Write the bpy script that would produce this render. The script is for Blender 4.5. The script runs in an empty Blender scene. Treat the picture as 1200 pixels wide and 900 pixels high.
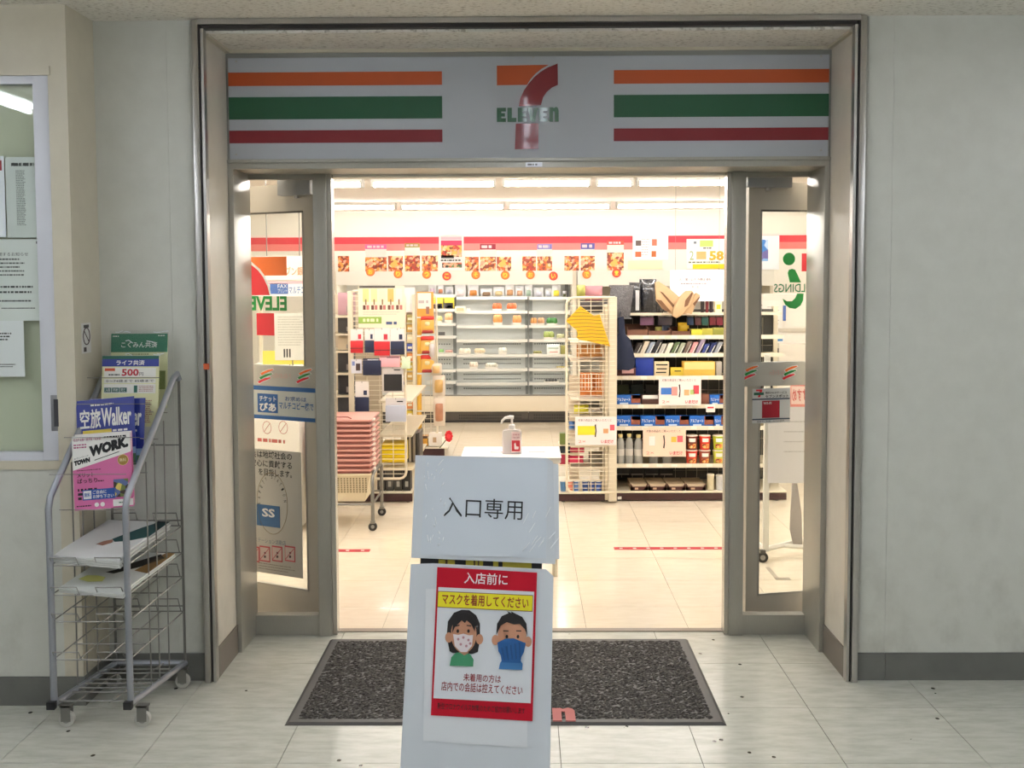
import bpy, bmesh, math, random
from mathutils import Matrix, Vector
random.seed(7)
SC = bpy.context.scene
COL = SC.collection
R = math.radians

# ------------------------------------------------------------------ camera (1200 x 900 frame)
F, PITCH, YAW, ROLL = 1277.05, .0601, -.0105, -.0043
CAM = Vector((0.0, -3.9884, 1.5))
PPY = 450 - 45.67
_fw = Vector((math.sin(YAW)*math.cos(PITCH), math.cos(YAW)*math.cos(PITCH), -math.sin(PITCH)))
_rt0 = Vector((math.cos(YAW), -math.sin(YAW), 0)); _up0 = _rt0.cross(_fw)
_rt = math.cos(ROLL)*_rt0 + math.sin(ROLL)*_up0
_up = -math.sin(ROLL)*_rt0 + math.cos(ROLL)*_up0
cd = bpy.data.cameras.new('camera'); cam = bpy.data.objects.new('camera', cd); COL.objects.link(cam)
cam.matrix_world = Matrix(((_rt.x, _up.x, -_fw.x, CAM.x), (_rt.y, _up.y, -_fw.y, CAM.y), (_rt.z, _up.z, -_fw.z, CAM.z), (0, 0, 0, 1)))
cd.sensor_fit = 'HORIZONTAL'; cd.sensor_width = 36; cd.lens = F*36/1200
cd.shift_y = -(450-PPY)/1200; cd.clip_start = .02
SC.camera = cam

# ------------------------------------------------------------------ world and exposure (lamps are built with their fixtures)
w = bpy.data.worlds.new('world'); SC.world = w; w.use_nodes = True
w.node_tree.nodes['Background'].inputs[0].default_value = (.75, .8, .85, 1)
w.node_tree.nodes['Background'].inputs[1].default_value = .12
vs = SC.view_settings
vs.view_transform = 'Standard'; vs.look = 'None'; vs.exposure = 0.0; vs.gamma = 1; vs.use_curve_mapping = False
SC.cycles.use_denoising = True
SC.cycles.max_bounces = 8; SC.cycles.transparent_max_bounces = 16; SC.cycles.caustics_reflective = False; SC.cycles.caustics_refractive = False
HALL_LIGHT, STORE_LIGHT, CASE_LIGHT = 27.0, 80.0, 16.0

# ------------------------------------------------------------------ geometry of the view
def raydir(u, v): return _fw + _rt*((u-600)/F) + _up*((PPY-v)/F)
def pt(u, v, Y):
    d = raydir(u, v); s = (Y-CAM.y)/d.y; return CAM + d*s
def gd(u, v, z=0.0):
    d = raydir(u, v); s = (z-CAM.z)/d.z; return CAM + d*s
def mpp(Y): return (Y-CAM.y)/F

class Fr:
    """an upright (or leaning) plane: local x right, local z up, local -y towards the hall"""
    def __init__(s, o, yaw=0, lean=0, roll=0):
        s.o = Vector(o)
        s.m = Matrix.Translation(s.o) @ Matrix.Rotation(R(yaw), 4, 'Z') @ Matrix.Rotation(R(lean), 4, 'X') @ Matrix.Rotation(R(roll), 4, 'Y')
        s.i = s.m.inverted()
        s.n = (s.m.to_3x3() @ Vector((0, 1, 0)))
    def xz(s, u, v, y=0.0):
        o = s.m @ Vector((0, y, 0)); d = raydir(u, v)
        t = (o-CAM).dot(s.n)/d.dot(s.n)
        p = s.i @ (CAM + d*t); return p.x, p.z
    def rect(s, u0, v0, u1, v1, y=0.0):
        a = s.xz(u0, v0, y); b = s.xz(u1, v0, y); c = s.xz(u0, v1, y); d = s.xz(u1, v1, y)
        return (a[0]+c[0])/2, (b[0]+d[0])/2, (c[1]+d[1])/2, (a[1]+b[1])/2
def FY(Y): return Fr((0, Y, 0))

# ------------------------------------------------------------------ materials
def lin(c): return tuple((x/12.92 if x <= .04045 else ((x+.055)/1.055)**2.4) for x in c)
def hx(h):
    h = h.lstrip('#'); return lin(tuple(int(h[i:i+2], 16)/255 for i in (0, 2, 4)))
MATS = {}
def mat(name, col, rough=.5, metal=0.0, spec=.5, var=None, bump=None, emit=None, alpha=None, trans=None, coat=0, tr=None):
    if name in MATS: return MATS[name]
    m = bpy.data.materials.new(name); m.use_nodes = True; nt = m.node_tree; b = nt.nodes['Principled BSDF']
    c = hx(col) if isinstance(col, str) else col
    b.inputs['Base Color'].default_value = (*c, 1); b.inputs['Roughness'].default_value = rough; b.inputs['Metallic'].default_value = metal
    b.inputs['Specular IOR Level'].default_value = spec
    if coat: b.inputs['Coat Weight'].default_value = coat; b.inputs['Coat Roughness'].default_value = .05
    if trans is not None: b.inputs['Transmission Weight'].default_value = trans
    if alpha is not None: b.inputs['Alpha'].default_value = alpha
    if emit: b.inputs['Emission Color'].default_value = (*emit[0], 1); b.inputs['Emission Strength'].default_value = emit[1]
    if var:      # (scale, amount, stretch vector) cloudy variation of the colour itself
        tc = nt.nodes.new('ShaderNodeTexCoord'); mp = nt.nodes.new('ShaderNodeMapping'); mp.inputs['Scale'].default_value = var[2] if len(var) > 2 else (1, 1, 1)
        no = nt.nodes.new('ShaderNodeTexNoise'); no.inputs['Scale'].default_value = var[0]; no.inputs['Detail'].default_value = 5
        rp = nt.nodes.new('ShaderNodeValToRGB'); rp.color_ramp.elements[0].position = .32; rp.color_ramp.elements[1].position = .68
        c2 = var[3] if len(var) > 3 else tuple(x*(1-var[1]) for x in c)
        if isinstance(c2, str): c2 = hx(c2)
        rp.color_ramp.elements[0].color = (*c2, 1); rp.color_ramp.elements[1].color = (*c, 1)
        nt.links.new(tc.outputs['Object'], mp.inputs[0]); nt.links.new(mp.outputs[0], no.inputs['Vector']); nt.links.new(no.outputs['Fac'], rp.inputs[0]); nt.links.new(rp.outputs[0], b.inputs['Base Color'])
    if bump:
        tc = nt.nodes.new('ShaderNodeTexCoord'); no = nt.nodes.new('ShaderNodeTexNoise'); no.inputs['Scale'].default_value = bump[0]; no.inputs['Detail'].default_value = 3
        bp = nt.nodes.new('ShaderNodeBump'); bp.inputs['Strength'].default_value = bump[1]; bp.inputs['Distance'].default_value = bump[2] if len(bump) > 2 else .005
        nt.links.new(tc.outputs['Object'], no.inputs['Vector']); nt.links.new(no.outputs['Fac'], bp.inputs['Height']); nt.links.new(bp.outputs[0], b.inputs['Normal'])
    if tr:       # light passes: thin pane (tint, amount of gloss)
        out = nt.nodes['Material Output']; t = nt.nodes.new('ShaderNodeBsdfTransparent'); t.inputs[0].default_value = (*tr[0], 1)
        g = nt.nodes.new('ShaderNodeBsdfGlossy'); g.inputs['Roughness'].default_value = .02
        lw = nt.nodes.new('ShaderNodeLayerWeight'); pw = nt.nodes.new('ShaderNodeMath'); pw.operation = 'POWER'; pw.inputs[1].default_value = 5; nt.links.new(lw.outputs['Facing'], pw.inputs[0])
        fr = nt.nodes.new('ShaderNodeMath'); fr.operation = 'MULTIPLY_ADD'; fr.inputs[1].default_value = .6; fr.inputs[2].default_value = ((tr[1]-1)/(tr[1]+1))**2; nt.links.new(pw.outputs[0], fr.inputs[0])   # reflection rises towards grazing view
        mx = nt.nodes.new('ShaderNodeMixShader'); nt.links.new(fr.outputs[0], mx.inputs[0]); nt.links.new(t.outputs[0], mx.inputs[1]); nt.links.new(g.outputs[0], mx.inputs[2]); nt.links.new(mx.outputs[0], out.inputs[0])
    MATS[name] = m; return m
def C(h, rough=.55, **k): return mat('paint_%s_%d' % (h.lstrip('#'), int(rough*100)), h, rough, **k)

def photo_mat(name, cols, scale=9, seed=0):
    """printed food photograph: a patchwork of voronoi cells"""
    if name in MATS: return MATS[name]
    m = bpy.data.materials.new(name); m.use_nodes = True; nt = m.node_tree; b = nt.nodes['Principled BSDF']; b.inputs['Roughness'].default_value = .45
    tc = nt.nodes.new('ShaderNodeTexCoord'); mp = nt.nodes.new('ShaderNodeMapping'); mp.inputs['Location'].default_value = (seed*3.7, seed*1.3, seed*2.1); vo = nt.nodes.new('ShaderNodeTexVoronoi'); vo.inputs['Scale'].default_value = scale
    sp = nt.nodes.new('ShaderNodeSeparateColor'); rp = nt.nodes.new('ShaderNodeValToRGB'); rp.color_ramp.interpolation = 'CONSTANT'
    el = rp.color_ramp.elements
    while len(el) < len(cols): el.new(.5)
    for i, c in enumerate(cols): el[i].position = i/len(cols); el[i].color = (*hx(c), 1)
    nt.links.new(tc.outputs['Object'], mp.inputs[0]); nt.links.new(mp.outputs[0], vo.inputs['Vector']); nt.links.new(vo.outputs['Color'], sp.inputs[0]); nt.links.new(sp.outputs[0], rp.inputs[0]); nt.links.new(rp.outputs[0], b.inputs['Base Color'])
    MATS[name] = m; return m

# ------------------------------------------------------------------ mesh builder
class MB:
    def __init__(s): s.v = []; s.f = []
    def add(s, vs_, fs):
        n = len(s.v); s.v += [tuple(v) for v in vs_]; s.f += [tuple(i+n for i in f) for f in fs]; return s
    def box(s, x0, x1, y0, y1, z0, z1):
        return s.add([(x0, y0, z0), (x1, y0, z0), (x1, y1, z0), (x0, y1, z0), (x0, y0, z1), (x1, y0, z1), (x1, y1, z1), (x0, y1, z1)],
                     [(0, 3, 2, 1), (4, 5, 6, 7), (0, 1, 5, 4), (1, 2, 6, 5), (2, 3, 7, 6), (3, 0, 4, 7)])
    def prism(s, poly, y0, y1):       # polygon in (x, z), extruded along y
        n = len(poly); a = sum(poly[i][0]*poly[(i+1) % n][1]-poly[(i+1) % n][0]*poly[i][1] for i in range(n))
        if a < 0: poly = poly[::-1]
        return s.add([(x, y0, z) for x, z in poly]+[(x, y1, z) for x, z in poly],
                     [tuple(range(n)), tuple(range(2*n-1, n-1, -1))]+[(i, i+n, (i+1) % n+n, (i+1) % n) for i in range(n)])
    def prismz(s, poly, z0, z1):      # polygon in (x, y), extruded along z
        n = len(poly); a = sum(poly[i][0]*poly[(i+1) % n][1]-poly[(i+1) % n][0]*poly[i][1] for i in range(n))
        if a < 0: poly = poly[::-1]
        return s.add([(x, y, z0) for x, y in poly]+[(x, y, z1) for x, y in poly],
                     [tuple(range(n-1, -1, -1)), tuple(range(n, 2*n))]+[(i, (i+1) % n, (i+1) % n+n, i+n) for i in range(n)])
    def tube(s, pts, r, n=8, caps=True):
        pts = [Vector(p) for p in pts]; k = len(pts); base = len(s.v); vs_ = []; up = None
        for i, p in enumerate(pts):
            d = (pts[min(i+1, k-1)]-pts[max(i-1, 0)]).normalized()
            if up is None: up = Vector((0, 0, 1)) if abs(d.z) < .9 else Vector((0, 1, 0))
            a = d.cross(up).normalized(); up = a.cross(d).normalized(); rr = r[i] if isinstance(r, (list, tuple)) else r
            vs_ += [p+(a*math.cos(2*math.pi*j/n)+up*math.sin(2*math.pi*j/n))*rr for j in range(n)]
        fs = [(i*n+j, i*n+(j+1) % n, (i+1)*n+(j+1) % n, (i+1)*n+j) for i in range(k-1) for j in range(n)]
        if caps: fs += [tuple(range(n-1, -1, -1)), tuple(range((k-1)*n, k*n))]
        return s.add(vs_, fs)
    def lathe(s, prof, cx=0, cy=0, n=16):   # prof [(r, z)...] bottom to top
        vs_ = []; k = len(prof)
        for r, z in prof: vs_ += [(cx+r*math.cos(2*math.pi*j/n), cy+r*math.sin(2*math.pi*j/n), z) for j in range(n)]
        fs = [(i*n+j, i*n+(j+1) % n, (i+1)*n+(j+1) % n, (i+1)*n+j) for i in range(k-1) for j in range(n)]
        fs += [tuple(range(n-1, -1, -1)), tuple(range((k-1)*n, k*n))]
        return s.add(vs_, fs)
    def disc(s, cx, cz, r, y0, y1, n=24, rz=None):
        rz = rz or r
        return s.prism([(cx+r*math.cos(2*math.pi*i/n), cz+rz*math.sin(2*math.pi*i/n)) for i in range(n)], y0, y1)
    def grid(s, nx, ny, fn):
        vs_ = [fn(i/nx, j/ny) for j in range(ny+1) for i in range(nx+1)]
        return s.add(vs_, [(j*(nx+1)+i, j*(nx+1)+i+1, (j+1)*(nx+1)+i+1, (j+1)*(nx+1)+i) for j in range(ny) for i in range(nx)])
    def pillow(s, x0, x1, z0, z1, y, t, n=8, pinch=.0, skew=0):   # a filled bag: flat seams, swollen middle
        for sgn in (-1, 1):
            def fn(a, b, sgn=sgn):
                h = (max(0, math.sin(math.pi*a))*max(0, math.sin(math.pi*b)))**.55
                px_ = x0+(x1-x0)*(a+(.5-a)*pinch*math.sin(math.pi*b)) + skew*(b-.5)
                return (px_, y+sgn*t/2*h-.0005*sgn*-1, z0+(z1-z0)*b)
            m = MB().grid(n, n, fn)
            s.add(m.v, m.f if sgn < 0 else [f[::-1] for f in m.f])
        return s
    def build(s, name, material, parent=None, smooth=False, bevel=0, label=None, world=True):
        vs_ = s.v
        if parent is not None and world:
            inv = WM[parent.name].inverted(); vs_ = [inv @ Vector(v) for v in vs_]
        me = bpy.data.meshes.new(name)
        if parent is None:
            xs, ys, zs = zip(*s.v); o = Vector(((min(xs)+max(xs))/2, (min(ys)+max(ys))/2, min(zs))); vs_ = [Vector(v)-o for v in s.v]
        me.from_pydata([tuple(v) for v in vs_], [], s.f); me.update()
        if bevel:
            bm = bmesh.new(); bm.from_mesh(me); es = [e for e in bm.edges if len(e.link_faces) == 2 and e.calc_face_angle(0) > .6]
            bmesh.ops.bevel(bm, geom=es, offset=bevel, segments=2, affect='EDGES', profile=.6); bm.to_mesh(me); bm.free(); smooth = True
        if material: me.materials.append(material)
        if smooth:
            for p in me.polygons: p.use_smooth = True
            try: me.set_sharp_from_angle(angle=R(40))
            except Exception: pass
        ob = bpy.data.objects.new(name, me); COL.objects.link(ob)
        if parent is not None: ob.parent = parent; WM[ob.name] = WM[parent.name]
        else: ob.location = o; WM[ob.name] = Matrix.Translation(o)
        if label: ob['label'] = label
        return ob
WM = {}     # world matrix of every parent
def tag(o, label, cat, group=None):
    o['label'] = label; o['category'] = cat
    if group: o['group'] = group
    return o
def thing(name, label, cat, loc=(0, 0, 0), group=None, m=None):
    o = bpy.data.objects.new(name, None); COL.objects.link(o); o.empty_display_size = .05
    mm = m.copy() if m is not None else Matrix.Translation(Vector(loc)); o.matrix_world = mm; WM[o.name] = mm
    return tag(o, label, cat, group)
def sgroup(name):
    o = bpy.data.objects.new(name, None); COL.objects.link(o); WM[o.name] = Matrix.Identity(4); o['kind'] = 'structure'; return o
def struct(name, mb, m, **k):
    o = mb.build(name, m, **k)
    if o.parent is None: o['kind'] = 'structure'
    return o
def copy_tree(o, parent=None):
    c = o.copy(); COL.objects.link(c); c.parent = parent; WM[c.name] = WM[o.name]
    for ch in [x for x in o.children]: copy_tree(ch, c)
    return c

# ------------------------------------------------------------------ flat print
TXT = []
def txt(parent, body, x0, x1, z0, z1, m, y=-.002, bold=0.0, shear=0.0, name='lettering', mirror=False, rot=0.0):
    """lettering fitted into the local rectangle x0..x1, z0..z1 (filled in one batch at the end)"""
    me = bpy.data.meshes.new(name); me.materials.append(m); ob = bpy.data.objects.new(name, me); COL.objects.link(ob); ob.parent = parent
    WM[ob.name] = WM[parent.name]
    TXT.append((me, body, x0, x1, z0, z1, y, bold, shear, mirror, rot)); return ob
def flush_text():
    keys = {}; obs = []
    for t in TXT:
        k = (t[1], t[7])
        if k in keys: continue
        cu = bpy.data.curves.new('glyphs', 'FONT'); cu.body = t[1]; cu.size = 1; cu.offset = t[7]; cu.resolution_u = 2; cu.align_x = 'CENTER'
        ob = bpy.data.objects.new('glyphs', cu); COL.objects.link(ob); keys[k] = ob; obs.append(ob)
    bpy.context.view_layer.update(); dg = bpy.context.evaluated_depsgraph_get(); raw = {}
    for k, ob in keys.items():
        me = bpy.data.meshes.new_from_object(ob.evaluated_get(dg)); raw[k] = ([tuple(v.co) for v in me.vertices], [tuple(p.vertices) for p in me.polygons]); bpy.data.meshes.remove(me)
    for ob in obs: cu = ob.data; bpy.data.objects.remove(ob); bpy.data.curves.remove(cu)
    for me, body, x0, x1, z0, z1, y, bold, shear, mirror, rot in TXT:
        v, f = raw[(body, bold)]
        if not v: continue
        xs = [p[0] for p in v]; ys = [p[1] for p in v]; a, b, c, d = min(xs), max(xs), min(ys), max(ys); b = max(b, a+1e-6); d = max(d, c+1e-6)
        out = []
        for p in v:
            s = (p[0]-a)/(b-a); t = (p[1]-c)/(d-c)
            if mirror: s = 1-s
            X = x0+(x1-x0)*s; Z = z0+(z1-z0)*t + shear*(X-(x0+x1)/2)
            if rot:
                cx, cz = (x0+x1)/2, (z0+z1)/2; ca, sa = math.cos(rot), math.sin(rot); X, Z = cx+(X-cx)*ca-(Z-cz)*sa, cz+(X-cx)*sa+(Z-cz)*ca
            out.append((X, y, Z))
        me.from_pydata(out, [], f); me.update()
        # faces look towards -y
        if me.polygons and sum(p.normal.y*p.area for p in me.polygons) > 0: me.flip_normals()
def patch(parent, name, x0, x1, z0, z1, m, y=-.001, t=.0008, world=False):
    return MB().box(x0, x1, y-t, y, z0, z1).build(name, m, parent, world=world)
def lines(parent, x0, x1, z0, z1, n, m, y=-.002, seed=0, fill=.45, name='small_print'):
    """rows of small print too tiny to read in the photo: short dashes in one part"""
    rnd = random.Random(seed); mb = MB(); h = (z1-z0)/n
    for i in range(n):
        zc = z1-h*(i+.5); x = x0; end = x1-(x1-x0)*rnd.random()*.25
        while x < end:
            wd = h*fill*rnd.uniform(.6, 2.4); mb.add([(x, y, zc-h*fill/2), (min(x+wd, end), y, zc-h*fill/2), (min(x+wd, end), y, zc+h*fill/2), (x, y, zc+h*fill/2)], [(0, 1, 2, 3)]); x += wd+h*fill*rnd.uniform(.3, .7)
    return mb.build(name, m, parent, world=False)
ORD = ['first', 'second', 'third', 'fourth', 'fifth', 'sixth', 'seventh', 'eighth', 'ninth', 'tenth', 'eleventh', 'twelfth', 'thirteenth', 'fourteenth', 'fifteenth', 'sixteenth']
# ================================================================== materials of the setting
def world_coord(nt): return nt.nodes.new('ShaderNodeNewGeometry').outputs['Position']
def tile_mat(name, base, dark, speck, joint_rough=.25, speck_density=.5, streak=(2.5, 9, 1)):
    m = bpy.data.materials.new(name); m.use_nodes = True; nt = m.node_tree; b = nt.nodes['Principled BSDF']; L = nt.links.new
    P = world_coord(nt); mp = nt.nodes.new('ShaderNodeMapping'); mp.inputs['Scale'].default_value = streak; L(P, mp.inputs[0])
    no = nt.nodes.new('ShaderNodeTexNoise'); no.inputs['Scale'].default_value = 3.2; no.inputs['Detail'].default_value = 7; no.inputs['Roughness'].default_value = .65; L(mp.outputs[0], no.inputs['Vector'])
    rp = nt.nodes.new('ShaderNodeValToRGB'); rp.color_ramp.elements[0].position = .35; rp.color_ramp.elements[1].position = .62
    rp.color_ramp.elements[0].color = (*hx(dark), 1); rp.color_ramp.elements[1].color = (*hx(base), 1); L(no.outputs['Fac'], rp.inputs[0])
    col = rp.outputs[0]
    if speck:
        mp2 = nt.nodes.new('ShaderNodeMapping'); mp2.inputs['Scale'].default_value = (1, .8, 1); L(P, mp2.inputs[0])
        vo = nt.nodes.new('ShaderNodeTexVoronoi'); vo.inputs['Scale'].default_value = 14; L(mp2.outputs[0], vo.inputs['Vector'])
        n2 = nt.nodes.new('ShaderNodeTexNoise'); n2.inputs['Scale'].default_value = 2.3; L(P, n2.inputs['Vector'])
        sc = nt.nodes.new('ShaderNodeSeparateColor'); L(vo.outputs['Color'], sc.inputs[0])
        m1 = nt.nodes.new('ShaderNodeMath'); m1.operation = 'MULTIPLY'; L(sc.outputs[0], m1.inputs[0]); L(n2.outputs['Fac'], m1.inputs[1])
        m2 = nt.nodes.new('ShaderNodeMath'); m2.operation = 'GREATER_THAN'; L(m1.outputs[0], m2.inputs[0]); m2.inputs[1].default_value = speck_density
        m3 = nt.nodes.new('ShaderNodeMath'); m3.operation = 'LESS_THAN'; L(vo.outputs['Distance'], m3.inputs[0]); m3.inputs[1].default_value = .10
        m4 = nt.nodes.new('ShaderNodeMath'); m4.operation = 'MULTIPLY'; L(m2.outputs[0], m4.inputs[0]); L(m3.outputs[0], m4.inputs[1])
        mx = nt.nodes.new('ShaderNodeMix'); mx.data_type = 'RGBA'; L(m4.outputs[0], mx.inputs['Factor']); L(col, mx.inputs['A']); mx.inputs['B'].default_value = (*hx(speck), 1); col = mx.outputs['Result']
    L(col, b.inputs['Base Color']); b.inputs['Roughness'].default_value = joint_rough; b.inputs['Specular IOR Level'].default_value = .5
    n3 = nt.nodes.new('ShaderNodeTexNoise'); n3.inputs['Scale'].default_value = 6; L(P, n3.inputs['Vector'])
    bp = nt.nodes.new('ShaderNodeBump'); bp.inputs['Strength'].default_value = .05; bp.inputs['Distance'].default_value = .01; L(n3.outputs['Fac'], bp.inputs['Height']); L(bp.outputs[0], b.inputs['Normal'])
    MATS[name] = m; return m
def wall_mat(name, base, stain, zmax=.95):
    m = bpy.data.materials.new(name); m.use_nodes = True; nt = m.node_tree; b = nt.nodes['Principled BSDF']; L = nt.links.new
    P = world_coord(nt)
    def noise(scale, st, lo, hi, detail=6):
        mp = nt.nodes.new('ShaderNodeMapping'); mp.inputs['Scale'].default_value = st; L(P, mp.inputs[0])
        no = nt.nodes.new('ShaderNodeTexNoise'); no.inputs['Scale'].default_value = scale; no.inputs['Detail'].default_value = detail; no.inputs['Roughness'].default_value = .6; L(mp.outputs[0], no.inputs['Vector'])
        mr = nt.nodes.new('ShaderNodeMapRange'); mr.inputs['From Min'].default_value = lo; mr.inputs['From Max'].default_value = hi; L(no.outputs['Fac'], mr.inputs['Value']); return mr.outputs[0]
    scuff = noise(4, (1.6, 1.6, 1.1), .5, .74); fine = noise(14, (1, 1, 1), .35, .7)
    sx = nt.nodes.new('ShaderNodeSeparateXYZ'); L(P, sx.inputs[0])
    mr = nt.nodes.new('ShaderNodeMapRange'); mr.inputs['From Min'].default_value = zmax; mr.inputs['From Max'].default_value = .15; L(sx.outputs[2], mr.inputs['Value'])
    mu = nt.nodes.new('ShaderNodeMath'); mu.operation = 'MULTIPLY'; L(scuff, mu.inputs[0]); L(mr.outputs[0], mu.inputs[1])
    mu2 = nt.nodes.new('ShaderNodeMath'); mu2.operation = 'MULTIPLY'; L(mu.outputs[0], mu2.inputs[0]); mu2.inputs[1].default_value = .38
    f2 = nt.nodes.new('ShaderNodeMath'); f2.operation = 'MULTIPLY_ADD'; L(fine, f2.inputs[0]); f2.inputs[1].default_value = .10; L(mu2.outputs[0], f2.inputs[2])
    mx = nt.nodes.new('ShaderNodeMix'); mx.data_type = 'RGBA'; L(f2.outputs[0], mx.inputs['Factor']); mx.inputs['A'].default_value = (*hx(base), 1); mx.inputs['B'].default_value = (*hx(stain), 1)
    L(mx.outputs['Result'], b.inputs['Base Color']); b.inputs['Roughness'].default_value = .45
    n3 = nt.nodes.new('ShaderNodeTexNoise'); n3.inputs['Scale'].default_value = 160; L(P, n3.inputs['Vector'])
    bp = nt.nodes.new('ShaderNodeBump'); bp.inputs['Strength'].default_value = .12; bp.inputs['Distance'].default_value = .002; L(n3.outputs['Fac'], bp.inputs['Height']); L(bp.outputs[0], b.inputs['Normal'])
    MATS[name] = m; return m
def rockwool(name, base, dark):
    m = bpy.data.materials.new(name); m.use_nodes = True; nt = m.node_tree; b = nt.nodes['Principled BSDF']; L = nt.links.new
    P = world_coord(nt); mp = nt.nodes.new('ShaderNodeMapping'); mp.inputs['Scale'].default_value = (35, 70, 35); L(P, mp.inputs[0])
    no = nt.nodes.new('ShaderNodeTexNoise'); no.inputs['Scale'].default_value = 1.6; no.inputs['Detail'].default_value = 5; L(mp.outputs[0], no.inputs['Vector'])
    rp = nt.nodes.new('ShaderNodeValToRGB'); e = rp.color_ramp.elements; e[0].position = .33; e[1].position = .46; e[0].color = (*hx(dark), 1); e[1].color = (*hx(base), 1); L(no.outputs['Fac'], rp.inputs[0]); L(rp.outputs[0], b.inputs['Base Color'])
    bp = nt.nodes.new('ShaderNodeBump'); bp.inputs['Strength'].default_value = .8; bp.inputs['Distance'].default_value = .006; L(no.outputs['Fac'], bp.inputs['Height']); L(bp.outputs[0], b.inputs['Normal']); b.inputs['Roughness'].default_value = .95
    MATS[name] = m; return m
M_TILE = tile_mat('hall_vinyl_tile', '#cbcbc0', '#b9b9ac', '#3a352c', .22, .33)
M_STILE = tile_mat('store_vinyl_tile', '#ece0cb', '#e6d8c1', None, .16)
M_JOINT = C('#5f5c50', .8); M_SJOINT = C('#8d7f6a', .8)
M_WALL = wall_mat('hall_wall_paint', '#cfcfc6', '#8d8a7b')
M_REVEAL = wall_mat('reveal_panel', '#d6cfc2', '#8f887a', .35)
M_PILLAR = wall_mat('pillar_paint', '#cfc7b3', '#938a76', .3)
M_CEIL = rockwool('rockwool_ceiling', '#f0ebe2', '#c2baae')
M_BASE = mat('vinyl_baseboard', '#6f6f69', .55, var=(9, .18))
M_STEEL = mat('brushed_stainless', '#bab7b2', .3, .9, var=(40, .12, (30, 30, .6)))
M_STEELD = mat('stainless_groove', '#2c2724', .5)
M_ALU = mat('aluminium_door_frame', '#a9a69c', .34, .35, var=(30, .08, (20, 20, .8)))
M_ALUD = mat('aluminium_dark_seam', '#5b574e', .5)
M_ALUW = mat('leaf_aluminium', '#c2bcb0', .4, .1)
M_WHITEFR = mat('white_window_frame', '#d6d7de', .4)
M_GLASS = mat('clear_glass', '#ffffff', .02, tr=((.97, .985, .975), 1.38))
M_WGLASS = mat('window_glass', '#ffffff', .02, tr=((.9, .93, .9), 1.5))
M_STOREWALL = mat('store_wall_white', '#efe9dc', .7)
M_STORECEIL = mat('store_ceiling_white', '#efe8e0', .8)
M_RED = C('#d02030'); M_BLACK = C('#141414'); M_WHITE = C('#f2f2f0'); M_INK = C('#1a1a1c', .6)
TS = .4395; TX0 = .9909; TY0 = .1917
FR = FY(0)
ZT = 2.4386; XL, XR = -1.1587, 1.2007
XT = .013; RD = .323          # reveal depth
YDOOR = .56

# ================================================================== hall floor: every tile
fl = sgroup('floor')
MB().box(-4.2, 4.2, -6.2, YDOOR+.03, -.06, -.004).build('joint_bed', M_JOINT, fl)
tmesh = MB().box(-TS/2+.0012, TS/2-.0012, -TS/2+.0012, TS/2-.0012, -.02, 0)
proto = None
for i in range(-9, 8):
    for j in range(-1, 12):
        cx, cy = TX0+(i+.5)*TS, TY0-(j+.5)*TS
        if abs(cx) > 3.9 or cy < -4.9: continue
        y1 = min(cy+TS/2, YDOOR+.02)
        if cy > YDOOR: continue
        if y1 < cy+TS/2-.01:
            MB().box(cx-TS/2+.0012, cx+TS/2-.0012, cy-TS/2+.0012, y1, -.02, 0).build('tile', M_TILE, fl); continue
        if proto is None:
            proto = tmesh.build('tile', M_TILE, fl, world=False); o = proto
        else:
            o = proto.copy(); COL.objects.link(o)
        o.location = (cx, cy, 0)
# store floor tiles
sf = sgroup('floor_store')
MB().box(-3.6, 3.9, YDOOR+.05, 9.05, -.06, -.003).build('joint_bed', M_SJOINT, sf)
sy0 = gd(760, 711).y; sx0 = gd(688, 742).x; proto = None
tm2 = MB().box(-TS/2+.0008, TS/2-.0008, -TS/2+.0008, TS/2-.0008, -.02, 0)
for i in range(-9, 9):
    for j in range(-1, 18):
        cx, cy = sx0+(i+.5)*TS, sy0+(j+.5)*TS
        if cx < -3.5 or cx > 3.8 or cy > 8.3: continue
        y0 = max(cy-TS/2, YDOOR+.05)
        if y0 > cy+TS/2-.02: continue
        if y0 > cy-TS/2+.01:
            MB().box(cx-TS/2+.0008, cx+TS/2-.0008, y0, cy+TS/2-.0008, -.02, 0).build('tile', M_STILE, sf); continue
        if proto is None: proto = tm2.build('tile', M_STILE, sf, world=False); o = proto
        else: o = proto.copy(); COL.objects.link(o)
        o.location = (cx, cy, 0)
struct('trim_1', MB().box(XL-.1, XR+.1, YDOOR+.015, YDOOR+.055, -.02, .004), mat('threshold_steel', '#8d857c', .35, .8))

# ================================================================== hall shell
CZ = ZT+.005
struct('ceiling', MB().box(-4.2, 4.2, -6.2, .02, CZ, CZ+.1), M_CEIL)
wl = sgroup('wall_right')
XWR = XR+.045; seam = pt(1043, 500, 0).x
MB().box(XWR-.02, seam-.0004, .02, .09, 0, CZ).build('wall_panel', M_WALL, wl)
MB().box(seam+.0004, 4.1, .02, .09, 0, CZ).build('wall_panel', M_WALL, wl)
MB().box(seam-.01, seam+.01, .03, .09, 0, CZ).build('seam', C('#a5a397'), wl)
bb = sgroup('baseboard_right')
MB().box(XWR-.02, seam-.001, .012, .02, 0, .103).build('baseboard_length', M_BASE, bb)
MB().box(seam+.001, 4.1, .012, .02, 0, .103).build('baseboard_length', M_BASE, bb)
XWL = XL-.045; XP = gd(126, 800).x
wl = sgroup('wall_left')
s2 = pt(203, 500, 0).x
MB().box(XP-.05, s2-.0003, .02, .09, 0, CZ).build('wall_panel', M_WALL, wl)
MB().box(s2+.0003, XWL+.02, .02, .09, 0, CZ).build('wall_panel', M_WALL, wl)
MB().box(s2-.01, s2+.01, .03, .09, 0, CZ).build('seam', C('#a5a397'), wl)
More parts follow.
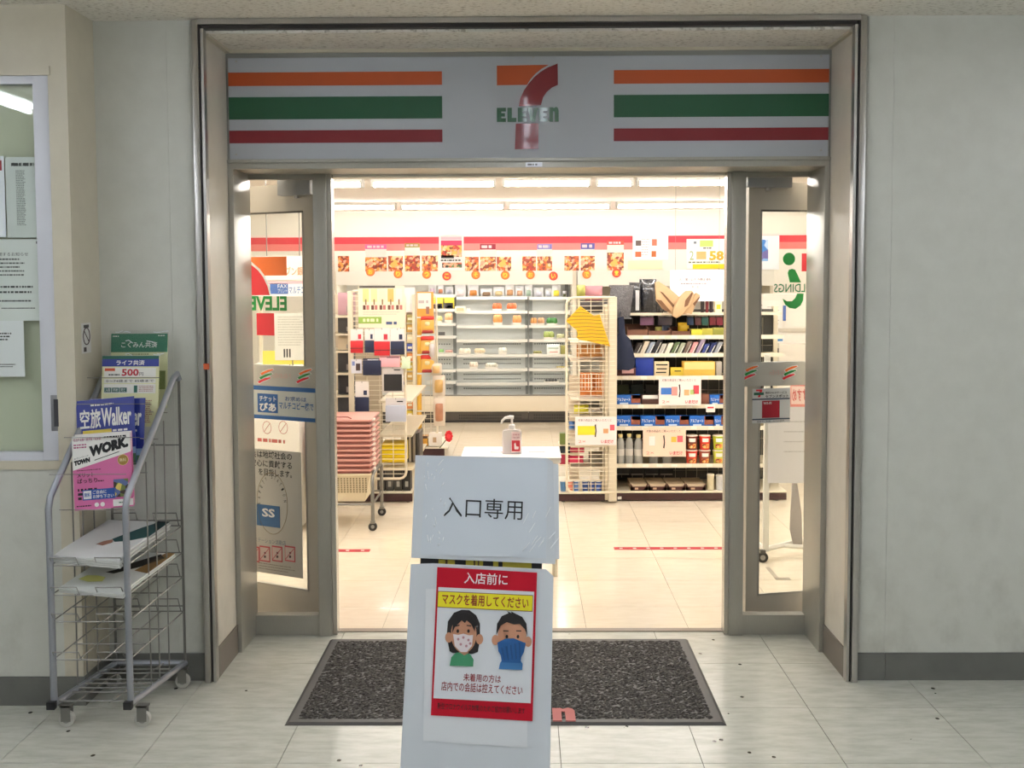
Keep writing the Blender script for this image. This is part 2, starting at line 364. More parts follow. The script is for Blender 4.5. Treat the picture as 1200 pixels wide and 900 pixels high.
struct('baseboard_left', MB().box(XP-.02, XWL+.02, .012, .02, 0, .103), M_BASE)
# pillar and window wall on the far left
YP = gd(60, 826).y
WX1 = pt(62, 300, YP).x; WX0 = -3.2; WZ0 = pt(50, 540, YP).z; WZ1 = pt(50, 88, YP).z
pw = sgroup('wall_window')
MB().box(WX1, XP, YP, .09, 0, CZ).build('pillar', M_PILLAR, pw)
MB().box(-4.2, WX1, YP, .09, 0, WZ0).build('wall_panel', M_WALL, pw)
MB().box(-4.2, WX1, YP, .09, WZ1, CZ).build('wall_panel', M_PILLAR, pw)
MB().box(-4.2, WX0, YP, .09, WZ0, WZ1).build('wall_panel', M_WALL, pw)
MB().box(WX0-.02, WX1+.015, YP-.006, YP, WZ0-.03, WZ0).build('sill', M_PILLAR, pw)
MB().box(WX0-.02, WX1+.008, YP-.004, YP, WZ1, WZ1+.03).build('head_casing', M_PILLAR, pw)
struct('baseboard_window', MB().box(-4.2, XP, YP-.008, YP, 0, .103), M_BASE)
struct('baseboard_pillar', MB().box(XP, XP+.008, YP-.008, .012, 0, .103), M_BASE)
# white sliding window
wd = sgroup('window_1'); SW = pt(62, 300, YP).x-pt(43, 300, YP).x
MB().box(WX1-SW, WX1, YP+.004, YP+.04, WZ0, WZ1).build('sash_stile', M_WHITEFR, wd, bevel=.003)
MB().box(WX0, WX1-SW, YP+.008, YP+.04, WZ1-.028, WZ1).build('top_rail', M_WHITEFR, wd)
MB().box(WX0, WX1-SW, YP+.006, YP+.04, WZ0, WZ0+.03).build('bottom_rail', M_WHITEFR, wd)
MB().box(WX0, WX0+.05, YP+.006, YP+.04, WZ0+.03, WZ1-.028).build('sash_stile', M_WHITEFR, wd)
MB().box(WX0+.05, WX1-SW, YP+.022, YP+.026, WZ0+.03, WZ1-.028).build('pane', M_WGLASS, wd)
MB().box(WX0, WX1, YP+.05, YP+.06, WZ0, WZ1).build('backing_board', C('#f3efdd', .8), wd)
f = FY(YP+.004); x0, x1, z0, z1 = f.rect(60, 463, 72, 505)
h = MB().box(x0, x1, YP+.001, YP+.006, z0, z1).build('recessed_pull', mat('pull_steel', '#9a9aa0', .3, .7), wd, bevel=.002)
MB().box(x0+.011, x1-.009, YP-.0005, YP+.002, z0+.016, z1-.014).build('finger_slot', C('#3f3f45', .4), wd)
# walls of the rest of the hall
struct('wall_hall_back', MB().box(-4.2, 4.2, -6.3, -6.2, 0, CZ), M_WALL)
struct('wall_hall_left', MB().box(-4.3, -4.2, -6.2, .1, 0, CZ), M_WALL)
struct('wall_hall_right', MB().box(4.1, 4.2, -6.2, .1, 0, CZ), M_WALL)

# ================================================================== stainless trim round the opening
tr = sgroup('trim_2')
for sx, xi in ((-1, XL), (1, XR)):
    xo = xi+sx*.035; a, b = sorted((xi+sx*.012, xo))
    MB().box(a, b, -.012, .03, 0, ZT).build('face_strip', M_STEEL, tr, bevel=.002)
    a, b = sorted((xi+sx*.004, xi+sx*.012)); MB().box(a, b, .0, .03, 0, ZT).build('groove', M_STEELD, tr)
    a, b = sorted((xi-sx*.006, xi+sx*.004)); MB().box(a, b, -.006, .03, 0, ZT-.03).build('inner_strip', M_STEEL, tr)
MB().box(XL-.012, XR+.012, -.012, .03, ZT-.016, ZT+.004).build('head_strip', M_STEEL, tr)
MB().box(XL, XR, .0, .03, ZT-.03, ZT-.016).build('groove', M_STEELD, tr)
# ================================================================== reveal
XRL, XRR = XL-.002, XR+.002
struct('wall_reveal_left', MB().box(XRL-.05, XRL, .02, RD+.3, 0, ZT), M_REVEAL)
struct('wall_reveal_right', MB().box(XRR, XRR+.05, .02, RD+.3, 0, ZT), M_REVEAL)
struct('baseboard_reveal_left', MB().box(XRL, XRL+.006, .02, RD, 0, .115), mat('reveal_base', '#716961', .5))
struct('baseboard_reveal_right', MB().box(XRR-.006, XRR, .02, RD, 0, .115), mat('reveal_base', '#716961', .5))
ZC2 = ZT-.04
struct('ceiling_reveal', MB().box(XRL, XRR, .03, RD+.05, ZC2, ZC2+.05), M_CEIL)
t3 = sgroup('trim_3')
for xx in (XRL, XRR-.018): MB().box(xx, xx+.018, .03, RD, ZC2-.01, ZC2).build('cornice', M_PILLAR, t3)
MB().box(XRL, XRR, RD-.012, RD+.01, ZC2-.012, ZC2).build('cornice', M_PILLAR, t3)

# ================================================================== door frame
fr = FY(RD)
ZL0 = pt(600, 196.5, RD).z; ZS0 = pt(620, 186, RD).z; ZS1 = pt(620, 63, RD).z
dfm = sgroup('door_frame')
JW = .022
MB().box(XRL, XRR, RD-.004, YDOOR+.02, ZL0, ZS0).build('lintel', M_ALU, dfm)
MB().box(XRL, XRR, RD-.01, RD+.0, ZS0-.012, ZS0).build('lintel_lip', M_ALU, dfm)
MB().box(XRL, XRR, RD, RD+.05, ZS0, ZC2).build('header_board', mat('header_grey', '#9d9d96', .5), dfm)
MB().box(XRL, XRR, YDOOR+.02, YDOOR+.1, ZL0-.01, ZC2).build('header_back', M_STOREWALL, dfm)
for sx, xx in ((1, XRL), (-1, XRR)):
    a, b = sorted((xx, xx+sx*JW)); MB().box(a, b, RD-.006, YDOOR+.02, 0, ZL0).build('jamb', M_ALU, dfm, bevel=.003)
# mullions
def mullion(u0, u1, u2, side):
    a = pt(u0, 500, YDOOR-.03).x; b = pt(u1, 500, YDOOR-.03).x; c = pt(u2, 500, YDOOR).x
    o = MB().box(min(a, b), max(a, b), YDOOR-.035, YDOOR+.035, 0, ZL0).build('mullion', M_ALU, dfm, bevel=.003)
    MB().box(min(b, c), max(b, c), YDOOR-.02, YDOOR+.035, 0, ZL0).build('stop_bead', mat('bead_alu', '#b9b3a8', .25, .6), dfm)
    return b
mullion(370.5, 386, 393, -1); mullion(872, 856, 849, 1)
for u0, u1 in ((297, 371), (872, 946)):
    a = pt(u0, 735, YDOOR-.02).x-.03; b = pt(u1, 735, YDOOR-.02).x+.03
    a = max(a, XRL+JW); b = min(b, XRR-JW)
    MB().box(a, b, YDOOR-.02, YDOOR+.03, 0, pt(600, 721, YDOOR-.02).z).build('kick_rail', M_ALU, dfm)
    MB().box(a, b, YDOOR-.01, YDOOR+.03, pt(600, 209, YDOOR).z, ZL0).build('top_rail', M_ALU, dfm)

# ================================================================== open door leaves behind the sidelights
def leaf(n, hinge_u, yaw, sgn):
    o = pt(hinge_u, 700, .665); o = Vector((o.x, .665, 0)); fr = Fr(o, yaw)
    root = thing('door_%d' % n, '', 'door', m=fr.m); del root['label'], root['category']; root['kind'] = 'structure'
    g = (292, 369) if n == 1 else (886, 950)
    W, ST = .80, .055
    zb = fr.xz(364 if n == 1 else 884, 692 if n == 1 else 697)[1]; zt = fr.xz(362 if n == 1 else 888, 247 if n == 1 else 246)[1]; ztop = zt+.115
    def bx(name, x0, x1, z0, z1, y0=-.018, y1=.018, m=M_ALUW):
        a, b = sorted((x0*sgn, x1*sgn)); return MB().box(a, b, y0, y1, z0, z1).build(name, m, root, world=False)
    bx('hinge_stile', 0, ST, .02, ztop); bx('free_stile', W-ST, W, .02, ztop); bx('bottom_rail', ST, W-ST, .02, zb); bx('top_rail', ST, W-ST, zt, ztop)
    bx('glazing_bead', ST, ST+.006, zb, zt, -.02, -.018, M_STEEL); bx('glazing_bead', ST, W-ST, zb, zb+.008, -.02, -.016, M_STEEL); bx('glazing_bead', ST, W-ST, zt-.008, zt, -.02, -.016, M_ALUD)
    bx('pane', ST, W-ST, zb, zt, -.002, .002, M_GLASS)
    return root, fr
D1, F1 = leaf(1, 377, -27, -1)
D2, F2 = leaf(2, 871.5, 13, 1)
# door closers
for n, (root, fr, u0, u1, v0, v1) in enumerate(((D1, F1, 330, 368, 210, 229), (D2, F2, 873, 925, 207, 220))):
    x0, x1, z0, z1 = fr.rect(u0, v0, u1, v1, -.03)
    c = MB().box(x0, x1, -.06, -.018, z0, z1).build('door_closer', mat('closer_grey', '#a4a7aa', .4, .3), root, bevel=.004, world=False)
    xm = (x0+x1)/2; MB().lathe([(.012, z0-.012), (.012, z0)], xm, -.04).build('closer_screw', M_STEEL, c, world=False)
    MB().lathe([(.011, z1), (.011, z1+.012)], xm, -.04).build('closer_spindle', M_STEEL, c, world=False)
    MB().box(min(xm, 0), max(xm, .0), -.05, -.035, z1+.008, z1+.014).build('closer_arm', M_ALUD, c, world=False)
# hinged inner stiles seen edge-on inside the opening
# decals on the leaves
GREEN, ORANGE, RED7 = C('#12963f', .35), C('#fb7a2e', .35), C('#ea2c3c', .35)
def swoosh(root, fr, u0, v0, s, mirror=1):
    """three slanted brush stripes"""
    for k, (m, dx) in enumerate(((ORANGE, 0), (GREEN, -1.5), (RED7, -3.5))):
        pts = []
        for (a, b) in ((0, 6), (3, 4.2), (10, 1.2), (16.5, 0), (17.6, 1.2), (12, 3.6), (6, 6), (2, 8.4)):
            pts.append(fr.xz(u0+(a+dx+4)*s, v0+(b+k*5.6)*s, -.022))
        MB().prism(pts, -.0238, -.0225).build('brush_stripe', m, root, world=False)
        pts2 = []
        for (a, b) in ((-1, 7), (3, 3.0), (10, 0), (17, -1.2), (19, 1), (12, 5), (6, 7.2), (1.5, 9.6)):
            pts2.append(fr.xz(u0+(a+dx+4)*s, v0+(b+k*5.6)*s, -.022))
        MB().prism(pts2, -.0224, -.0215).build('stripe_edge', M_WHITE, root, world=False)
def plate(root, fr, u0, v0, u1, v1, us):
    x0, x1, z0, z1 = fr.rect(u0, v0, u1, v1, -.02)
    MB().box(x0, x1, -.021, -.002, z0, z1).build('push_plate', mat('push_plate', '#c3c0b8', .35), root, world=False, bevel=.002)
    for u in us: swoosh(root, fr, u, v0+4.5, .85)
    x0, x1, z0, z1 = fr.rect((u0+u1)/2-8, v0+10, (u0+u1)/2+14, v0+15, -.021)
    txt(root, '7-ELEVEn', x0, x1, z0, z1, C('#d8b0a8'), -.0225, mirror=True)
plate(D1, F1, 285, 428, 370, 453, (302, 347))
plate(D2, F2, 869, 424, 950, 452, (870, 916))
def decal(root, fr, name, u0, v0, u1, v1, m, y=-.004):
    x0, x1, z0, z1 = fr.rect(u0, v0, u1, v1, y); return MB().box(x0, x1, y-.001, y, z0, z1).build(name, m, root, world=False)
def dtxt(root, fr, s, u0, v0, u1, v1, m, y=-.0055, **k):
    x0, x1, z0, z1 = fr.rect(u0, v0, u1, v1, y); return txt(root, s, x0, x1, z0, z1, m, y, **k)
# left leaf: mirrored seven logo
decal(D1, F1, 'logo_bar', 285, 301, 336, 323, ORANGE)
arc = [F1.xz(u, v, -.004) for u, v in ((285, 303), (297, 312), (303, 317), (309, 325), (314, 336), (316.5, 346), (285, 346))]
MB().prism(arc, -.0065, -.005).build('logo_curve', RED7, D1, world=False)
arc = [F1.xz(u, v, -.004) for u, v in ((285, 298), (298, 309.5), (304.5, 315), (311, 324), (316, 335), (318, 346.5), (316.5, 346), (314, 336), (309, 325), (303, 317), (297, 312), (285, 303))]
MB().prism(arc, -.0067, -.0052).build('logo_edge', M_WHITE, D1, world=False)
dtxt(D1, F1, 'ELEVEN', 280, 347, 336, 364, GREEN, -.006, bold=.035, mirror=True)
decal(D1, F1, 'logo_leg', 301, 367, 321.5, 393, RED7)
# ticket band and its lettering
decal(D1, F1, 'ticket_band', 285, 453, 369.5, 492, C('#cfd3cf'), -.0205)
decal(D1, F1, 'band_edge', 285, 453, 369.5, 458, C('#2f67a8'), -.0222); decal(D1, F1, 'band_edge', 285, 487.5, 369.5, 492, C('#2f67a8'), -.0222)
decal(D1, F1, 'ticket_mark', 302, 461.5, 325.5, 483.5, C('#2a62a6'), -.0222)
dtxt(D1, F1, 'チケット', 304, 464, 323.5, 470.5, M_WHITE, -.0245, bold=.02); dtxt(D1, F1, 'ぴあ', 304, 472, 323.5, 482, M_WHITE, -.0245, bold=.035)
dtxt(D1, F1, 'お求めは', 334, 465, 359, 470.5, C('#2f5c9c'), -.0228, bold=.01); dtxt(D1, F1, 'マルチコピー機で', 327, 471.5, 367.5, 480.5, C('#2f67a8'), -.0228, bold=.015)
# prohibition marks on the glass below the band
for cu in (289, 313, 332):
    x, z = F1.xz(cu, 501, -.004); r = .024; mb = MB()
    ring = [(x+r*math.cos(a*math.pi/12), -.005, z+r*1.15*math.sin(a*math.pi/12)) for a in range(25)]
    mb.tube(ring, .0013, 4); mb.tube([(x-r*.7, -.005, z-r*.8), (x+r*.7, -.005, z+r*.8)], .0013, 4); mb.build('prohibition_ring', C('#b5584e'), D1, world=False)
x0, x1, z0, z1 = F1.rect(302, 514, 336, 519, -.004); lines(D1, x0, x1, z0, z1, 1, C('#d57066'), -.005, 3, .8)
# station poster on the left leaf
x0, x1, z0, z1 = F1.rect(280, 527, 354, 672, -.004)
MB().box(x0, x1, -.006, -.004, z0, z1).build('station_poster', C('#b9b6ae', .6), D1, world=False)
for i, s in enumerate(('会は地域社会の', '安心に貢献する', 'を目指します。')): dtxt(D1, F1, s, 294 if i < 2 else 303, 529+i*10.5, 342, 537.5+i*10.5, M_INK, -.007, bold=.015)
x, z = F1.xz(319, 590, -.006); r = mpp(.7)*23.5
mb = MB(); mb.tube([(x+r*math.cos(a*math.pi/16), -.007, z+r*1.6*math.sin(a*math.pi/16)) for a in range(33)], .0012, 4); mb.build('emblem_ring', C('#8c7a55'), D1, world=False)
dtxt(D1, F1, 'SS', 307, 596, 322, 606, C('#e6e6e6'), -.0085, bold=.03); decal(D1, F1, 'emblem_block', 301, 592, 328, 617, C('#2f5f8f'), -.0065)
for i, ch in enumerate('SAFETY STATION'):
    a = math.pi*(1.02-i*.075); xx = x+(r-.012)*math.cos(a); zz = z+(r-.012)*1.6*math.sin(a)
    if ch != ' ': txt(D1, ch, xx-.004, xx+.004, zz-.008, zz+.008, M_INK, -.0072, bold=.01, rot=a-math.pi/2)
dtxt(D1, F1, 'ティステーション活動店', 290, 631, 335, 636.5, C('#5c6a80'), -.007)
for cu in (297, 309.5, 324, 339):
    x0, x1, z0, z1 = F1.rect(cu-5, 640, cu+7, 658, -.006); MB().box(x0, x1, -.0075, -.006, z0, z1).build('prohibition_sign', C('#bb4850'), D1, world=False)
    MB().box(x0+.004, x1-.004, -.0085, -.007, z0+.006, z1-.006).build('sign_face', C('#c9b6b0'), D1, world=False)
    MB().tube([(x0+.004, -.009, z0+.008), (x1-.004, -.009, z1-.008)], .0014, 4).build('sign_slash', C('#bb4850'), D1, world=False)
    MB().disc((x0+x1)/2+.003, (z0+z1)/2+.005, .005, -.0095, -.0085, 10).disc((x0+x1)/2+.002, (z0+z1)/2-.012, .006, -.0095, -.0085, 10).build('sign_figure', C('#4a3038'), D1, world=False)
x0, x1, z0, z1 = F1.rect(303, 661, 346, 670, -.006); lines(D1, x0, x1, z0, z1, 3, C('#8a857c'), -.0072, 9, .35)
# right leaf: mirrored holdings mark
x, z = F2.xz(924.5, 303.5, -.004)
MB().disc(x, z, mpp(.7)*7.6, -.006, -.004, rz=mpp(.7)*7.4).build('logo_dot', GREEN, D2, world=False)
MB().prism([F2.xz(u, v, -.004) for u, v in ((923, 320), (924.5, 316), (928, 315), (931.5, 316), (934, 321), (938.5, 331), (925.5, 331))], -.006, -.004).build('logo_stem', GREEN, D2, world=False)
MB().prism([F2.xz(u, v, -.004) for u, v in ((917, 350), (922, 353), (928, 353), (932, 349), (934, 344), (941.5, 344), (941, 352), (938, 358), (932, 362), (925, 361), (920, 357))], -.006, -.004).build('logo_hook', GREEN, D2, world=False)
decal(D2, F2, 'logo_leg', 939.5, 297, 951, 318, RED7); dtxt(D2, F2, 'HOLDINGS', 907, 332.5, 960, 342.5, C('#1d7a4a'), -.006, mirror=True, bold=.01)
# service sticker
decal(D2, F2, 'service_sticker', 881.5, 455, 925.5, 495.5, C('#dfe0e0'), -.0215)
decal(D2, F2, 'sticker_stripe', 881.5, 466.8, 925.5, 468.3, C('#3f4d62'), -.0232); decal(D2, F2, 'sticker_stripe', 881.5, 490.3, 925.5, 491.8, C('#3f4d62'), -.0232)
decal(D2, F2, 'sticker_panel', 893, 469.5, 913.5, 489.5, C('#a81c30'), -.0232)
dtxt(D2, F2, 'WI-FI', 894.5, 471, 904, 474, M_WHITE, -.0245, bold=.02); dtxt(D2, F2, 'セブンスポット', 897, 462.3, 924, 466, M_INK, -.024, bold=.02); dtxt(D2, F2, '無料Wi-Fiサービス', 897, 458.6, 922, 461.6, M_INK, -.024, bold=.01)
dtxt(D2, F2, '店内でご利用いただけます。', 887, 492.4, 920, 495, M_INK, -.024)
MB().prism([F2.xz(u, v, -.0232) for u, v in ((886, 456.5), (893, 456.5), (893, 458), (890.5, 465.5), (888, 465.5), (890.4, 458.5), (886, 458.5))], -.0245, -.0233).build('sticker_seven', RED7, D2, world=False)
decal(D2, F2, 'sticker_word', 883.5, 460, 895, 463, C('#2c6a55'), -.0245)

# ================================================================== shop sign over the door
f = FY(RD-.012)
x0, x1, z0, z1 = f.rect(272, 66, 967.5, 185)
zl, zr = f.xz(272, 189)[1], f.xz(967.5, 181.5)[1]
SG = thing('shop_sign', 'long white fascia sign with orange, green and red stripes over the doorway', 'sign', ((x0+x1)/2, RD-.012, z0))
x0 = XRL+.012; x1 = XRR-.012
M_SIGN = mat('sign_acrylic', '#b3b7be', .6)
MB().box(x0, x1, RD-.012, RD, z0, z1).build('board', M_SIGN, SG)
MB().box(x0-.005, x1+.005, RD-.016, RD, z0-.012, z0).build('bottom_rail', M_ALU, SG)
MO, MG, MR = mat('sign_orange', '#b94c14', .5, coat=.35), mat('sign_green', '#05502f', .5, coat=.35), mat('sign_red', '#7d0a1a', .5, coat=.35)
yy = RD-.0135
def zat(v): return f.xz(620, v)[1]
hS = z1-z0
def band(a, b): return z1-hS*b, z1-hS*a
for (xa, xb) in ((x0, pt(518.5, 130, RD).x), (pt(719, 130, RD).x, x1)):
    for (a, b), m in zip(((.142, .275), (.385, .605), (.715, .84)), (MO, MG, MR)):
        za, zb = band(a, b); MB().box(xa, xb, yy, RD-.011, za, zb).build('stripe', m, SG)
def sp(u, v):      # point of the logo, given in the photo's frame
    p = pt(u, v, RD-.012); return p.x, p.z
MB().prism([sp(*q) for q in ((582.2, 77), (643, 76), (635, 80.5), (628, 86), (622, 92.5), (617.5, 99.5), (582.3, 100))], yy, RD-.011).build('logo_bar', MO, SG)
MB().prism([sp(*q) for q in ((653.5, 74.5), (653.8, 99.5), (647, 102.5), (641, 107.5), (636.5, 114), (633.8, 123.5), (608, 124.5), (610, 115), (614, 106), (619.5, 98), (626, 90.5), (633, 84.5), (642, 79))], yy, RD-.011).build('logo_curve', MR, SG)
MB().prism([sp(*q) for q in ((604.5, 145), (631, 144.5), (631, 174.5), (603.3, 175))], yy, RD-.011).build('logo_leg', MR, SG)
xa, za = sp(581.5, 143); xb, zb = sp(655, 126)
# block letters E L E V E n
def letter(poly, k, n=6):
    wv = (xb-xa)/n; gap = wv*.07
    pts = [(xa+wv*k+gap+(wv-2*gap)*a, za+(zb-za)*b) for a, b in poly]
    MB().prism(pts, yy-.0005, RD-.0115).build('logo_letter', MG, SG)
PE = [(0, 0), (1, 0), (1, .26), (.5, .26), (.5, .38), (.9, .38), (.9, .62), (.5, .62), (.5, .74), (1, .74), (1, 1), (0, 1)]
PL = [(0, 0), (1, 0), (1, .28), (.5, .28), (.5, 1), (0, 1)]
PV = [(.28, 0), (.72, 0), (1.05, 1), (.6, 1), (.5, .4), (.4, 1), (-.05, 1)]
PN = [(0, 0), (.42, 0), (.42, .75), (.6, .72), (.6, 0), (1.05, 0), (1.05, .8), (.95, .98), (.75, 1.05), (.5, .95), (.42, 1.02), (0, 1.02)]
for k, p in enumerate((PE, PL, PE, PV, PE, PN)): letter(p, k)
for (u, v) in ((277, 72), (277, 181), (962, 66), (962, 176), (625, 67)):
    p = pt(u, v, RD-.012); MB().disc(p.x, p.z, .004, RD-.015, RD-.011, 10).build('screw', M_STEEL, SG)
f = FY(RD-.01); x0, x1, z0, z1 = f.rect(616, 190.2, 635.5, 195.5)
pl = thing('lintel_plaque', 'tiny silver nameplate screwed to the lintel below the fascia sign', 'plaque', ((x0+x1)/2, RD-.011, z0))
MB().box(x0, x1, RD-.012, RD-.0105, z0, z1).build('plate', mat('plate_silver', '#c9cbd0', .3, .5), pl); lines(pl, -(x1-x0)*.38, (x1-x0)*.38, (z1-z0)*.2, (z1-z0)*.8, 1, C('#777777'), -.0012, 2, .7)
# ================================================================== hall lamps (above, out of the frame, seen as reflections)
def lamp(name, label, x, y, z, length, along, emit, width=.22, group=None, tubes=2, col=(1, .96, .9)):
    t = thing(name, label, 'ceiling light', (x, y, z-.07), group)
    def bx(nm, a0, a1, b0, b1, z0, z1, m, bev=0):
        mb = MB()
        if along == 'y': mb.box(x+b0, x+b1, y+a0, y+a1, z0, z1)
        else: mb.box(x+a0, x+a1, y+b0, y+b1, z0, z1)
        return mb.build(nm, m, t, bevel=bev)
    h = length/2
    bx('housing', -h, h, -width/2, width/2, z-.03, z, C('#e8e8e4', .5))
    for s in (-1, 1): bx('end_socket', s*h-(.02 if s > 0 else 0), s*h+(0 if s > 0 else .02), -width*.4, width*.4, z-.068, z-.03, C('#dcdcd8', .5))
    em = mat('tube_glow_%s_%g' % (name, emit), '#ffffff', .5, emit=(col, emit))
    for k in range(tubes):
        off = (k-(tubes-1)/2)*width*.8; mb = MB()
        a, b = ((x+off, y-h+.02, z-.05), (x+off, y+h-.02, z-.05)) if along == 'y' else ((x-h+.02, y+off, z-.05), (x+h-.02, y+off, z-.05))
        mb.tube([a, b], .0145, 8).build('tube', em, t, smooth=True)
    return t
HC = (.93, .985, 1.10)
for x, nm in ((-2.55, 'left'), (.07, 'middle'), (2.85, 'right')):
    for y, wh in ((-1.55, 'nearer the shop wall'), (-3.1, 'in the middle of the row'), (-4.65, 'farthest from the shop')):
        lamp('hall_ceiling_light', 'twin tube hall ceiling light of the %s row, %s' % (nm, wh), x, y, CZ, 1.3, 'y', HALL_LIGHT, .12, group='hall ceiling lights', col=HC)

# ================================================================== door mat
mp_ = [gd(338, 845), gd(841, 856), gd(808, 752), gd(396, 748)]
mc = sum(mp_, Vector())/4; MW = 1.49; MD = (mp_[3]+mp_[2]).y/2-(mp_[0]+mp_[1]).y/2
my0 = mc.y-MD/2; my1 = min(mc.y+MD/2, YDOOR); mx0 = mc.x-MW/2; mx1 = mc.x+MW/2
MT = thing('door_mat', 'dark grey looped pile door mat with black rubber rim lying before the entrance', 'mat', (mc.x, mc.y, 0))
MB().add([(mx0, my0, .0), (mx1, my0, .0), (mx1, my1, 0), (mx0, my1, 0), (mx0+.012, my0+.012, .008), (mx1-.012, my0+.012, .008), (mx1-.012, my1-.012, .008), (mx0+.012, my1-.012, .008)],
         [(0, 3, 2, 1), (4, 5, 6, 7), (0, 1, 5, 4), (1, 2, 6, 5), (2, 3, 7, 6), (3, 0, 4, 7)]).build('rubber_rim', mat('mat_rubber', '#4a4846', .55), MT)
def pile_mat():
    m = bpy.data.materials.new('mat_pile'); m.use_nodes = True; nt = m.node_tree; b = nt.nodes['Principled BSDF']; L = nt.links.new
    no = nt.nodes.new('ShaderNodeTexNoise'); no.inputs['Scale'].default_value = 130; no.inputs['Detail'].default_value = 4; L(world_coord(nt), no.inputs['Vector'])
    rp = nt.nodes.new('ShaderNodeValToRGB'); e = rp.color_ramp.elements; e[0].position = .4; e[1].position = .66; e[0].color = (*hx('#191715'), 1); e[1].color = (*hx('#4c4843'), 1); L(no.outputs['Fac'], rp.inputs[0]); L(rp.outputs[0], b.inputs['Base Color']); b.inputs['Roughness'].default_value = .9
    return m
rnd = random.Random(3); nx, ny = 190, 110; ax0, ax1, ay0, ay1 = mx0+.035, mx1-.035, my0+.035, my1-.035
MB().grid(nx, ny, lambda a, b: (ax0+(ax1-ax0)*a+rnd.uniform(-.002, .002), ay0+(ay1-ay0)*b+rnd.uniform(-.002, .002), .0065+(0 if a in (0, 1) or b in (0, 1) else rnd.random()*.006))).build('pile', pile_mat(), MT)
pa = gd(648, 843, .016); pb = gd(672.5, 829, .016)
lx0, lx1, ly0, ly1 = pa.x, gd(672.5, 836, .016).x, pa.y, pb.y
PK = C('#b9716c', .9)
def mat_letter(poly, xa, xb):
    MB().prismz([(xa+(xb-xa)*a, ly0+(ly1-ly0)*b) for a, b in poly], .004, .013).build('inlaid_letter', PK, MT)
wl_ = lx1-lx0
for k, p in enumerate((PN, PE, PV, PE, PL, PE)): mat_letter(p, lx1-wl_*(1+k*1.12), lx1-wl_*(k*1.12))

# ================================================================== entrance notice stand
o = pt(566, 660, -1.71)
FS = Fr(o, yaw=-4, lean=-8, roll=1.9)
ST = thing('notice_stand', 'black poster stand dressed in plastic-sleeved notices before the entrance', 'sign stand', m=FS.m)
BLK = mat('stand_black', '#1d1d20', .45)
bx0, bx1, bz0, bz1 = FS.rect(494, 545, 637, 660)
drop = -o.z/math.cos(R(8))
MB().box(bx0, bx1, .008, .028, -.62, bz1-.005).build('display_board', BLK, ST, world=False, bevel=.004)
MB().box(-.02, .02, .028, .06, -.78, .1).build('post', BLK, ST, world=False)
# foot plate on the floor, level
zf = drop
MB().add([tuple(FS.i @ Vector(p)) for p in [(o.x-.22+a*.44+.02, o.y-.33+b*.42, c) for c in (0.0, .02) for a, b in ((0, 0), (1, 0), (1, 1), (0, 1))]],
         [(0, 3, 2, 1), (4, 5, 6, 7), (0, 1, 5, 4), (1, 2, 6, 5), (2, 3, 7, 6), (3, 0, 4, 7)]).build('foot', BLK, ST, world=False)
PAPER = mat('white_paper', '#dde0e4', .7); SLEEVE = mat('plastic_sleeve', '#d3d8de', .3, coat=.6)
def spoly(name, pts, y, m, th=.0012):
    P = [FS.xz(u, v, y) for u, v in pts]; return MB().prism(P, y-th, y).build(name, m, ST, world=False)
# upper notice
spoly('spare_sheet', ((640, 542), (654.5, 544), (655.5, 655), (641, 656)), -.001, PAPER)
spoly('upper_sleeve', ((487, 533.5), (640, 536.5), (648, 541), (651, 658), (650.5, 661), (482, 653.5)), -.005, SLEEVE)
spoly('upper_notice', ((499, 537), (639, 539.5), (641.5, 543), (640, 654), (493, 650)), -.0075, mat('notice_paper', '#cfd6de', .55))
def stxt(s, u0, v0, u1, v1, m, y, **k):
    x0, x1, z0, z1 = FS.rect(u0, v0, u1, v1, y); return txt(ST, s, x0, x1, z0, z1, m, y, shear=0, **k)
stxt('入口専用', 519.5, 584, 612.5, 607.5, M_INK, -.0095)
# the sleeve's crinkles: thin raised folds, opaque white to stand for glints on the film
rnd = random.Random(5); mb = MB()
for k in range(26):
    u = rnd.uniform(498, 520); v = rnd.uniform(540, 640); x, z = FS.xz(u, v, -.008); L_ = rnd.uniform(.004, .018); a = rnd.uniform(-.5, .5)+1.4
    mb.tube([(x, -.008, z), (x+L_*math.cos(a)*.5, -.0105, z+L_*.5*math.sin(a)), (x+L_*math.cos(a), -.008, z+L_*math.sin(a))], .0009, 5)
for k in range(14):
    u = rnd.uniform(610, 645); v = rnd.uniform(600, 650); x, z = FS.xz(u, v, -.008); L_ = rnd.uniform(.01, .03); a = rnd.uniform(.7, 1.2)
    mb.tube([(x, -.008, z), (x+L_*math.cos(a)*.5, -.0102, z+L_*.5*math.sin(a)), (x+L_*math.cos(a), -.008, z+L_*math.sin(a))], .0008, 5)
cr = mb.build('film_glint_creases', mat('film_glint', '#f6f8fa', .15, coat=1), ST, world=False, smooth=True); cr['kind'] = 'stuff'
# strip of yellow labels on the board between the notices
for i, (a, b) in enumerate(((514, 533), (546, 566), (578, 584), (589, 623))): spoly('yellow_label', ((a, 655.5), (b, 656.5), (b, 668), (a, 667)), .0065, C('#c9b93a'))
for i, (a, b) in enumerate(((522, 524.5), (555, 557), (560, 561.5))): spoly('label_rule', ((a, 655.8), (b, 656), (b, 668), (a, 668)), .005, C('#5a4420'))
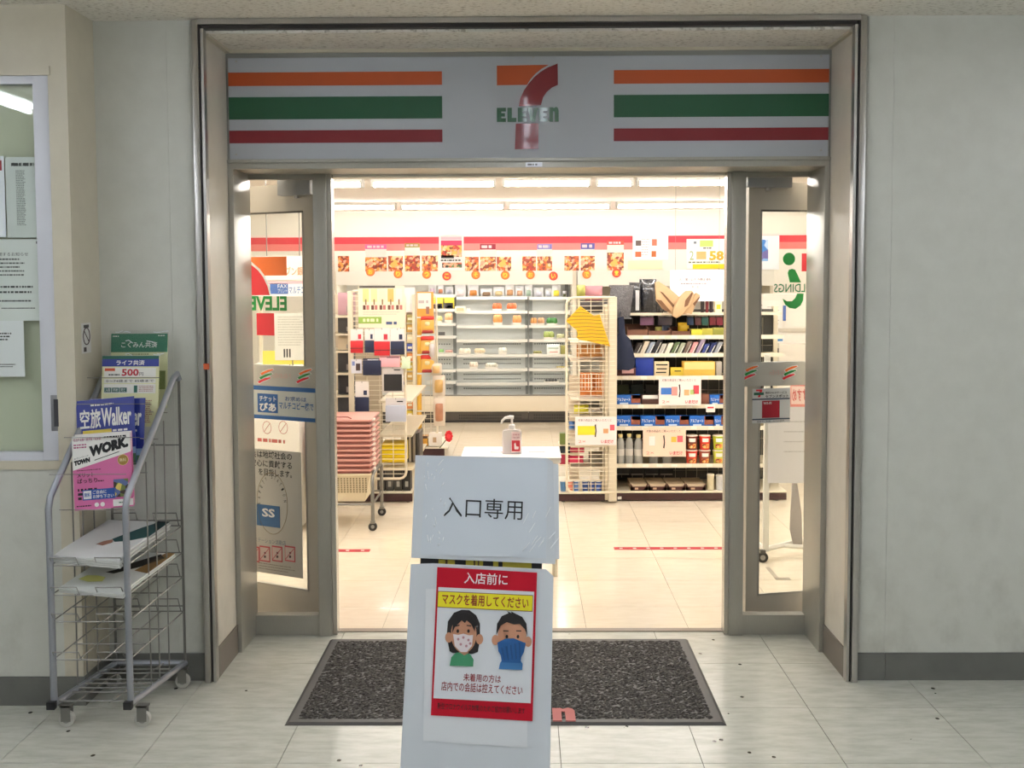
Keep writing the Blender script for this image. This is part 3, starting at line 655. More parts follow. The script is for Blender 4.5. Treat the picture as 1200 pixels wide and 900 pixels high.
# lower notices
spoly('lower_sleeve', ((481.5, 661), (507, 660), (640, 667), (648.5, 675), (643.5, 960), (466, 960)), -.004, SLEEVE)
spoly('backing_sheet', ((499, 690), (618, 690), (618, 876), (496, 868)), -.0065, PAPER)
spoly('mask_poster', ((512.5, 664.5), (629.5, 671), (624, 845), (505, 838)), -.009, mat('poster_red', '#b81329', .6, spec=.2))
spoly('poster_white', ((513.8, 688), (626, 693.5), (622, 824), (508, 818)), -.0105, mat('poster_white', '#dcdfe4', .6))
spoly('poster_yellow_edge', ((513, 692.5), (624.8, 697.5), (624.2, 716.8), (512.2, 711.5)), -.0115, C('#7d3a30'))
spoly('poster_yellow', ((513.8, 693.3), (624.2, 698.3), (623.6, 716), (513, 710.8)), -.0125, C('#e3d81c'))
T_W = C('#f2e8ea'); T_R = C('#8c1522')
stxt('入店前に', 544, 671.5, 595, 685, T_W, -.0115, bold=.012); stxt('マスクを着用してください', 518, 697.5, 619.5, 711, T_R, -.0145, bold=.012)
stxt('未着用の方は', 543, 790, 587, 799.5, T_R, -.0125, bold=.01); stxt('店内での会話は控えてください', 517, 801, 612.5, 812, T_R, -.0125, bold=.01)
stxt('新型コロナウイルス対策のためご協力お願いします', 512.5, 826, 615.5, 834, C('#3c0a10'), -.0125, bold=.008)
def ell(name, cu, cv, ru, rv, y, m, n=28, a0=0, a1=2*math.pi, rot=0):
    pts = []
    for i in range(n):
        a = a0+(a1-a0)*i/(n-1 if a1-a0 < 6.2 else n); du, dv = ru*math.cos(a), rv*math.sin(a); pts.append((cu+du*math.cos(rot)-dv*math.sin(rot), cv+du*math.sin(rot)+dv*math.cos(rot)))
    return spoly(name, pts, y, m, .0008)
SKIN, HAIR = C('#c08a6c'), C('#1c1718')
# child with long hair and dotted mask
spoly('drawn_hair', ((527, 763), (523.5, 745), (525, 728), (532, 718), (541, 714.5), (550, 715), (558, 721), (562.5, 731), (562.5, 750), (560, 764), (554, 766), (530, 765)), -.0118, HAIR)
for u, v in ((526, 747), (562, 749)): ell('drawn_ear', u, v, 4.2, 6, -.0126, SKIN)
ell('drawn_face', 543.5, 743, 15, 22, -.0128, SKIN)
spoly('drawn_fringe', ((530, 742), (531, 726), (536, 719), (544, 717), (552, 720), (557, 729), (556.5, 740), (552, 731), (547, 727), (545, 730), (541, 727), (537, 731), (533, 735)), -.014, HAIR)
for u in (536.5, 549): ell('drawn_eye', u, 739.5, 1.5, 2.1, -.014, HAIR)
for u, s in ((536, -.6), (549.5, .4)): spoly('drawn_brow', ((u-2.6, 732.6-s), (u+2.6, 732.6+s), (u+2.6, 733.8+s), (u-2.6, 733.8-s)), -.0142, HAIR)
spoly('drawn_mask', ((531, 743), (537, 744), (543, 742.5), (550, 744.5), (554.5, 744), (553, 757), (547, 764), (540, 764), (533, 757)), -.0145, C('#ded4d6'))
for u, v in ((537, 749), (543, 747), (549, 750), (540, 755), (546.5, 757), (551, 754)): ell('mask_dot', u, v, 1.5, 1.6, -.0155, C('#b98a92'), 10)
spoly('drawn_neck', ((538, 762), (549, 763), (549, 768), (538, 768)), -.013, SKIN)
spoly('drawn_shirt', ((527, 780), (529, 770), (534, 765), (539, 764.5), (544, 768), (549, 765.5), (552, 768), (555, 773), (554.5, 781)), -.0138, C('#3c8a62'))
# child with short hair and blue mask
for u, v in ((580.5, 750), (619, 752)): ell('drawn_ear', u, v, 4.2, 6, -.0126, SKIN)
ell('drawn_face', 600, 748, 17, 24, -.0128, SKIN)
spoly('drawn_hair', ((581.5, 744), (582.5, 731), (588, 722), (596, 718.5), (594, 716), (599.5, 718.5), (599, 716.5), (605, 719.5), (612, 723), (617, 731), (618, 745), (615, 737), (609, 731), (602, 731.5), (594, 729), (587, 733)), -.014, HAIR)
for u in (594, 607): ell('drawn_eye', u, 746, 1.5, 2.1, -.014, HAIR)
for u in (593, 608): spoly('drawn_brow', ((u-3, 738.6), (u+3, 738.8), (u+3, 740), (u-3, 739.8)), -.0142, HAIR)
spoly('drawn_mask', ((583, 753), (592, 748.5), (602, 748), (616, 753.5), (614, 764), (611, 770), (610, 777), (588, 776), (587, 768), (584, 763)), -.0145, C('#1f5a96'))
for k in range(5): spoly('mask_fold', ((587+k*5.2, 759-k*1.6), (589+k*5.2, 759-k*1.6), (592+k*4.6, 774-k*.6), (590.5+k*4.6, 774-k*.6)), -.0155, C('#1a4d84'))
spoly('drawn_shirt', ((584.5, 784), (586, 777), (590, 771), (600, 775), (609, 772), (612.5, 778), (612, 785)), -.0138, C('#3a74ac'))

# ================================================================== notices behind the hall window
def sheet(name, label, cat, u0, v0, u1, v1, Y, m, th=.0012, group=None, roll=0):
    f = FY(Y); x0, x1, z0, z1 = f.rect(u0, v0, u1, v1); fr = Fr(((x0+x1)/2, Y, z0), roll=roll)
    t = thing(name, label, cat, m=fr.m, group=group); hw = (x1-x0)/2; hh = z1-z0
    MB().box(-hw, hw, -th, 0, 0, hh).build('sheet', m, t, world=False); return t, hw, hh
NP = C('#d5ddd6', .6); GT = C('#4a504c', .7); YG = YP+.021
def nl(t, hw, hh, a, b, c, d, n, seed, m=None, fill=.4): return lines(t, -hw+2*hw*a, -hw+2*hw*b, hh*(1-d), hh*(1-c), n, m or GT, -.002, seed, fill)
t, hw, hh = sheet('window_notice', 'white bordered notice cut off at the left edge of the hall window', 'notice', -60, 183, 6, 278, YG, C('#e8eef2', .6)); nl(t, hw, hh, .1, .9, .2, .9, 9, 1); patch(t, 'red_corner', hw-.03, hw-.008, hh-.05, hh-.015, C('#a02a35'))
t, hw, hh = sheet('window_notice', 'tall list notice at the top right of the hall window', 'notice', 7.5, 184, 47.5, 278.5, YG, C('#c9d3cc', .6)); nl(t, hw, hh, .18, .98, .07, .115, 1, 2, fill=.8); nl(t, hw, hh, .3, .58, .16, .85, 34, 3, C('#7c857f'), .5)
txt(t, '奨励品選別特急', -hw*.66, hw*.95, hh*.885, hh*.93, GT, -.0025, bold=.01)
t, hw, hh = sheet('window_notice', 'wide notice with centred names in the middle of the hall window', 'notice', -60, 280.5, 51, 376, YG, NP)
txt(t, 'に関するお知らせ', -hw*.02, hw*.7, hh*.795, hh*.84, GT, -.0025); nl(t, hw, hh, .45, .84, .22, .46, 5, 6, fill=.35); nl(t, hw, hh, .4, .93, .55, .68, 2, 7, fill=.35); nl(t, hw, hh, .4, .9, .74, .77, 1, 8, fill=.6); nl(t, hw, hh, .55, .95, .83, .86, 1, 9); patch(t, 'corner_mark', hw*.87, hw*.96, hh*.945, hh*.975, C('#55595a'))
t, hw, hh = sheet('window_notice', 'small white notice hanging lowest in the hall window', 'notice', -60, 376, 28.5, 441.5, YG-.002, C('#e0e6e4', .6)); nl(t, hw, hh, .5, .88, .2, .36, 3, 11, fill=.5); nl(t, hw, hh, .6, .92, .76, .84, 2, 12, fill=.4); patch(t, 'round_mark', hw*.2, hw*.36, hh*.86, hh*.93, C('#6f7370'))
# pillar sticker (on the pillar's side face)
sx = XP+.001; p0 = pt(95, 378, 0)
def side(u, v):
    d = raydir(u, v); s = (sx-CAM.x)/d.x; q = CAM+d*s; return q
a, b, c = side(95, 379), side(106, 379), side(100, 414)
ps = thing('pillar_sticker', 'narrow white no-entry sticker with a struck-through oval on the beige pillar', 'sticker', (sx, (a.y+b.y)/2, c.z))
ya, yb = a.y+.002, min(b.y, .0)-.002; zm, zM = c.z, a.z
MB().box(sx-.001, sx+.0008, ya, yb, zm, zM).build('label', C('#d9d6d2'), ps)
yc, r_ = (ya+yb)/2, (yb-ya)*.36; zc = zm+(zM-zm)*.56
mb = MB(); mb.tube([(sx+.001, yc+r_*math.cos(k*math.pi/10), zc+r_*1.0*math.sin(k*math.pi/10)*1.05) for k in range(21)], .0022, 5); mb.tube([(sx+.001, yc-r_*.7, zc+r_*.7), (sx+.001, yc+r_*.7, zc-r_*.7)], .002, 5); mb.build('struck_ring', C('#4d3a3c'), ps)
MB().box(sx+.0005, sx+.0015, yc-r_*.8, yc+r_*.8, zM-(zM-zm)*.16, zM-(zM-zm)*.06).build('heading', C('#44403f'), ps); MB().box(sx+.0005, sx+.0015, yc-r_*.9, yc-r_*.1, zm+(zM-zm)*.05, zm+(zM-zm)*.2).build('hand_mark', C('#443c3a'), ps)
# wall screw spots on trim: small orange tag
o_ = FY(-.013); x0, x1, z0, z1 = o_.rect(238.5, 426, 245, 433); tg = MB().box(x0, x1, -.014, -.0125, z0, z1).build('trim_tag', C('#c4582c')); tag(tg, 'small orange tag stuck on the left steel door trim', 'tag')

# ================================================================== magazine rack
CH = mat('chrome_wire', '#84827d', .42, .7); TUBE = mat('grey_tube', '#9a9da4', .35, .55); CAP = C('#17171a', .4)
yf, yb_ = gd(110, 858).y+.03, -.035
A = gd(57, 848, .0); Bp = gd(149, 848, .0)
xl0, xr0 = gd(60, 858).x, gd(150, 858).x
rot = R(7); RK = thing('magazine_rack', 'grey tubular magazine rack with wire shelves on casters beside the window pillar', 'magazine rack', (xl0, yf, 0))
def rk(lx, ly, z): return (xl0+lx+ly*.16, yf+ly, z)     # local frame of the rack: lx across, ly back
W_, DP = xr0-xl0, yb_-yf
# base
for lx in (0, W_):
    MB().tube([rk(lx, -.01, .085), rk(lx, DP, .085)], .011, 8).build('base_rail', TUBE, RK, smooth=True)
MB().tube([rk(0, DP, .085), rk(W_, DP, .085)], .011, 8).build('base_rail', TUBE, RK, smooth=True)
for ly in (.012, .09, .13, .17, .21, .27, .31): MB().tube([rk(0, ly, .09), rk(W_, ly, .09)], .0028, 6).build('base_wire', CH, RK)
for lx in (W_*.25, W_*.7): MB().tube([rk(lx, .01, .086), rk(lx, DP, .086)], .0028, 6).build('base_wire', CH, RK)
for lx in (0, W_):
    p = rk(lx, -.015, .085); MB().box(p[0]-.014, p[0]+.014, p[1]-.012, p[1]+.01, .073, .099).build('end_cap', CAP, RK, bevel=.002)
# front posts that lean back at the top
zk = .775; zt_ = 1.15
for lx in (0, W_):
    pts = [rk(lx, 0, .085), rk(lx, 0, zk-.03), rk(lx, .012, zk+.01)]+[rk(lx, .012+(DP-.05)*k/4, zk+.01+(zt_-zk-.01)*k/4) for k in range(1, 5)]+[rk(lx, DP-.012, zt_+.012), rk(lx, DP, zt_-.01)]
    MB().tube(pts, .0115, 10).build('post', TUBE, RK, smooth=True)
for lx in (0, W_): MB().tube([rk(lx, DP, .085), rk(lx, DP, zt_-.01)], .005, 6).build('rear_upright', CH, RK)
for lx in (.0, W_):
    for ly in (.14, .2, .27):
        MB().tube([rk(lx, ly, .09), rk(lx, ly, zk+(ly/DP)*(zt_-zk)-.03)], .0026, 5).build('side_wire', CH, RK)
for z in (.3, .62, .9): MB().tube([rk(0, DP, z), rk(W_, DP, z)], .0026, 5).build('back_wire', CH, RK)
# casters
for lx in (.0, W_):
    for ly in (.02, DP-.02):
        p = rk(lx+(.03 if ly < .1 else 0), ly, 0); c = MB().disc(p[0], .026, .026, p[1]-.009, p[1]+.009, 18).build('caster_wheel', mat('caster_grey', '#b9b7b0', .4), RK)
        MB().disc(p[0], .026, .013, p[1]-.0105, p[1]+.0105, 12).build('wheel_hub', C('#8d8c88', .4), c)
        MB().box(p[0]-.016, p[0]+.016, p[1]-.014, p[1]-.0115, .02, .074).box(p[0]-.016, p[0]+.016, p[1]+.0115, p[1]+.014, .02, .074).box(p[0]-.02, p[0]+.02, p[1]-.014, p[1]+.014, .068, .075).build('caster_fork', CH, RK)
# wire shelves
def tray(zf, zr):
    s = MB(); z = lambda ly: zf+(zr-zf)*ly/DP
    for lx in (.0, W_*.33, W_*.67, W_): s.tube([rk(lx, -.0, z(0)), rk(lx, DP, z(DP))], .0024, 5)
    for ly in (.0, .12, .24, DP): s.tube([rk(0, ly, z(ly)), rk(W_, ly, z(ly))], .0024, 5)
    for a in (.04, .62):   # lip loops, front and rear
        for ly, up in ((-.0, .03), (DP, .05)):
            s.tube([rk(W_*a, ly, z(ly)), rk(W_*a-.004, ly-.012, z(ly)+up), rk(W_*(a+.32), ly-.012, z(ly)+up), rk(W_*(a+.32)+.004, ly, z(ly))], .0022, 5)
    return s.build('wire_shelf', CH, RK)
ZTR = [(.555, .60), (.455, .50), (.365, .41), (.235, .28)]
for a in ZTR: tray(*a)
# pockets of the slanted top: wire lips
for k, (ly, z) in enumerate(((.03, .73), (.12, .84), (.20, .945), (.27, 1.03))):
    for pts in ([rk(0, ly+.03, z), rk(W_, ly+.03, z)], [rk(0, ly-.02, z+.13), rk(W_, ly-.02, z+.13)], [rk(W_*.15, ly+.03, z), rk(W_*.15, ly-.02, z+.01)], [rk(W_*.85, ly+.03, z), rk(W_*.85, ly-.02, z+.01)]):
        MB().tube(pts, .0014, 5).build('pocket_wire', CH, RK)

# printed matter in the rack
def mag(name, label, u0, v0, u1, v1, Y, m, roll=0, lean=-10, th=.005, group=None, cat='magazine'):
    cu = (u0+u1)/2; o = pt(cu, v1, Y); fr = Fr(o, roll=roll, lean=lean); k = mpp(Y+.01); hw = (u1-u0)/2*k; a = fr.xz(cu, v0); hh = a[1]
    t = thing(name, label, cat, m=fr.m, group=group)
    MB().box(-hw, hw, 0, th, 0, hh).build('cover', m, t, world=False); MB().box(-hw+.001, hw-.001, .0008, th-.0008, -.0005, hh+.0006).build('pages', C('#d9d6cc'), t, world=False)
    return t, fr, hw, hh
def mtxt(t, s, hw, hh, a, b, c, d, m, y=-.0015, **k): return txt(t, s, -hw+2*hw*a, -hw+2*hw*b, hh*(1-d), hh*(1-c), m, y, **k)
def mpat(t, n, hw, hh, a, b, c, d, m, y=-.0004, th=.0006): return MB().box(-hw+2*hw*a, -hw+2*hw*b, y-th, y, hh*(1-d), hh*(1-c)).build(n, m, t, world=False)
def mlin(t, hw, hh, a, b, c, d, n, m, seed, y=-.0015, fill=.5): return lines(t, -hw+2*hw*a, -hw+2*hw*b, hh*(1-d), hh*(1-c), n, m, y, seed, fill)
WH = C('#eceae4'); NAVY = C('#1f2f86', .35, coat=.3); CREAM = C('#d8d6a8', .4)
# green leaflet in a clear bag
t, fr_, hw, hh = mag('green_leaflet', 'cream leaflet with dark green heading in a clear bag, rearmost in the rack', 128.5, 391, 195.5, 478, -.085, CREAM, lean=-7, cat='leaflet')
mpat(t, 'green_heading', hw, hh, 0, 1, 0, .25, C('#15704e', .35, coat=.3)); mtxt(t, 'こくみん共済', hw, hh, .18, .82, .11, .19, WH, bold=.012); mlin(t, hw, hh, .03, .14, .02, .05, 1, WH, 4); mlin(t, hw, hh, .83, .97, .015, .04, 1, WH, 5)
mlin(t, hw, hh, .3, .7, .265, .29, 1, C('#6a6a4a'), 4); mpat(t, 'photo_corner', hw, hh, .84, .97, .5, .75, C('#7f8a50'))
MB().box(-hw-.004, hw+.004, -.006, -.0055, -.002, hh+.012).build('clear_bag', mat('clear_bag', '#ffffff', .05, tr=((.97, .98, .98), 1.45)), t, world=False)
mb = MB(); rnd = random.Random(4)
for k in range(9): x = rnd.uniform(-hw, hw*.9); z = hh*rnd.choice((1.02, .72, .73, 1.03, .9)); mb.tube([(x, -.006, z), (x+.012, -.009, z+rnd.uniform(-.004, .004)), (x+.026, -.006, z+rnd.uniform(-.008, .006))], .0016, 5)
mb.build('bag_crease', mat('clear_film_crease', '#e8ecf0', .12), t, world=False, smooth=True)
# life insurance leaflet
t, fr_, hw, hh = mag('insurance_leaflet', 'cream leaflet with navy heading and red 500 yen price in the rack', 117.5, 417, 185, 500, -.155, CREAM, lean=-8, cat='leaflet')
mpat(t, 'dark_strip', hw, hh, 0, 1, 0, .045, C('#1c5a4a')); mpat(t, 'navy_heading', hw, hh, 0, 1, .045, .15, NAVY); mtxt(t, 'ライフ共済', hw, hh, .25, .75, .06, .135, WH, bold=.02)
mpat(t, 'price_box', hw, hh, .04, .95, .17, .30, C('#e4e2da')); mpat(t, 'orange_tag', hw, hh, .05, .23, .175, .215, C('#c4502a'), -.0012); mtxt(t, '500', hw, hh, .35, .65, .185, .285, C('#b01c2c'), -.002, bold=.03); mtxt(t, '円', hw, hh, .66, .73, .235, .285, M_INK, -.002); mlin(t, hw, hh, .12, .33, .25, .285, 1, M_INK, 3, -.002)
mpat(t, 'age_box', hw, hh, .04, .95, .325, .385, C('#e4e2da')); mtxt(t, '0〜74歳まで 85歳まで', hw, hh, .08, .92, .335, .375, M_INK, -.002); mpat(t, 'cover_box', hw, hh, .04, .95, .4, .53, C('#e4e2da'))
for k, s in enumerate(('入院', '手術', '死亡')): mpat(t, 'green_tag', hw, hh, .05+k*.135, .175+k*.135, .45, .515, C('#2b5a50'), -.0012); mtxt(t, s, hw, hh, .07+k*.135, .155+k*.135, .46, .505, WH, -.0022)
mpat(t, 'green_bar', hw, hh, .57, .63, .42, .52, C('#2c6a58'), -.0012); mlin(t, hw, hh, .66, .94, .42, .51, 4, C('#b88a80'), 7, -.0015); mlin(t, hw, hh, .7, .9, .62, .95, 12, C('#a06a60'), 8); mlin(t, hw, hh, .05, .6, .6, .7, 3, C('#8a8560'), 9)
# blue magazines
for k, (u0, u1, v0, rl, Y, lb) in enumerate(((101, 168, 467, -1, -.235, 'navy blue travel magazine tucked behind another copy in the rack'), (91, 160, 467, -5, -.262, 'navy blue travel magazine with white and yellow title, frontmost copy in the rack'))):
    t, fr_, hw, hh = mag('travel_magazine', lb, u0, v0, u1, 545, Y, NAVY, roll=rl, lean=-12, group='blue travel magazines')
    mtxt(t, '空旅', hw, hh, .06, .42, .14, .44, WH, bold=.02); mtxt(t, 'Walker', hw, hh, .43, .95, .14, .42, WH, bold=.03); mpat(t, 'yellow_rule', hw, hh, .1, .6, .46, .51, C('#d9c24a')); mlin(t, hw, hh, .62, .92, .46, .52, 1, WH, 5); mlin(t, hw, hh, .25, .75, .06, .11, 1, WH, 6); mtxt(t, '千葉市', hw, hh, .42, .6, .6, .75, WH)
    mpat(t, 'cover_photo', hw, hh, .8, 1, .86, 1, C('#4f7a52')); mpat(t, 'cover_sky', hw, hh, .8, 1, .76, .86, C('#8fb0d0')); MB().disc(-hw*.82, hh*.47, .006, -.0012, -.0004, 12).build('pink_dot', C('#d88a94'), t, world=False)
# pink magazines
for k, (u0, u1, v0, v1, rl, Y, lb) in enumerate(((90, 158, 507, 594, -4, -.325, 'pink and white job magazine almost hidden behind its twin in the rack'), (87, 157, 509, 596, -4.5, -.35, 'pink and white job magazine with bold black title, frontmost in the rack'))):
    t, fr_, hw, hh = mag('job_magazine', lb, u0, v0, u1, v1, Y, C('#cf6a9c', .35, coat=.3), roll=rl, lean=-9, group='pink job magazines')
    MB().prism([(-hw, hh), (hw, hh), (hw, hh*.74), (-hw, hh*.54)], -.001, -.0003).build('white_heading', WH, t, world=False)
    sh = math.tan(R(11))
    txt(t, 'WORK.', -hw*.42, hw*.93, hh*.755, hh*.905, M_INK, -.0018, bold=.075, shear=sh); txt(t, 'TOWN', -hw*.95, -hw*.40, hh*.62, hh*.69, M_INK, -.0018, bold=.09, shear=sh)
    MB().prism([(-hw*.25, hh*.655), (hw*.6, hh*.745), (hw*.6, hh*.755), (-hw*.25, hh*.665)], -.0018, -.001).build('title_rule', M_INK, t, world=False)
    txt(t, 'タウンワーク', -hw*.95, -hw*.45, hh*.70, hh*.725, M_INK, -.0018, shear=sh); mtxt(t, '名古屋北部・東海版・知多版', hw, hh, .03, .5, .03, .07, C('#b0447a'), -.0018, bold=.005); mlin(t, hw, hh, .03, .3, .1, .17, 2, C('#b0447a'), 6, -.0018); mlin(t, hw, hh, .55, .97, .02, .06, 1, M_INK, 16, -.0018)
    MB().disc(hw*.72, hh*.635, .017, -.0018, -.0008, 20).build('gold_seal', C('#9a7a35'), t, world=False); MB().disc(hw*.72, hh*.635, .0185, -.001, -.0005, 20).build('seal_rim', C('#e0c880'), t, world=False); txt(t, '無料', hw*.6, hw*.84, hh*.61, hh*.66, C('#e8dcb0'), -.0022)
    mtxt(t, 'メリット', hw, hh, .07, .36, .5, .56, M_INK, bold=.015); mtxt(t, 'ばっちり', hw, hh, .07, .41, .575, .64, M_INK, bold=.015); mlin(t, hw, hh, .07, .55, .455, .475, 1, M_INK, 5); mlin(t, hw, hh, .42, .54, .61, .635, 1, M_INK, 5); mlin(t, hw, hh, .07, .5, .70, .87, 3, M_INK, 15, fill=.6)
    mpat(t, 'blue_sticker', hw, hh, .15, .7, .73, .87, C('#1f4fa0', .3, coat=.4), -.0015); mpat(t, 'sticker_box', hw, hh, .165, .3, .745, .855, WH, -.0025); mtxt(t, '無料', hw, hh, .18, .285, .77, .83, C('#1f4fa0'), -.0038, bold=.015); mtxt(t, 'ご自由に', hw, hh, .325, .56, .745, .795, WH, -.003, bold=.015); mtxt(t, 'お持ち下さい', hw, hh, .325, .68, .805, .855, WH, -.003, bold=.015)
    mpat(t, 'cover_picture', hw, hh, .68, .93, .62, .86, photo_mat('mag_photo', ['#3b2b26', '#d8c060', '#e8e0d0', '#5a6a9a', '#6a7a3a'], 60, 1)); mpat(t, 'white_badge', hw, hh, .66, 1, .89, .98, WH); mlin(t, hw, hh, .76, .95, .92, .95, 1, C('#4a7a60'), 2, -.0018)
    for q in (.38, .48): MB().disc(-hw+2*hw*q, hh*.06, .0075, -.0012, -.0004, 12).build('white_dot', WH, t, world=False)
    mlin(t, hw, hh, .04, .32, .93, .96, 1, M_INK, 12)
# magazines lying in the wire shelves
def lying(name, label, z, zr, m, decos, n=3, w=.235, off=.0, rz=0, curl=.02):
    p = Vector(rk(W_*.5+off, .17, z+(zr-z)*.5)); tilt = math.atan2(zr-z, DP)
    mm = Matrix.Translation(p) @ Matrix.Rotation(R(rz)-.16, 4, 'Z') @ Matrix.Rotation(tilt, 4, 'X')
    t = thing(name, label, 'magazine', m=mm, group='magazines lying in the rack'); hw, hd = w/2, .175
    for k in range(n):
        dx = random.uniform(-.006, .006); z0 = .004+k*.0075
        def fn(a, b, z0=z0, dx=dx): return (-hw+2*hw*a+dx, -hd+2*hd*b, z0-(curl*(1-b*4)**2 if b < .25 else 0)*.6*(a*.7+.3))
        g = MB().grid(10, 12, fn); gg = MB().grid(10, 12, lambda a, b: tuple(Vector(fn(a, b))+Vector((0, 0, .006)))); ring = MB().add(g.v, [f[::-1] for f in g.f]).add(gg.v, gg.f)
        nn = 11
        edge = [(i, i+1) for i in range(10)]+[(10+nn*j, 10+nn*(j+1)) for j in range(12)]+[(132+10-i, 132+9-i) for i in range(10)]+[(nn*(12-j), nn*(11-j)) for j in range(12)]
        N = len(g.v); ring.f += [(a, b, b+N, a+N) for a, b in edge]
        ring.build('copy' if k < n-1 else 'top_copy', C('#cfcfcb') if k < n-1 else m, t, world=False)
    zt2 = .004+(n-1)*.0075+.0068
    for nm, poly, mm2 in decos: MB().prismz([(-hw+2*hw*a, -hd+2*hd*b) for a, b in poly], zt2, zt2+.0006).build(nm, mm2, t, world=False)
    return t
lying('white_magazine', 'stack of white magazines with a teal-sleeved figure, upper wire shelf of the rack', ZTR[0][0], ZTR[0][1], C('#dcdcdc', .3), [('printed_sleeve', ((.5, .45), (.6, .38), (.78, .42), (1, .55), (1, .95), (.85, .98), (.7, .8)), C('#1d4a4c')), ('printed_hand', ((.38, .3), (.5, .27), (.58, .36), (.52, .44), (.42, .38)), C('#9a6a58')), ('printed_jacket', ((.8, .9), (1, .7), (1, 1), (.8, 1)), C('#202428'))], 4)
lying('floral_magazine', 'pale magazines with yellow-green flowers and a black bird, lower wire shelf of the rack', ZTR[1][0], ZTR[1][1], C('#d8dad6', .3), [('printed_bird', ((.35, .42), (.5, .4), (.75, .6), (.95, .85), (.8, .95), (.55, .7), (.45, .5)), C('#17140f')), ('printed_flowers', ((.1, .22), (.3, .17), (.5, .2), (.46, .3), (.3, .33), (.14, .32)), C('#c6c670')), ('printed_field', ((.75, .5), (1, .45), (1, 1), (.85, 1)), C('#8a6a3c'))], 2, off=.012, rz=-2)
# ================================================================== the shop: shell
SZ = 2.32; YB = 9.0
struct('ceiling_store', MB().box(-3.7, 4.0, YDOOR+.1, YB+.1, SZ, SZ+.08), M_STORECEIL)
struct('wall_store_back', MB().box(-3.7, 4.0, YB, YB+.1, 0, SZ), M_STOREWALL)
struct('wall_store_left', MB().box(-3.7, -3.6, YDOOR+.1, YB, 0, SZ), M_STOREWALL)
struct('wall_store_right', MB().box(3.9, 4.0, YDOOR+.1, YB, 0, SZ), M_STOREWALL)
struct('wall_store_front_left', MB().box(-3.7, XRL-.05, .5, .6, 0, CZ), M_STOREWALL)
struct('wall_store_front_right', MB().box(XRR+.05, 4.0, .5, .6, 0, CZ), M_STOREWALL)
# red wall band (on the back wall)
fb = FY(YB-.004); zb0 = fb.xz(620, 293)[1]; zb1 = fb.xz(620, 285)[1]; zb2 = fb.xz(620, 277)[1]; zb3 = fb.xz(620, 274.5)[1]
bd = sgroup('trim_4')
for a, b, m in ((zb1, zb2, C('#e0323f', .6)), (zb0, zb1, C('#e97a74', .6)), (zb2, zb3, C('#f6e2da', .6))): MB().box(-3.6, 3.9, YB-.006, YB, a, b).build('wall_band', m, bd)
# ceiling vent
v0 = pt(591, 209, 4.1); vt = thing('ceiling_vent', 'slatted white air outlet on the shop ceiling above the lamps', 'vent', (pt(622, 209, 4.6).x, 4.6, SZ-.012))
vx0, vx1 = pt(588, 209, 4.6).x, pt(655, 209, 4.6).x
MB().box(vx0, vx1, 4.40, 4.78, SZ-.006, SZ-.0005).build('backing', C('#8a827a', .7), vt)
for k in range(22): x = vx0+(vx1-vx0)*(k+.5)/22; MB().box(x-.004, x+.004, 4.41, 4.77, SZ-.016, SZ-.006).build('slat', C('#d8d0c8', .6), vt)
MB().box(vx0-.02, vx0, 4.38, 4.80, SZ-.016, SZ-.0005).box(vx1, vx1+.02, 4.38, 4.80, SZ-.016, SZ-.0005).box(vx0, vx1, 4.38, 4.40, SZ-.016, SZ-.0005).box(vx0, vx1, 4.78, 4.80, SZ-.016, SZ-.0005).build('frame', C('#e0d8d0', .6), vt)
SC_ = (1, .96, .91)
YA = CAM.y+F*(SZ-.055-1.5)/(327.5-218); YBB = CAM.y+F*(SZ-.055-1.5)/(327.5-244)
YBB = min(YBB, YB-.35)
rows = [(YA, [(380, 426), (436, 581), (589, 692), (700, 740), (746, 890)], 'nearer visible row'), (YBB, [(330, 464), (470, 591), (596, 715), (722, 850), (858, 980)], 'row by the back wall')]
for Y, sp_, nm in rows:
    for k, (a, b) in enumerate(sp_):
        x0, x1 = pt(a, 230, Y).x, pt(b, 230, Y).x
        lamp('shop_ceiling_light', 'bright shop ceiling tube light, %s from left in the %s' % (ORD[k], nm), (x0+x1)/2, Y, SZ, max(.3, x1-x0), 'x', STORE_LIGHT, width=.16, group='shop ceiling lights', tubes=1, col=SC_)
for Y, nm in ((1.55, 'row just inside the doorway'), (2.9, 'row over the floor tape')):
    for k, x in enumerate((-2.3, -1.0, .3, 1.6, 2.9)): lamp('shop_ceiling_light', 'shop ceiling tube light, %s from left in the %s' % (ORD[k], nm), x, Y, SZ, 1.2, 'x', STORE_LIGHT, width=.16, group='shop ceiling lights', tubes=1, col=SC_)

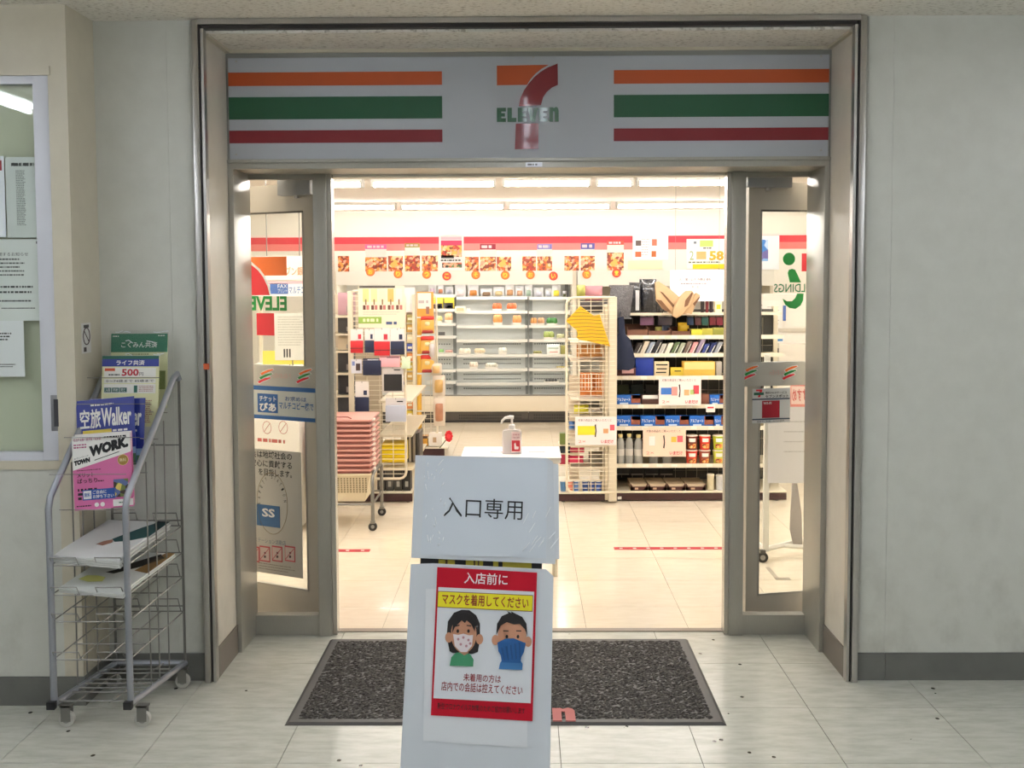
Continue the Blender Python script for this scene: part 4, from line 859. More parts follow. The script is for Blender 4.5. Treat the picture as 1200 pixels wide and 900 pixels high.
# ================================================================== product builders
def rc(hs): return C(random.choice(hs), .45)
def blk_item(name, label, cat, u0, v0, u1, v1, Y, depth, m, parts=(), group=None, bev=.002):
    """a carton or pack standing at its front plane Y; v1 is its foot"""
    f = FY(Y); x0, x1, z0, z1 = f.rect(u0, v0, u1, v1); t = thing(name, label, cat, ((x0+x1)/2, Y, z0), group)
    hw, hh = (x1-x0)/2, z1-z0
    MB().box(-hw, hw, 0, depth, 0, hh).build('body', m, t, world=False, bevel=min(bev, hw*.3, hh*.3))
    for (nm, a, b, c, d, mm) in parts: MB().box(-hw+2*hw*a, -hw+2*hw*b, -.0014, .001, hh*(1-d), hh*(1-c)).build(nm, mm, t, world=False)
    return t, hw, hh
def bag_item(name, label, cat, u0, v0, u1, v1, Y, depth, m, parts=(), group=None, pinch=.0, skew=0):
    f = FY(Y); x0, x1, z0, z1 = f.rect(u0, v0, u1, v1); t = thing(name, label, cat, ((x0+x1)/2, Y, z0), group); hw, hh = (x1-x0)/2, z1-z0
    MB().pillow(-hw, hw, 0, hh, depth/2, depth, 8, pinch, skew).build('pouch', m, t, smooth=True, world=False)
    for (nm, a, b, c, d, mm) in parts:
        MB().pillow(-hw+2*hw*a, -hw+2*hw*b, hh*(1-d), hh*(1-c), depth*.5, depth*1.7, 6).build(nm, mm, t, smooth=True, world=False)
    MB().box(-hw, hw, depth/2-.001, depth/2+.001, hh*.94, hh).build('seal', m, t, world=False); MB().box(-hw, hw, depth/2-.001, depth/2+.001, 0, hh*.05).build('seal', m, t, world=False)
    return t, hw, hh
def cup_item(name, label, u0, v0, u1, v1, Y, m, lid, cat='cup', group=None, panel=None, glyph=None):
    f = FY(Y); x0, x1, z0, z1 = f.rect(u0, v0, u1, v1); r, h = (x1-x0)/2, z1-z0; t = thing(name, label, cat, ((x0+x1)/2, Y+r, z0), group)
    MB().lathe([(r*.78, 0), (r*.8, .002), (r*.95, h*.88), (r, h*.9), (r, h*.94)], n=18).build('cup_wall', m, t, smooth=True, world=False)
    MB().lathe([(r*1.0, h*.94), (r*.97, h*.97), (r*.9, h)], n=18).build('lid', lid, t, smooth=True, world=False)
    if panel:
        vs_ = []; n = 8
        for zz, rr in ((h*.12, r*.81), (h*.42, r*.87)): vs_ += [((rr+.0012)*math.sin(R(-42+84*i/n)), -(rr+.0012)*math.cos(R(-42+84*i/n)), zz) for i in range(n+1)]
        MB().add(vs_, [(i, i+1, i+n+2, i+n+1) for i in range(n)]).build('food_picture', panel, t, world=False)
        vs_ = []
        for zz, rr in ((h*.55, r*.895), (h*.8, r*.945)): vs_ += [((rr+.0012)*math.sin(R(-34+68*i/n)), -(rr+.0012)*math.cos(R(-34+68*i/n)), zz) for i in range(n+1)]
        MB().add(vs_, [(i, i+1, i+n+2, i+n+1) for i in range(n)]).build('name_band', glyph or WH, t, world=False)
    return t
def tray_item(name, label, u0, v0, u1, v1, Y, depth, food, group=None, cat='food tray', film=True):
    f = FY(Y); x0, x1, z0, z1 = f.rect(u0, v0, u1, v1); t = thing(name, label, cat, ((x0+x1)/2, Y, z0), group); hw, hh = (x1-x0)/2, z1-z0
    poly = [(-hw*.85, 0), (hw*.85, 0), (hw, hh*.26), (-hw, hh*.26)]; MB().prism(poly, .004, depth).build('dish', C('#e4ded2', .4), t, world=False)
    rnd = random.Random(hash(label) % 999)
    for k in range(4): c = -hw*.6+hw*1.2*k/3; rr = min(hh*.34, hw*.4)*rnd.uniform(.8, 1.1); MB().lathe([(rr*.9, hh*.2), (rr*1.25, hh*.45), (rr, hh*.78), (rr*.3, hh*.95)], c, depth*.3+rnd.uniform(-.1, .1)*depth, 10).build('food_piece', food, t, smooth=True, world=False)
    if film: MB().prism([(-hw*.98, hh*.26), (hw*.98, hh*.26), (hw*.88, hh), (-hw*.88, hh)], .002, depth*.96).build('clear_lid', mat('clear_lid', '#ffffff', .05, tr=((.96, .96, .95), 1.25)), t, world=False)
    return t
def hang_item(name, label, u0, v0, u1, v1, Y, card, body, split=.5, fold=True, group=None, cat='hanging pack', extra=()):
    """blister card above, goods below, hung on a hook"""
    f = FY(Y); x0, x1, z0, z1 = f.rect(u0, v0, u1, v1); hw, hh = (x1-x0)/2, z1-z0; t = thing(name, label, cat, ((x0+x1)/2, Y, z0), group); zc = hh*(1-split)
    if split > 0: MB().box(-hw, hw, -.002, .0005, zc, hh).build('header_card', card, t, world=False)
    if split < 1: 
        MB().box(-hw, hw, -.018, .004, 0, zc-.001).build('goods', body, t, world=False, bevel=.004)
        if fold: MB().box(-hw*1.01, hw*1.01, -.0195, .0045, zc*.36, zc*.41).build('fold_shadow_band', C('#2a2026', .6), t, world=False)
    for (nm, a, b, c, d, mm) in extra: MB().box(-hw+2*hw*a, -hw+2*hw*b, -.0035, -.001, hh*(1-d), hh*(1-c)).build(nm, mm, t, world=False)
    MB().tube([(0, .03, hh-.01), (0, -.006, hh-.008), (0, -.012, hh+.0)], .0018, 5).build('hook', CH, t, world=False)
    return t
FOOD = ['#d8662c', '#e8a24a', '#c23a26', '#f0d8a8', '#8a3a22', '#e8c060', '#f0b090']
CREAMP = mat('cream_rack_paint', '#ddd2bc', .45); MAROON = mat('maroon_kick', '#3a1c1e', .45); RAIL = mat('cream_rail', '#e6dcc8', .4); SHELF = mat('shelf_cream', '#d8ccb4', .5)

# ================================================================== back refrigerated case
YFZ = 7.42; fzf = FY(YFZ); YSH = YFZ+.34; YBK = 8.05
FZ = thing('refrigerated_case', 'long open refrigerated display case with grey perforated back and sparse shelves', 'display case', (0, YFZ, 0))
def fx(u, Y=YFZ): return pt(u, 420, Y).x
def fz(v, Y=YFZ): return pt(600, v, Y).z
X0, X1 = -1.95, fx(671)
zg, zp0, zp1 = fz(495.5), fz(482), fz(463.5)
GRY = mat('case_back_grey', '#dcdcd6', .45); 
MB().box(X0, X1, YFZ, YBK+.05, .0, .02).build('plinth', C('#2a2624'), FZ)
MB().box(X0, fx(619)-.002, YFZ, YFZ+.04, .02, zp0).build('grille_panel', mat('grille_dark', '#55504a', .4, .3), FZ); MB().box(fx(619)+.002, X1, YFZ, YFZ+.04, .02, zp0).build('grille_panel', mat('grille_dark', '#55504a', .4, .3), FZ)
mb = MB()
for (ua, ub) in ((538, 612), (626, 662)):
    n = int((ub-ua)/2.1)
    for i in range(n):
        for r_ in range(2):
            x = fx(ua+(ub-ua)*i/n); z = zp0*.38+r_*.03; mb.box(x-.0045, x+.0045, YFZ-.002, YFZ+.001, z-.009, z+.009)
sl = mb.build('grille_slots', C('#100e0c'), FZ); sl['kind'] = 'stuff'
MB().box(X0, X1, YFZ-.02, YFZ+.0, .0, .02).build('toe_rail', C('#1d1a18'), FZ)
MB().box(X0, X1, YFZ-.03, YFZ+.06, zp0, zp1).build('front_panel', mat('case_cream', '#e7dcc8', .4), FZ, bevel=.008)
MB().box(X0, X1, YFZ-.035, YFZ+.0, zp1, zp1+.012).build('bumper', C('#8a867e', .4, metal=.4), FZ)
MB().box(X0, X1, YFZ+.06, YBK, zp1-.1, zp1-.08).build('well_floor', C('#6d6d68', .5), FZ)
ZHD0, ZHD1 = fz(333.5), fz(317.5)
MB().box(X0, X1, YBK, YBK+.05, 0, ZHD1).build('back_wall', GRY, FZ)
for a in (X0-.04, X1): MB().box(a, a+.04, YFZ-.02, YBK+.05, 0, ZHD1).build('end_panel', mat('case_end', '#e4dccb', .45), FZ)
MB().box(X0, X1, YFZ-.02, YBK, ZHD0+.04, ZHD1).build('canopy', C('#ded9d0', .5), FZ)
MB().box(X0, X1, YFZ-.05, YFZ-.02, ZHD0, ZHD1).build('header_fascia', C('#f4f1ea', .5), FZ)
# tubes under the canopy and their cream shields
for (a, b) in ((X0+.05, fx(534)), (fx(536), fx(618)), (fx(620), X1-.03)):
    MB().tube([(a, YFZ+.03, ZHD0+.015), (b, YFZ+.03, ZHD0+.015)], .012, 8).build('case_tube', mat('case_tube_glow', '#ffffff', .5, emit=((1, .98, .94), CASE_LIGHT)), FZ, smooth=True)
# back uprights with slots
for u in (533, 617.5, 622, 664):
    x = pt(u, 400, YBK-.02).x; MB().box(x-.018, x+.018, YBK-.03, YBK, zp1-.08, ZHD0).build('upright', C('#8f908b', .5), FZ)
mb = MB()
for v in (403, 421, 426, 438.5, 444, 455):
    z = pt(600, v, YBK-.005).z
    for (ua, ub) in ((512, 530), (544, 612), (627, 662)):
        n = int((ub-ua)/2.6)
        for i in range(n): x = pt(ua+(ub-ua)*i/n, 420, YBK).x; mb.box(x-.007, x+.007, YBK-.006, YBK-.003, z-.006, z+.006)
pf = mb.build('perforations', C('#5c5d58'), FZ); pf['kind'] = 'stuff'
shelf_v = {'mid': (349, 365.5, 382.5, 399, 416.5, 433, 449.5), 'left': (346, 363, 379.5, 394.5, 415.5, 434, 447.5), 'right': (349.5, 366, 382.5, 399, 416.5, 433, 449.5)}
bays = {'left': (500, 534), 'mid': (535, 618), 'right': (620, 668)}
SHZ = {}
for b, (ua, ub) in bays.items():
    for k, v in enumerate(shelf_v[b]):
        z = fz(v, YSH); xa, xb = pt(ua, v, YSH).x, pt(ub, v, YSH).x; SHZ[b, k] = z
        MB().box(xa, xb, YSH, YBK-.03, z-.012, z).build('shelf', mat('case_shelf', '#cfd0ca', .35), FZ)
        MB().box(xa, xb, YSH-.012, YSH, z-.018, z+.012).build('price_rail', mat('case_rail', '#e9e7e0', .35), FZ)
        MB().box(xa+.02, xb-.02, YSH+.004, YSH+.018, z-.018, z-.0125).build('added_shelf_light', mat('added_shelf_glow', '#ffffff', .5, emit=((1, .98, .94), 13.0)), FZ)  # glow strips added under the shelf fronts to brighten the case interior
bagc = [C('#e2dada', .25), C('#d8c0b0', .25), C('#c8b49a', .25), C('#d6d6da', .25)]
# top shelf pouches, px
tops = [(502, 511, 333, '#c9b2c4', 'lilac pouch'), (512.5, 520, 334, '#c8805e', 'orange brown pouch'), (521.5, 531, 336, '#b9bccb', 'pale blue pouch'),
        (533, 546, 333.5, '#e6d3d6', 'white pouch with pink food'), (548, 561, 334, '#c9813c', 'pouch with fried brown food'), (563, 577, 338, '#8a6f58', 'pouch with brown meat'), (578, 591, 336, '#c9b58c', 'pouch with beige food'), (592, 603, 333, '#b98a60', 'tall pouch with brown stripe'),
        (604, 614, 335, '#c79a7c', 'pouch with peach food'), (615, 624, 333.5, '#9fb5a4', 'grey green pouch'), (625.5, 637, 337, '#c6c6d4', 'pale lilac pouch'), (639, 647, 338, '#bfc3d2', 'narrow grey lilac pouch'), (647, 657, 334, '#ecd24a', 'white and yellow pouch'), (659, 664, 341, '#5f6a42', 'dark green pouch')]
for k, (a, b, v, c, lb) in enumerate(tops):
    bb_ = 'left' if b < 533 else ('mid' if b < 619 else 'right'); vs1 = shelf_v[bb_][0]-1.3
    bag_item('chilled_pouch', '%s on the top shelf of the refrigerated case' % lb, 'food pouch', a, v, b, vs1, YSH+.01, .05, mat('pouch_clear', '#d9d9dc', .25), (('contents', .1, .9, .35, .95, C(c, .35)),), group='pouches on the top chilled shelf')
blk_item('yellow_noodle_pack', 'yellow and black noodle pack, left one under the pouches in the case', 'food pack', 507.5, 348.5, 519, 361.5, YSH+.005, .06, C('#e3d23c', .35), (('dark_print', .05, .95, .55, 1, C('#3a3030')), ('white_print', .2, .8, .7, .95, WH)), group='yellow noodle packs')
blk_item('yellow_noodle_pack', 'yellow and black noodle pack, right one under the pouches in the case', 'food pack', 520.5, 348.5, 532, 361.5, YSH+.005, .06, C('#d9c832', .35), (('dark_print', .0, .9, .5, 1, C('#2a2424')), ('white_print', .25, .8, .72, .95, WH)), group='yellow noodle packs')
trays = [('left', 2, 510, 518, 370, '#d8cf8e', 'pale yellow food tray, left on the third shelf of the narrow case bay'), ('left', 2, 521, 530, 366, '#dfae84', 'peach food tray, right on the third shelf of the narrow case bay'),
         ('left', 4, 514, 520, 409, '#8fc07a', 'small green food tray low in the narrow case bay'), ('left', 4, 521, 531, 410, '#d8a8a0', 'small pink food tray low in the narrow case bay'),
         ('mid', 1, 577, 588, 355, '#d9683a', 'salmon orange tray, left of two on the second chilled shelf'), ('mid', 1, 594, 605.5, 355, '#cf6a40', 'salmon orange tray, right of two on the second chilled shelf'),
         ('mid', 2, 578, 588.5, 368, '#d98a4e', 'fried orange tray, left of two on the third chilled shelf'), ('mid', 2, 600.5, 611, 369, '#d98f58', 'fried orange tray, right of two on the third chilled shelf'),
         ('right', 2, 622, 629, 372, '#c78a50', 'brown snack tray, first on the third shelf of the right case bay'), ('right', 2, 630, 638, 372, '#d09a70', 'peach snack tray, second on the third shelf of the right case bay'), ('right', 2, 641, 653, 372, '#3f7a3a', 'dark green salad tray on the third shelf of the right case bay'),
         ('right', 3, 637, 649, 388, '#97a45c', 'olive green salad tray on the fourth shelf of the right case bay'), ('right', 3, 652, 662, 391, '#b8b890', 'pale flat tray on the fourth shelf of the right case bay'),
         ('mid', 4, 537, 552, 408, '#e4dccb', 'cream bowl, first on the fifth chilled shelf'), ('mid', 4, 556, 568, 408, '#dcc9a8', 'cream bowl, second on the fifth chilled shelf'), ('mid', 4, 584, 594, 407, '#e0ddd2', 'cream bowl, third on the fifth chilled shelf'),
         ('mid', 5, 550, 560, 424, '#dccab8', 'cream bowl, left on the sixth chilled shelf'), ('mid', 5, 568, 584, 425, '#d9d4c4', 'wide cream bowl, right on the sixth chilled shelf'),
         ('right', 4, 624, 636, 411, '#9a965a', 'low olive tray on the fifth shelf of the right case bay'), ('right', 5, 651, 663, 429, '#c8b468', 'flat yellowish tray on the sixth shelf of the right case bay'), ('right', 6, 637, 655, 444, '#5d5d5c', 'flat dark grey tray near the bottom of the right case bay')]
for b, k, ua, ub, v, c, lb in trays: tray_item('food_tray', lb, ua, v, ub, shelf_v[b][k]-1.2, YSH+.012, .1, C(c, .4), group='trays in the refrigerated case')
blk_item('price_card', 'cream card with an oval picture at the left end of the second chilled shelf', 'card', 533, 359, 545.5, 366.5, YSH-.02, .003, C('#efe7d2'), (('oval', .15, .85, .25, .75, C('#c9bf98')),))
blk_item('white_carton', 'white drink carton pack standing on the fifth shelf of the right case bay', 'carton', 641, 404, 656, 415, YSH+.01, .07, C('#eef0ea'), (('pale_print', .2, .85, .7, .85, C('#e2b8b0')), ('dark_band', .1, .9, .3, .42, C('#a8b8a4'))))
blk_item('green_pack', 'olive green pack beside the white carton in the right case bay', 'food pack', 657, 405, 663, 415, YSH+.012, .05, C('#9c9a55'))
blk_item('price_tag', 'small white price tag on the second chilled shelf', 'tag', 547, 361, 551, 366, YSH-.018, .002, WH)
blk_item('dark_name_tag', 'tiny dark name tag on the fourth shelf of the narrow case bay', 'tag', 513.5, 389, 521.5, 393, YSH-.018, .002, C('#5a5a5a'))
# second fixture right of the case, with its own white header
H2 = thing('wall_shelf_unit', 'white wall shelf unit with blank fascia right of the refrigerated case', 'shelf unit', (fx(760), YFZ, 0))
xa, xb = X1+.05, fx(905)
MB().box(xa, xb, YFZ-.04, YFZ-.01, fz(336), fz(318)).build('header_fascia', C('#f4f1ea', .5), H2); MB().box(xa, xb, YFZ-.01, YBK, fz(336)+.03, fz(318)).build('canopy', C('#e6e1d8', .5), H2)
MB().box(xa, xb, YBK, YBK+.05, 0, fz(318)).build('back_panel', C('#cfcabf', .6), H2); MB().box(xa, xa+.03, YFZ, YBK, 0, fz(336)+.03).build('end_panel', CREAMP, H2); MB().box(xb-.03, xb, YFZ, YBK, 0, fz(336)+.03).build('end_panel', CREAMP, H2)
for v in (380, 410, 440, 470): MB().box(xa+.03, xb-.03, YFZ+.1, YBK, fz(v)-.015, fz(v)).build('shelf', C('#dcd4c4', .5), H2)
MB().box(xa, xb, YFZ, YFZ+.03, 0, fz(482)).build('kick_board', MAROON, H2)
# round orange discs along the fascia
discs = [(434, 318.5, 'お'), (466.5, 321, 'り'), (500, 321.5, 'っ'), (523.5, 323.5, 'こ'), (557.5, 322, 'そ'), (592, 322.5, 'り'), (621.5, 322, 'お'), (648.5, 323.5, 'い'), (687.5, 321.5, 'で'), (722.5, 320, '!')]
for k, (u, v, ch) in enumerate(discs):
    f = FY(YFZ-.055); x, z = f.xz(u, v); t = thing('fascia_disc', 'round orange disc with yellow character, %s from left along the white fascia' % ORD[k], 'sign', (x, YFZ-.055, z-.045), 'orange discs along the fascia')
    MB().disc(0, .045, .046, -.002, .0045, 24).build('plate', C('#e8762c' if k not in (3, 7, 9) else '#d8442c', .45), t, world=False); MB().disc(0, .045, .036, -.0035, -.001, 24).build('inner_disc', C('#ee9434' if k not in (3, 7, 9) else '#e05a34', .45), t, world=False)
    txt(t, ch, -.022, .022, .02, .07, C('#f6e23c', .45), -.005, bold=.03)
# picture panels above the fascia
pics = [(396, 409, 300, 317, None, ''), (428, 453, 301.5, 317.5, ('#e06aa8', 286.5, 292), 'pink'), (455, 472, 300, 317.5, None, ''), (474.5, 492, 299.5, 317, ('#a99a4a', 285, 290), 'olive'), (494.5, 513, 299.5, 317.5, None, ''),
        (545, 561, 301, 317, None, ''), (562.5, 581, 301, 317, ('#a02840', 286, 292.5), 'crimson'), (582, 599, 301, 317.5, None, ''), (612, 628, 300.5, 316.5, None, ''), (629.5, 647, 300.5, 317, ('#8a86d0', 286, 292), 'lilac'), (661.5, 678.5, 300, 316.5, None, ''), (680.5, 697, 300, 316.5, ('#5a5ab0', 285, 292), 'blue violet'), (711.5, 731, 296, 316, ('#d8503c', 282, 287), 'red')]
for k, (a, b, v0_, v1_, cap, cn) in enumerate(pics):
    Y = YFZ+.02; f = FY(Y); x0, x1, z0, z1 = f.rect(a, v0_, b, v1_); zbot = ZHD1+.001
    t = thing('food_picture', 'food photograph panel, %s from left above the white fascia%s' % (ORD[k], (', with %s caption' % cn) if cap else ''), 'picture', ((x0+x1)/2, Y, zbot), 'food pictures above the fascia'); hw = (x1-x0)/2; hh = z1-zbot
    MB().box(-hw, hw, 0, .012, 0, hh).build('panel', photo_mat('dish_photo_%d' % (k % 5), random.sample(FOOD, 5)+['#b04a30'], 38, k), t, world=False)
    if cap:
        c0 = f.xz(a, cap[1])[1]-zbot; c1 = f.xz(a, cap[2])[1]-zbot
        MB().box(-hw, hw, .002, .01, hh, c1).build('white_caption', C('#f6f4f0'), t, world=False); MB().box(-hw, hw, .001, .01, c1, c0).build('caption_band', C(cap[0]), t, world=False)
        lines(t, -hw*.8, hw*.8, c1+.008, c0-.008, 1, C('#f4dce4'), -.001, k, .7)
# posters on the back wall
def poster(label, u0, v0, u1, v1, Y, base, group='posters above the cases'):
    return sheet('wall_poster', label, 'poster', u0, v0, u1, v1, Y, base, .003, group)
t, hw, hh = poster('white poster with a pink food picture between the food photographs', 514.5, 275, 543.5, 317, YFZ-.03, C('#f4eef0'))
for nm, a, b, c, d, m in (('pink_heading', .08, .92, .16, .3, C('#e0406c')), ('food_photo', .08, .92, .3, .62, photo_mat('poster_food', FOOD, 40, 4)), ('dark_bar', .08, .6, .58, .66, C('#3c3436')), ('photo_strip', .12, .92, .78, .92, photo_mat('poster_food2', ['#2a2222', '#d86a40', '#5a7a40', '#e0b090'], 40, 2)), ('pale_heading', .08, .92, .06, .14, C('#f0b8c8'))): patch(t, nm, -hw+2*hw*a, -hw+2*hw*b, hh*(1-d), hh*(1-c), m, -.003)
lines(t, -hw*.85, hw*.85, hh*.25, hh*.32, 1, GT, -.0045, 3, .6)
t, hw, hh = poster('white notice poster with four small pictures right of the food photographs', 741.5, 276, 783, 304.5, YB-.008, C('#f8f4f2'))
for nm, a, b, c, d, m in (('picture', .08, .24, .2, .42, C('#5a4a44')), ('picture', .54, .68, .15, .42, C('#c06a50')), ('picture', .07, .24, .66, .88, C('#c06030')), ('picture', .53, .66, .64, .88, C('#b86024')), ('violet_block', .7, .95, .14, .6, C('#dcd2ee'))): patch(t, nm, -hw+2*hw*a, -hw+2*hw*b, hh*(1-d), hh*(1-c), m, -.003)
lines(t, -hw*.5, hw*.0, hh*.15, hh*.9, 7, C('#b8a8a8'), -.0045, 3, .35)
sheet('price_rail_card', 'long cream card with tiny print under the notice poster', 'card', 736, 305.5, 776, 315.5, YB-.009, C('#f4e6bc'), .002)
t, hw, hh = poster('big white price poster with large yellow 58 and a yellow foot band', 804.5, 280, 853, 315, YB-.008, C('#f8f6ee'))
patch(t, 'green_heading', -hw*.36, hw*.28, hh*.74, hh*.95, C('#b8dc6a'), -.003); patch(t, 'yellow_band', -hw*.7, hw, 0, hh*.16, C('#f2d214'), -.003); patch(t, 'orange_block', -hw*.52, -hw*.05, hh*.32, hh*.58, C('#f2b070'), -.003)
txt(t, '58', hw*.1, hw*.8, hh*.28, hh*.6, C('#f0a818'), -.0045, bold=.04); txt(t, '2', -hw*.85, -hw*.65, hh*.3, hh*.6, C('#8aa060'), -.0045); lines(t, -hw*.9, hw*.9, hh*.18, hh*.26, 1, C('#6a6a50'), -.0045, 5, .6); lines(t, -hw*.2, hw*.3, hh*.66, hh*.73, 1, C('#5a5a50'), -.0045, 6, .7); patch(t, 'mark', -hw*.66, -hw*.52, hh*.84, hh*.92, C('#6a707a'), -.003)
t, hw, hh = poster('big white notice hanging before the shelf top with one red and several grey words', 785, 316.5, 849, 353, 3.55, C('#f2e8ec'))
txt(t, 'お', -hw*.66, -hw*.55, hh*.66, hh*.74, C('#d85a60'), -.0045); txt(t, '買い上げ  の際は 袋を', -hw*.44, hw*.5, hh*.66, hh*.74, C('#3a3438'), -.0045, bold=.01); lines(t, -hw*.6, hw*.5, hh*.54, hh*.6, 1, C('#7a6a74'), -.0045, 5, .5); txt(t, '申し出', -hw*.2, hw*.05, hh*.42, hh*.5, C('#4a4448'), -.0045)
MB().tube([(-hw*.8, .0, hh), (-hw*.8, .0, SZ-(WM[t.name].translation.z))], .0012, 4).tube([(hw*.8, .0, hh), (hw*.8, 0, SZ-(WM[t.name].translation.z))], .0012, 4).build('hanging_wire', CH, t, world=False)

# ================================================================== right gondola
YG1 = 3.3; f1 = FY(YG1)
GX0, GX1 = pt(722, 590, YG1).x, pt(922, 590, YG1).x
GN = thing('gondola_shelf', 'cream gondola shelf unit with maroon kick board right of the doorway view', 'shelf unit', ((GX0+GX1)/2, YG1, 0))
YBG = YG1+.46
MB().box(GX0, GX1, YG1+.01, YG1+.03, .008, pt(780, 578, YG1).z).build('kick_board', MAROON, GN); zbase = pt(780, 577, YG1).z
MB().box(GX0, GX1, YG1, YBG, zbase-.003, zbase+.006).build('base_deck', RAIL, GN)
ztop = pt(780, 369, YG1+.2).z
MB().box(GX0, GX1, YBG, YBG+.03, .02, ztop+.03).build('back_board', mat('gondola_back', '#3f3d39', .6), GN)
for x in (GX0-.03, GX1): MB().box(x, x+.03, YBG-.02, YBG+.05, 0, ztop+.05).build('upright', CREAMP, GN)
for x in (GX0+.02, GX1-.06): MB().lathe([(.014, 0), (.014, .025)], x, YG1+.04, 10).build('foot', CH, GN)
xa = pt(716, 590, YG1).x
rails = [(367.5, 722, .2), (395.5, 733, .17), (416.5, 740, .14), (443, 722, .1), (476.5, 722, .07), (502, 722, .05), (546, 722, .02)]
GS = []
for k, (v, ua, dy) in enumerate(rails):
    Y = YG1+dy; z = pt(780, v, Y).z; x0 = pt(ua, v, Y).x; GS.append((z, Y))
    MB().box(x0, GX1, Y+.004, YBG, z-.012, z+.002).build('shelf', SHELF, GN); MB().box(x0, GX1, Y-.004, Y+.004, z-.012, z+.016 if k else z+.006).build('price_rail', RAIL, GN)
    rnd = random.Random(k)
    if k:
        for q in range(6):
            u = 735+q*19+rnd.uniform(-4, 4); xx = pt(u, v, Y).x
            if xx > x0+.03: MB().box(xx-.02, xx+.02, Y-.006, Y-.004, z-.008, z+.014).build('price_card', C('#efe9dc'), GN)
x, z = f1.xz(726, 584); MB().box(x-.012, x+.014, YG1+.005, YG1+.0105, z-.008, z+.01).build('bay_tag', WH, GN)
mb = MB()
for v in (457, 462, 551, 514, 405): 
    Y = YBG-.02; z = pt(780, v, Y).z; mb.tube([(GX0, Y, z), (GX1, Y, z)], .0018, 4)
for q in range(16): x = GX0+(GX1-GX0)*q/15; mb.tube([(x, YBG-.02, zbase+.02), (x, YBG-.02, ztop-.03)], .0018, 4)
wg = mb.build('back_wires', C('#b8b0a0', .4), GN); wg['kind'] = 'stuff'
def onshelf(k): return rails[k][0]-1.2, YG1+rails[k][2]+.012
# top shelf
v1, Y = onshelf(0)
FILM = mat('crinkled_film', '#c8c8cc', .25, bump=(40, .5, .01), coat=.6)
bag_item('grey_cushion', 'grey knitted cushion in clear film leaning at the left of the shelf top', 'cushion', 714, 334, 741, 374, YG1+.13, .06, mat('grey_knit', '#7d7b7e', .8, bump=(160, 1, .02), var=(60, .35)), group=None, skew=.03)
for k, (a, b, v, lb) in enumerate(((738, 752, 331, 'black film-wrapped pack beside the grey cushion, with a white text strip'), (750, 770, 327, 'larger black film-wrapped pack in the middle of the shelf top'), (764, 778, 336, 'black film-wrapped pack tucked behind the kraft bags'))):
    t, hw, hh = bag_item('black_pack', lb, 'wrapped pack', a, v, b, v1+1, Y+.02+.03*k, .08, mat('black_crinkle', '#24252c', .28, bump=(35, .9, .02), coat=.8), group='black wrapped packs')
    if k == 0: MB().box(-hw*.05, hw*.55, -.012, -.01, hh*.1, hh*.75).build('text_strip', C('#c9c9cc'), t, world=False)
KR = mat('kraft_paper', '#c9a780', .75, var=(12, .12)); KI = mat('kraft_inside', '#6d4c34', .8)
for k, (pts, inn, lb, dy) in enumerate((
    (((768, 331), (772, 329.5), (783, 337), (796, 348), (804, 357), (800, 367), (789, 369), (777, 362), (769, 352)), (((769, 351), (775, 352), (787, 366), (779, 364)), ((773, 341), (777, 343), (794, 362), (790, 362))), 'large kraft paper bag flopping open at the left of the shelf top', 0),
    (((788, 370), (790, 360), (796, 349), (804, 341), (811, 340.5), (814, 345), (809, 358), (800, 369), (793, 373)), (((803, 352), (811, 342), (812, 344), (806, 358), (802, 360)),), 'middle kraft paper bag folded over on the shelf top', -.03),
    (((799, 369), (806, 357), (816, 343), (821, 346), (815, 358), (811, 368), (806, 367)), (((812, 356), (820, 347), (820, 349), (814, 359)),), 'small kraft paper bag at the right of the pile on the shelf top', -.02))):
    Yk = YG1+.12+dy*1.6; f = FY(Yk); P = [f.xz(*q) for q in pts]; cx = sum(p[0] for p in P)/len(P); zb = min(p[1] for p in P); t = thing('kraft_bag', lb, 'paper bag', (cx, Yk, zb), 'kraft paper bags on the shelf top')
    MB().prism(P, Yk, Yk+.045).build('bag_body', KR, t, bevel=.006)
    for q in inn: MB().prism([f.xz(*w_) for w_ in q], Yk-.002, Yk+.002).build('bag_opening', KI, t)
for k, (a, b, v, c, lb) in enumerate(((821, 826, 350, '#2a2628', 'small black jar'), (827, 831, 348, '#7a3038', 'small dark red jar'), (831.5, 836, 349, '#3a2c34', 'small plum jar'))):
    cup_item('small_jar', '%s at the right end of the shelf top' % lb, a, v, b, v1, Y+.04, C(c, .35), C('#d8c8b8'), 'jar', 'jars on the shelf top')
blk_item('yellow_card_box', 'white and yellow box at the far right of the shelf top', 'box', 838, 353, 846, v1, Y, .06, C('#efe6c8'), (('yellow_print', .2, .8, .3, .7, C('#e8b830')),))
# second shelf
v1, Y = onshelf(1); g = 'goods on the second shelf'
BR = C('#6a4432', .6)
for k, (a, b, v) in enumerate(((735, 759, 381), (760, 786, 383), (787, 809, 384))):
    f = FY(Y); x0, x1, z0, z1 = f.rect(a, v, b, v1); t = thing('brown_tray', '%s brown display tray on the second shelf' % ('left', 'middle', 'right')[k].capitalize(), 'tray', ((x0+x1)/2, Y, z0), 'brown trays')
    hw = (x1-x0)/2; hh = (z1-z0); MB().box(-hw, hw, 0, .006, 0, hh*.6).build('front_lip', BR, t, world=False); MB().box(-hw, hw, .19, .2, 0, hh).build('back_side', BR, t, world=False); MB().box(-hw, -hw+.004, .006, .19, 0, hh*.85).build('side', BR, t, world=False); MB().box(hw-.004, hw, .006, .19, 0, hh*.85).build('side', BR, t, world=False); MB().box(-hw, hw, .006, .19, 0, .004).build('bottom', BR, t, world=False)
bag_item('yellow_pouch', 'crumpled yellow pouch rising from the right brown tray', 'pouch', 795, 378, 808, 391, Y+.08, .05, C('#e0b830', .4))
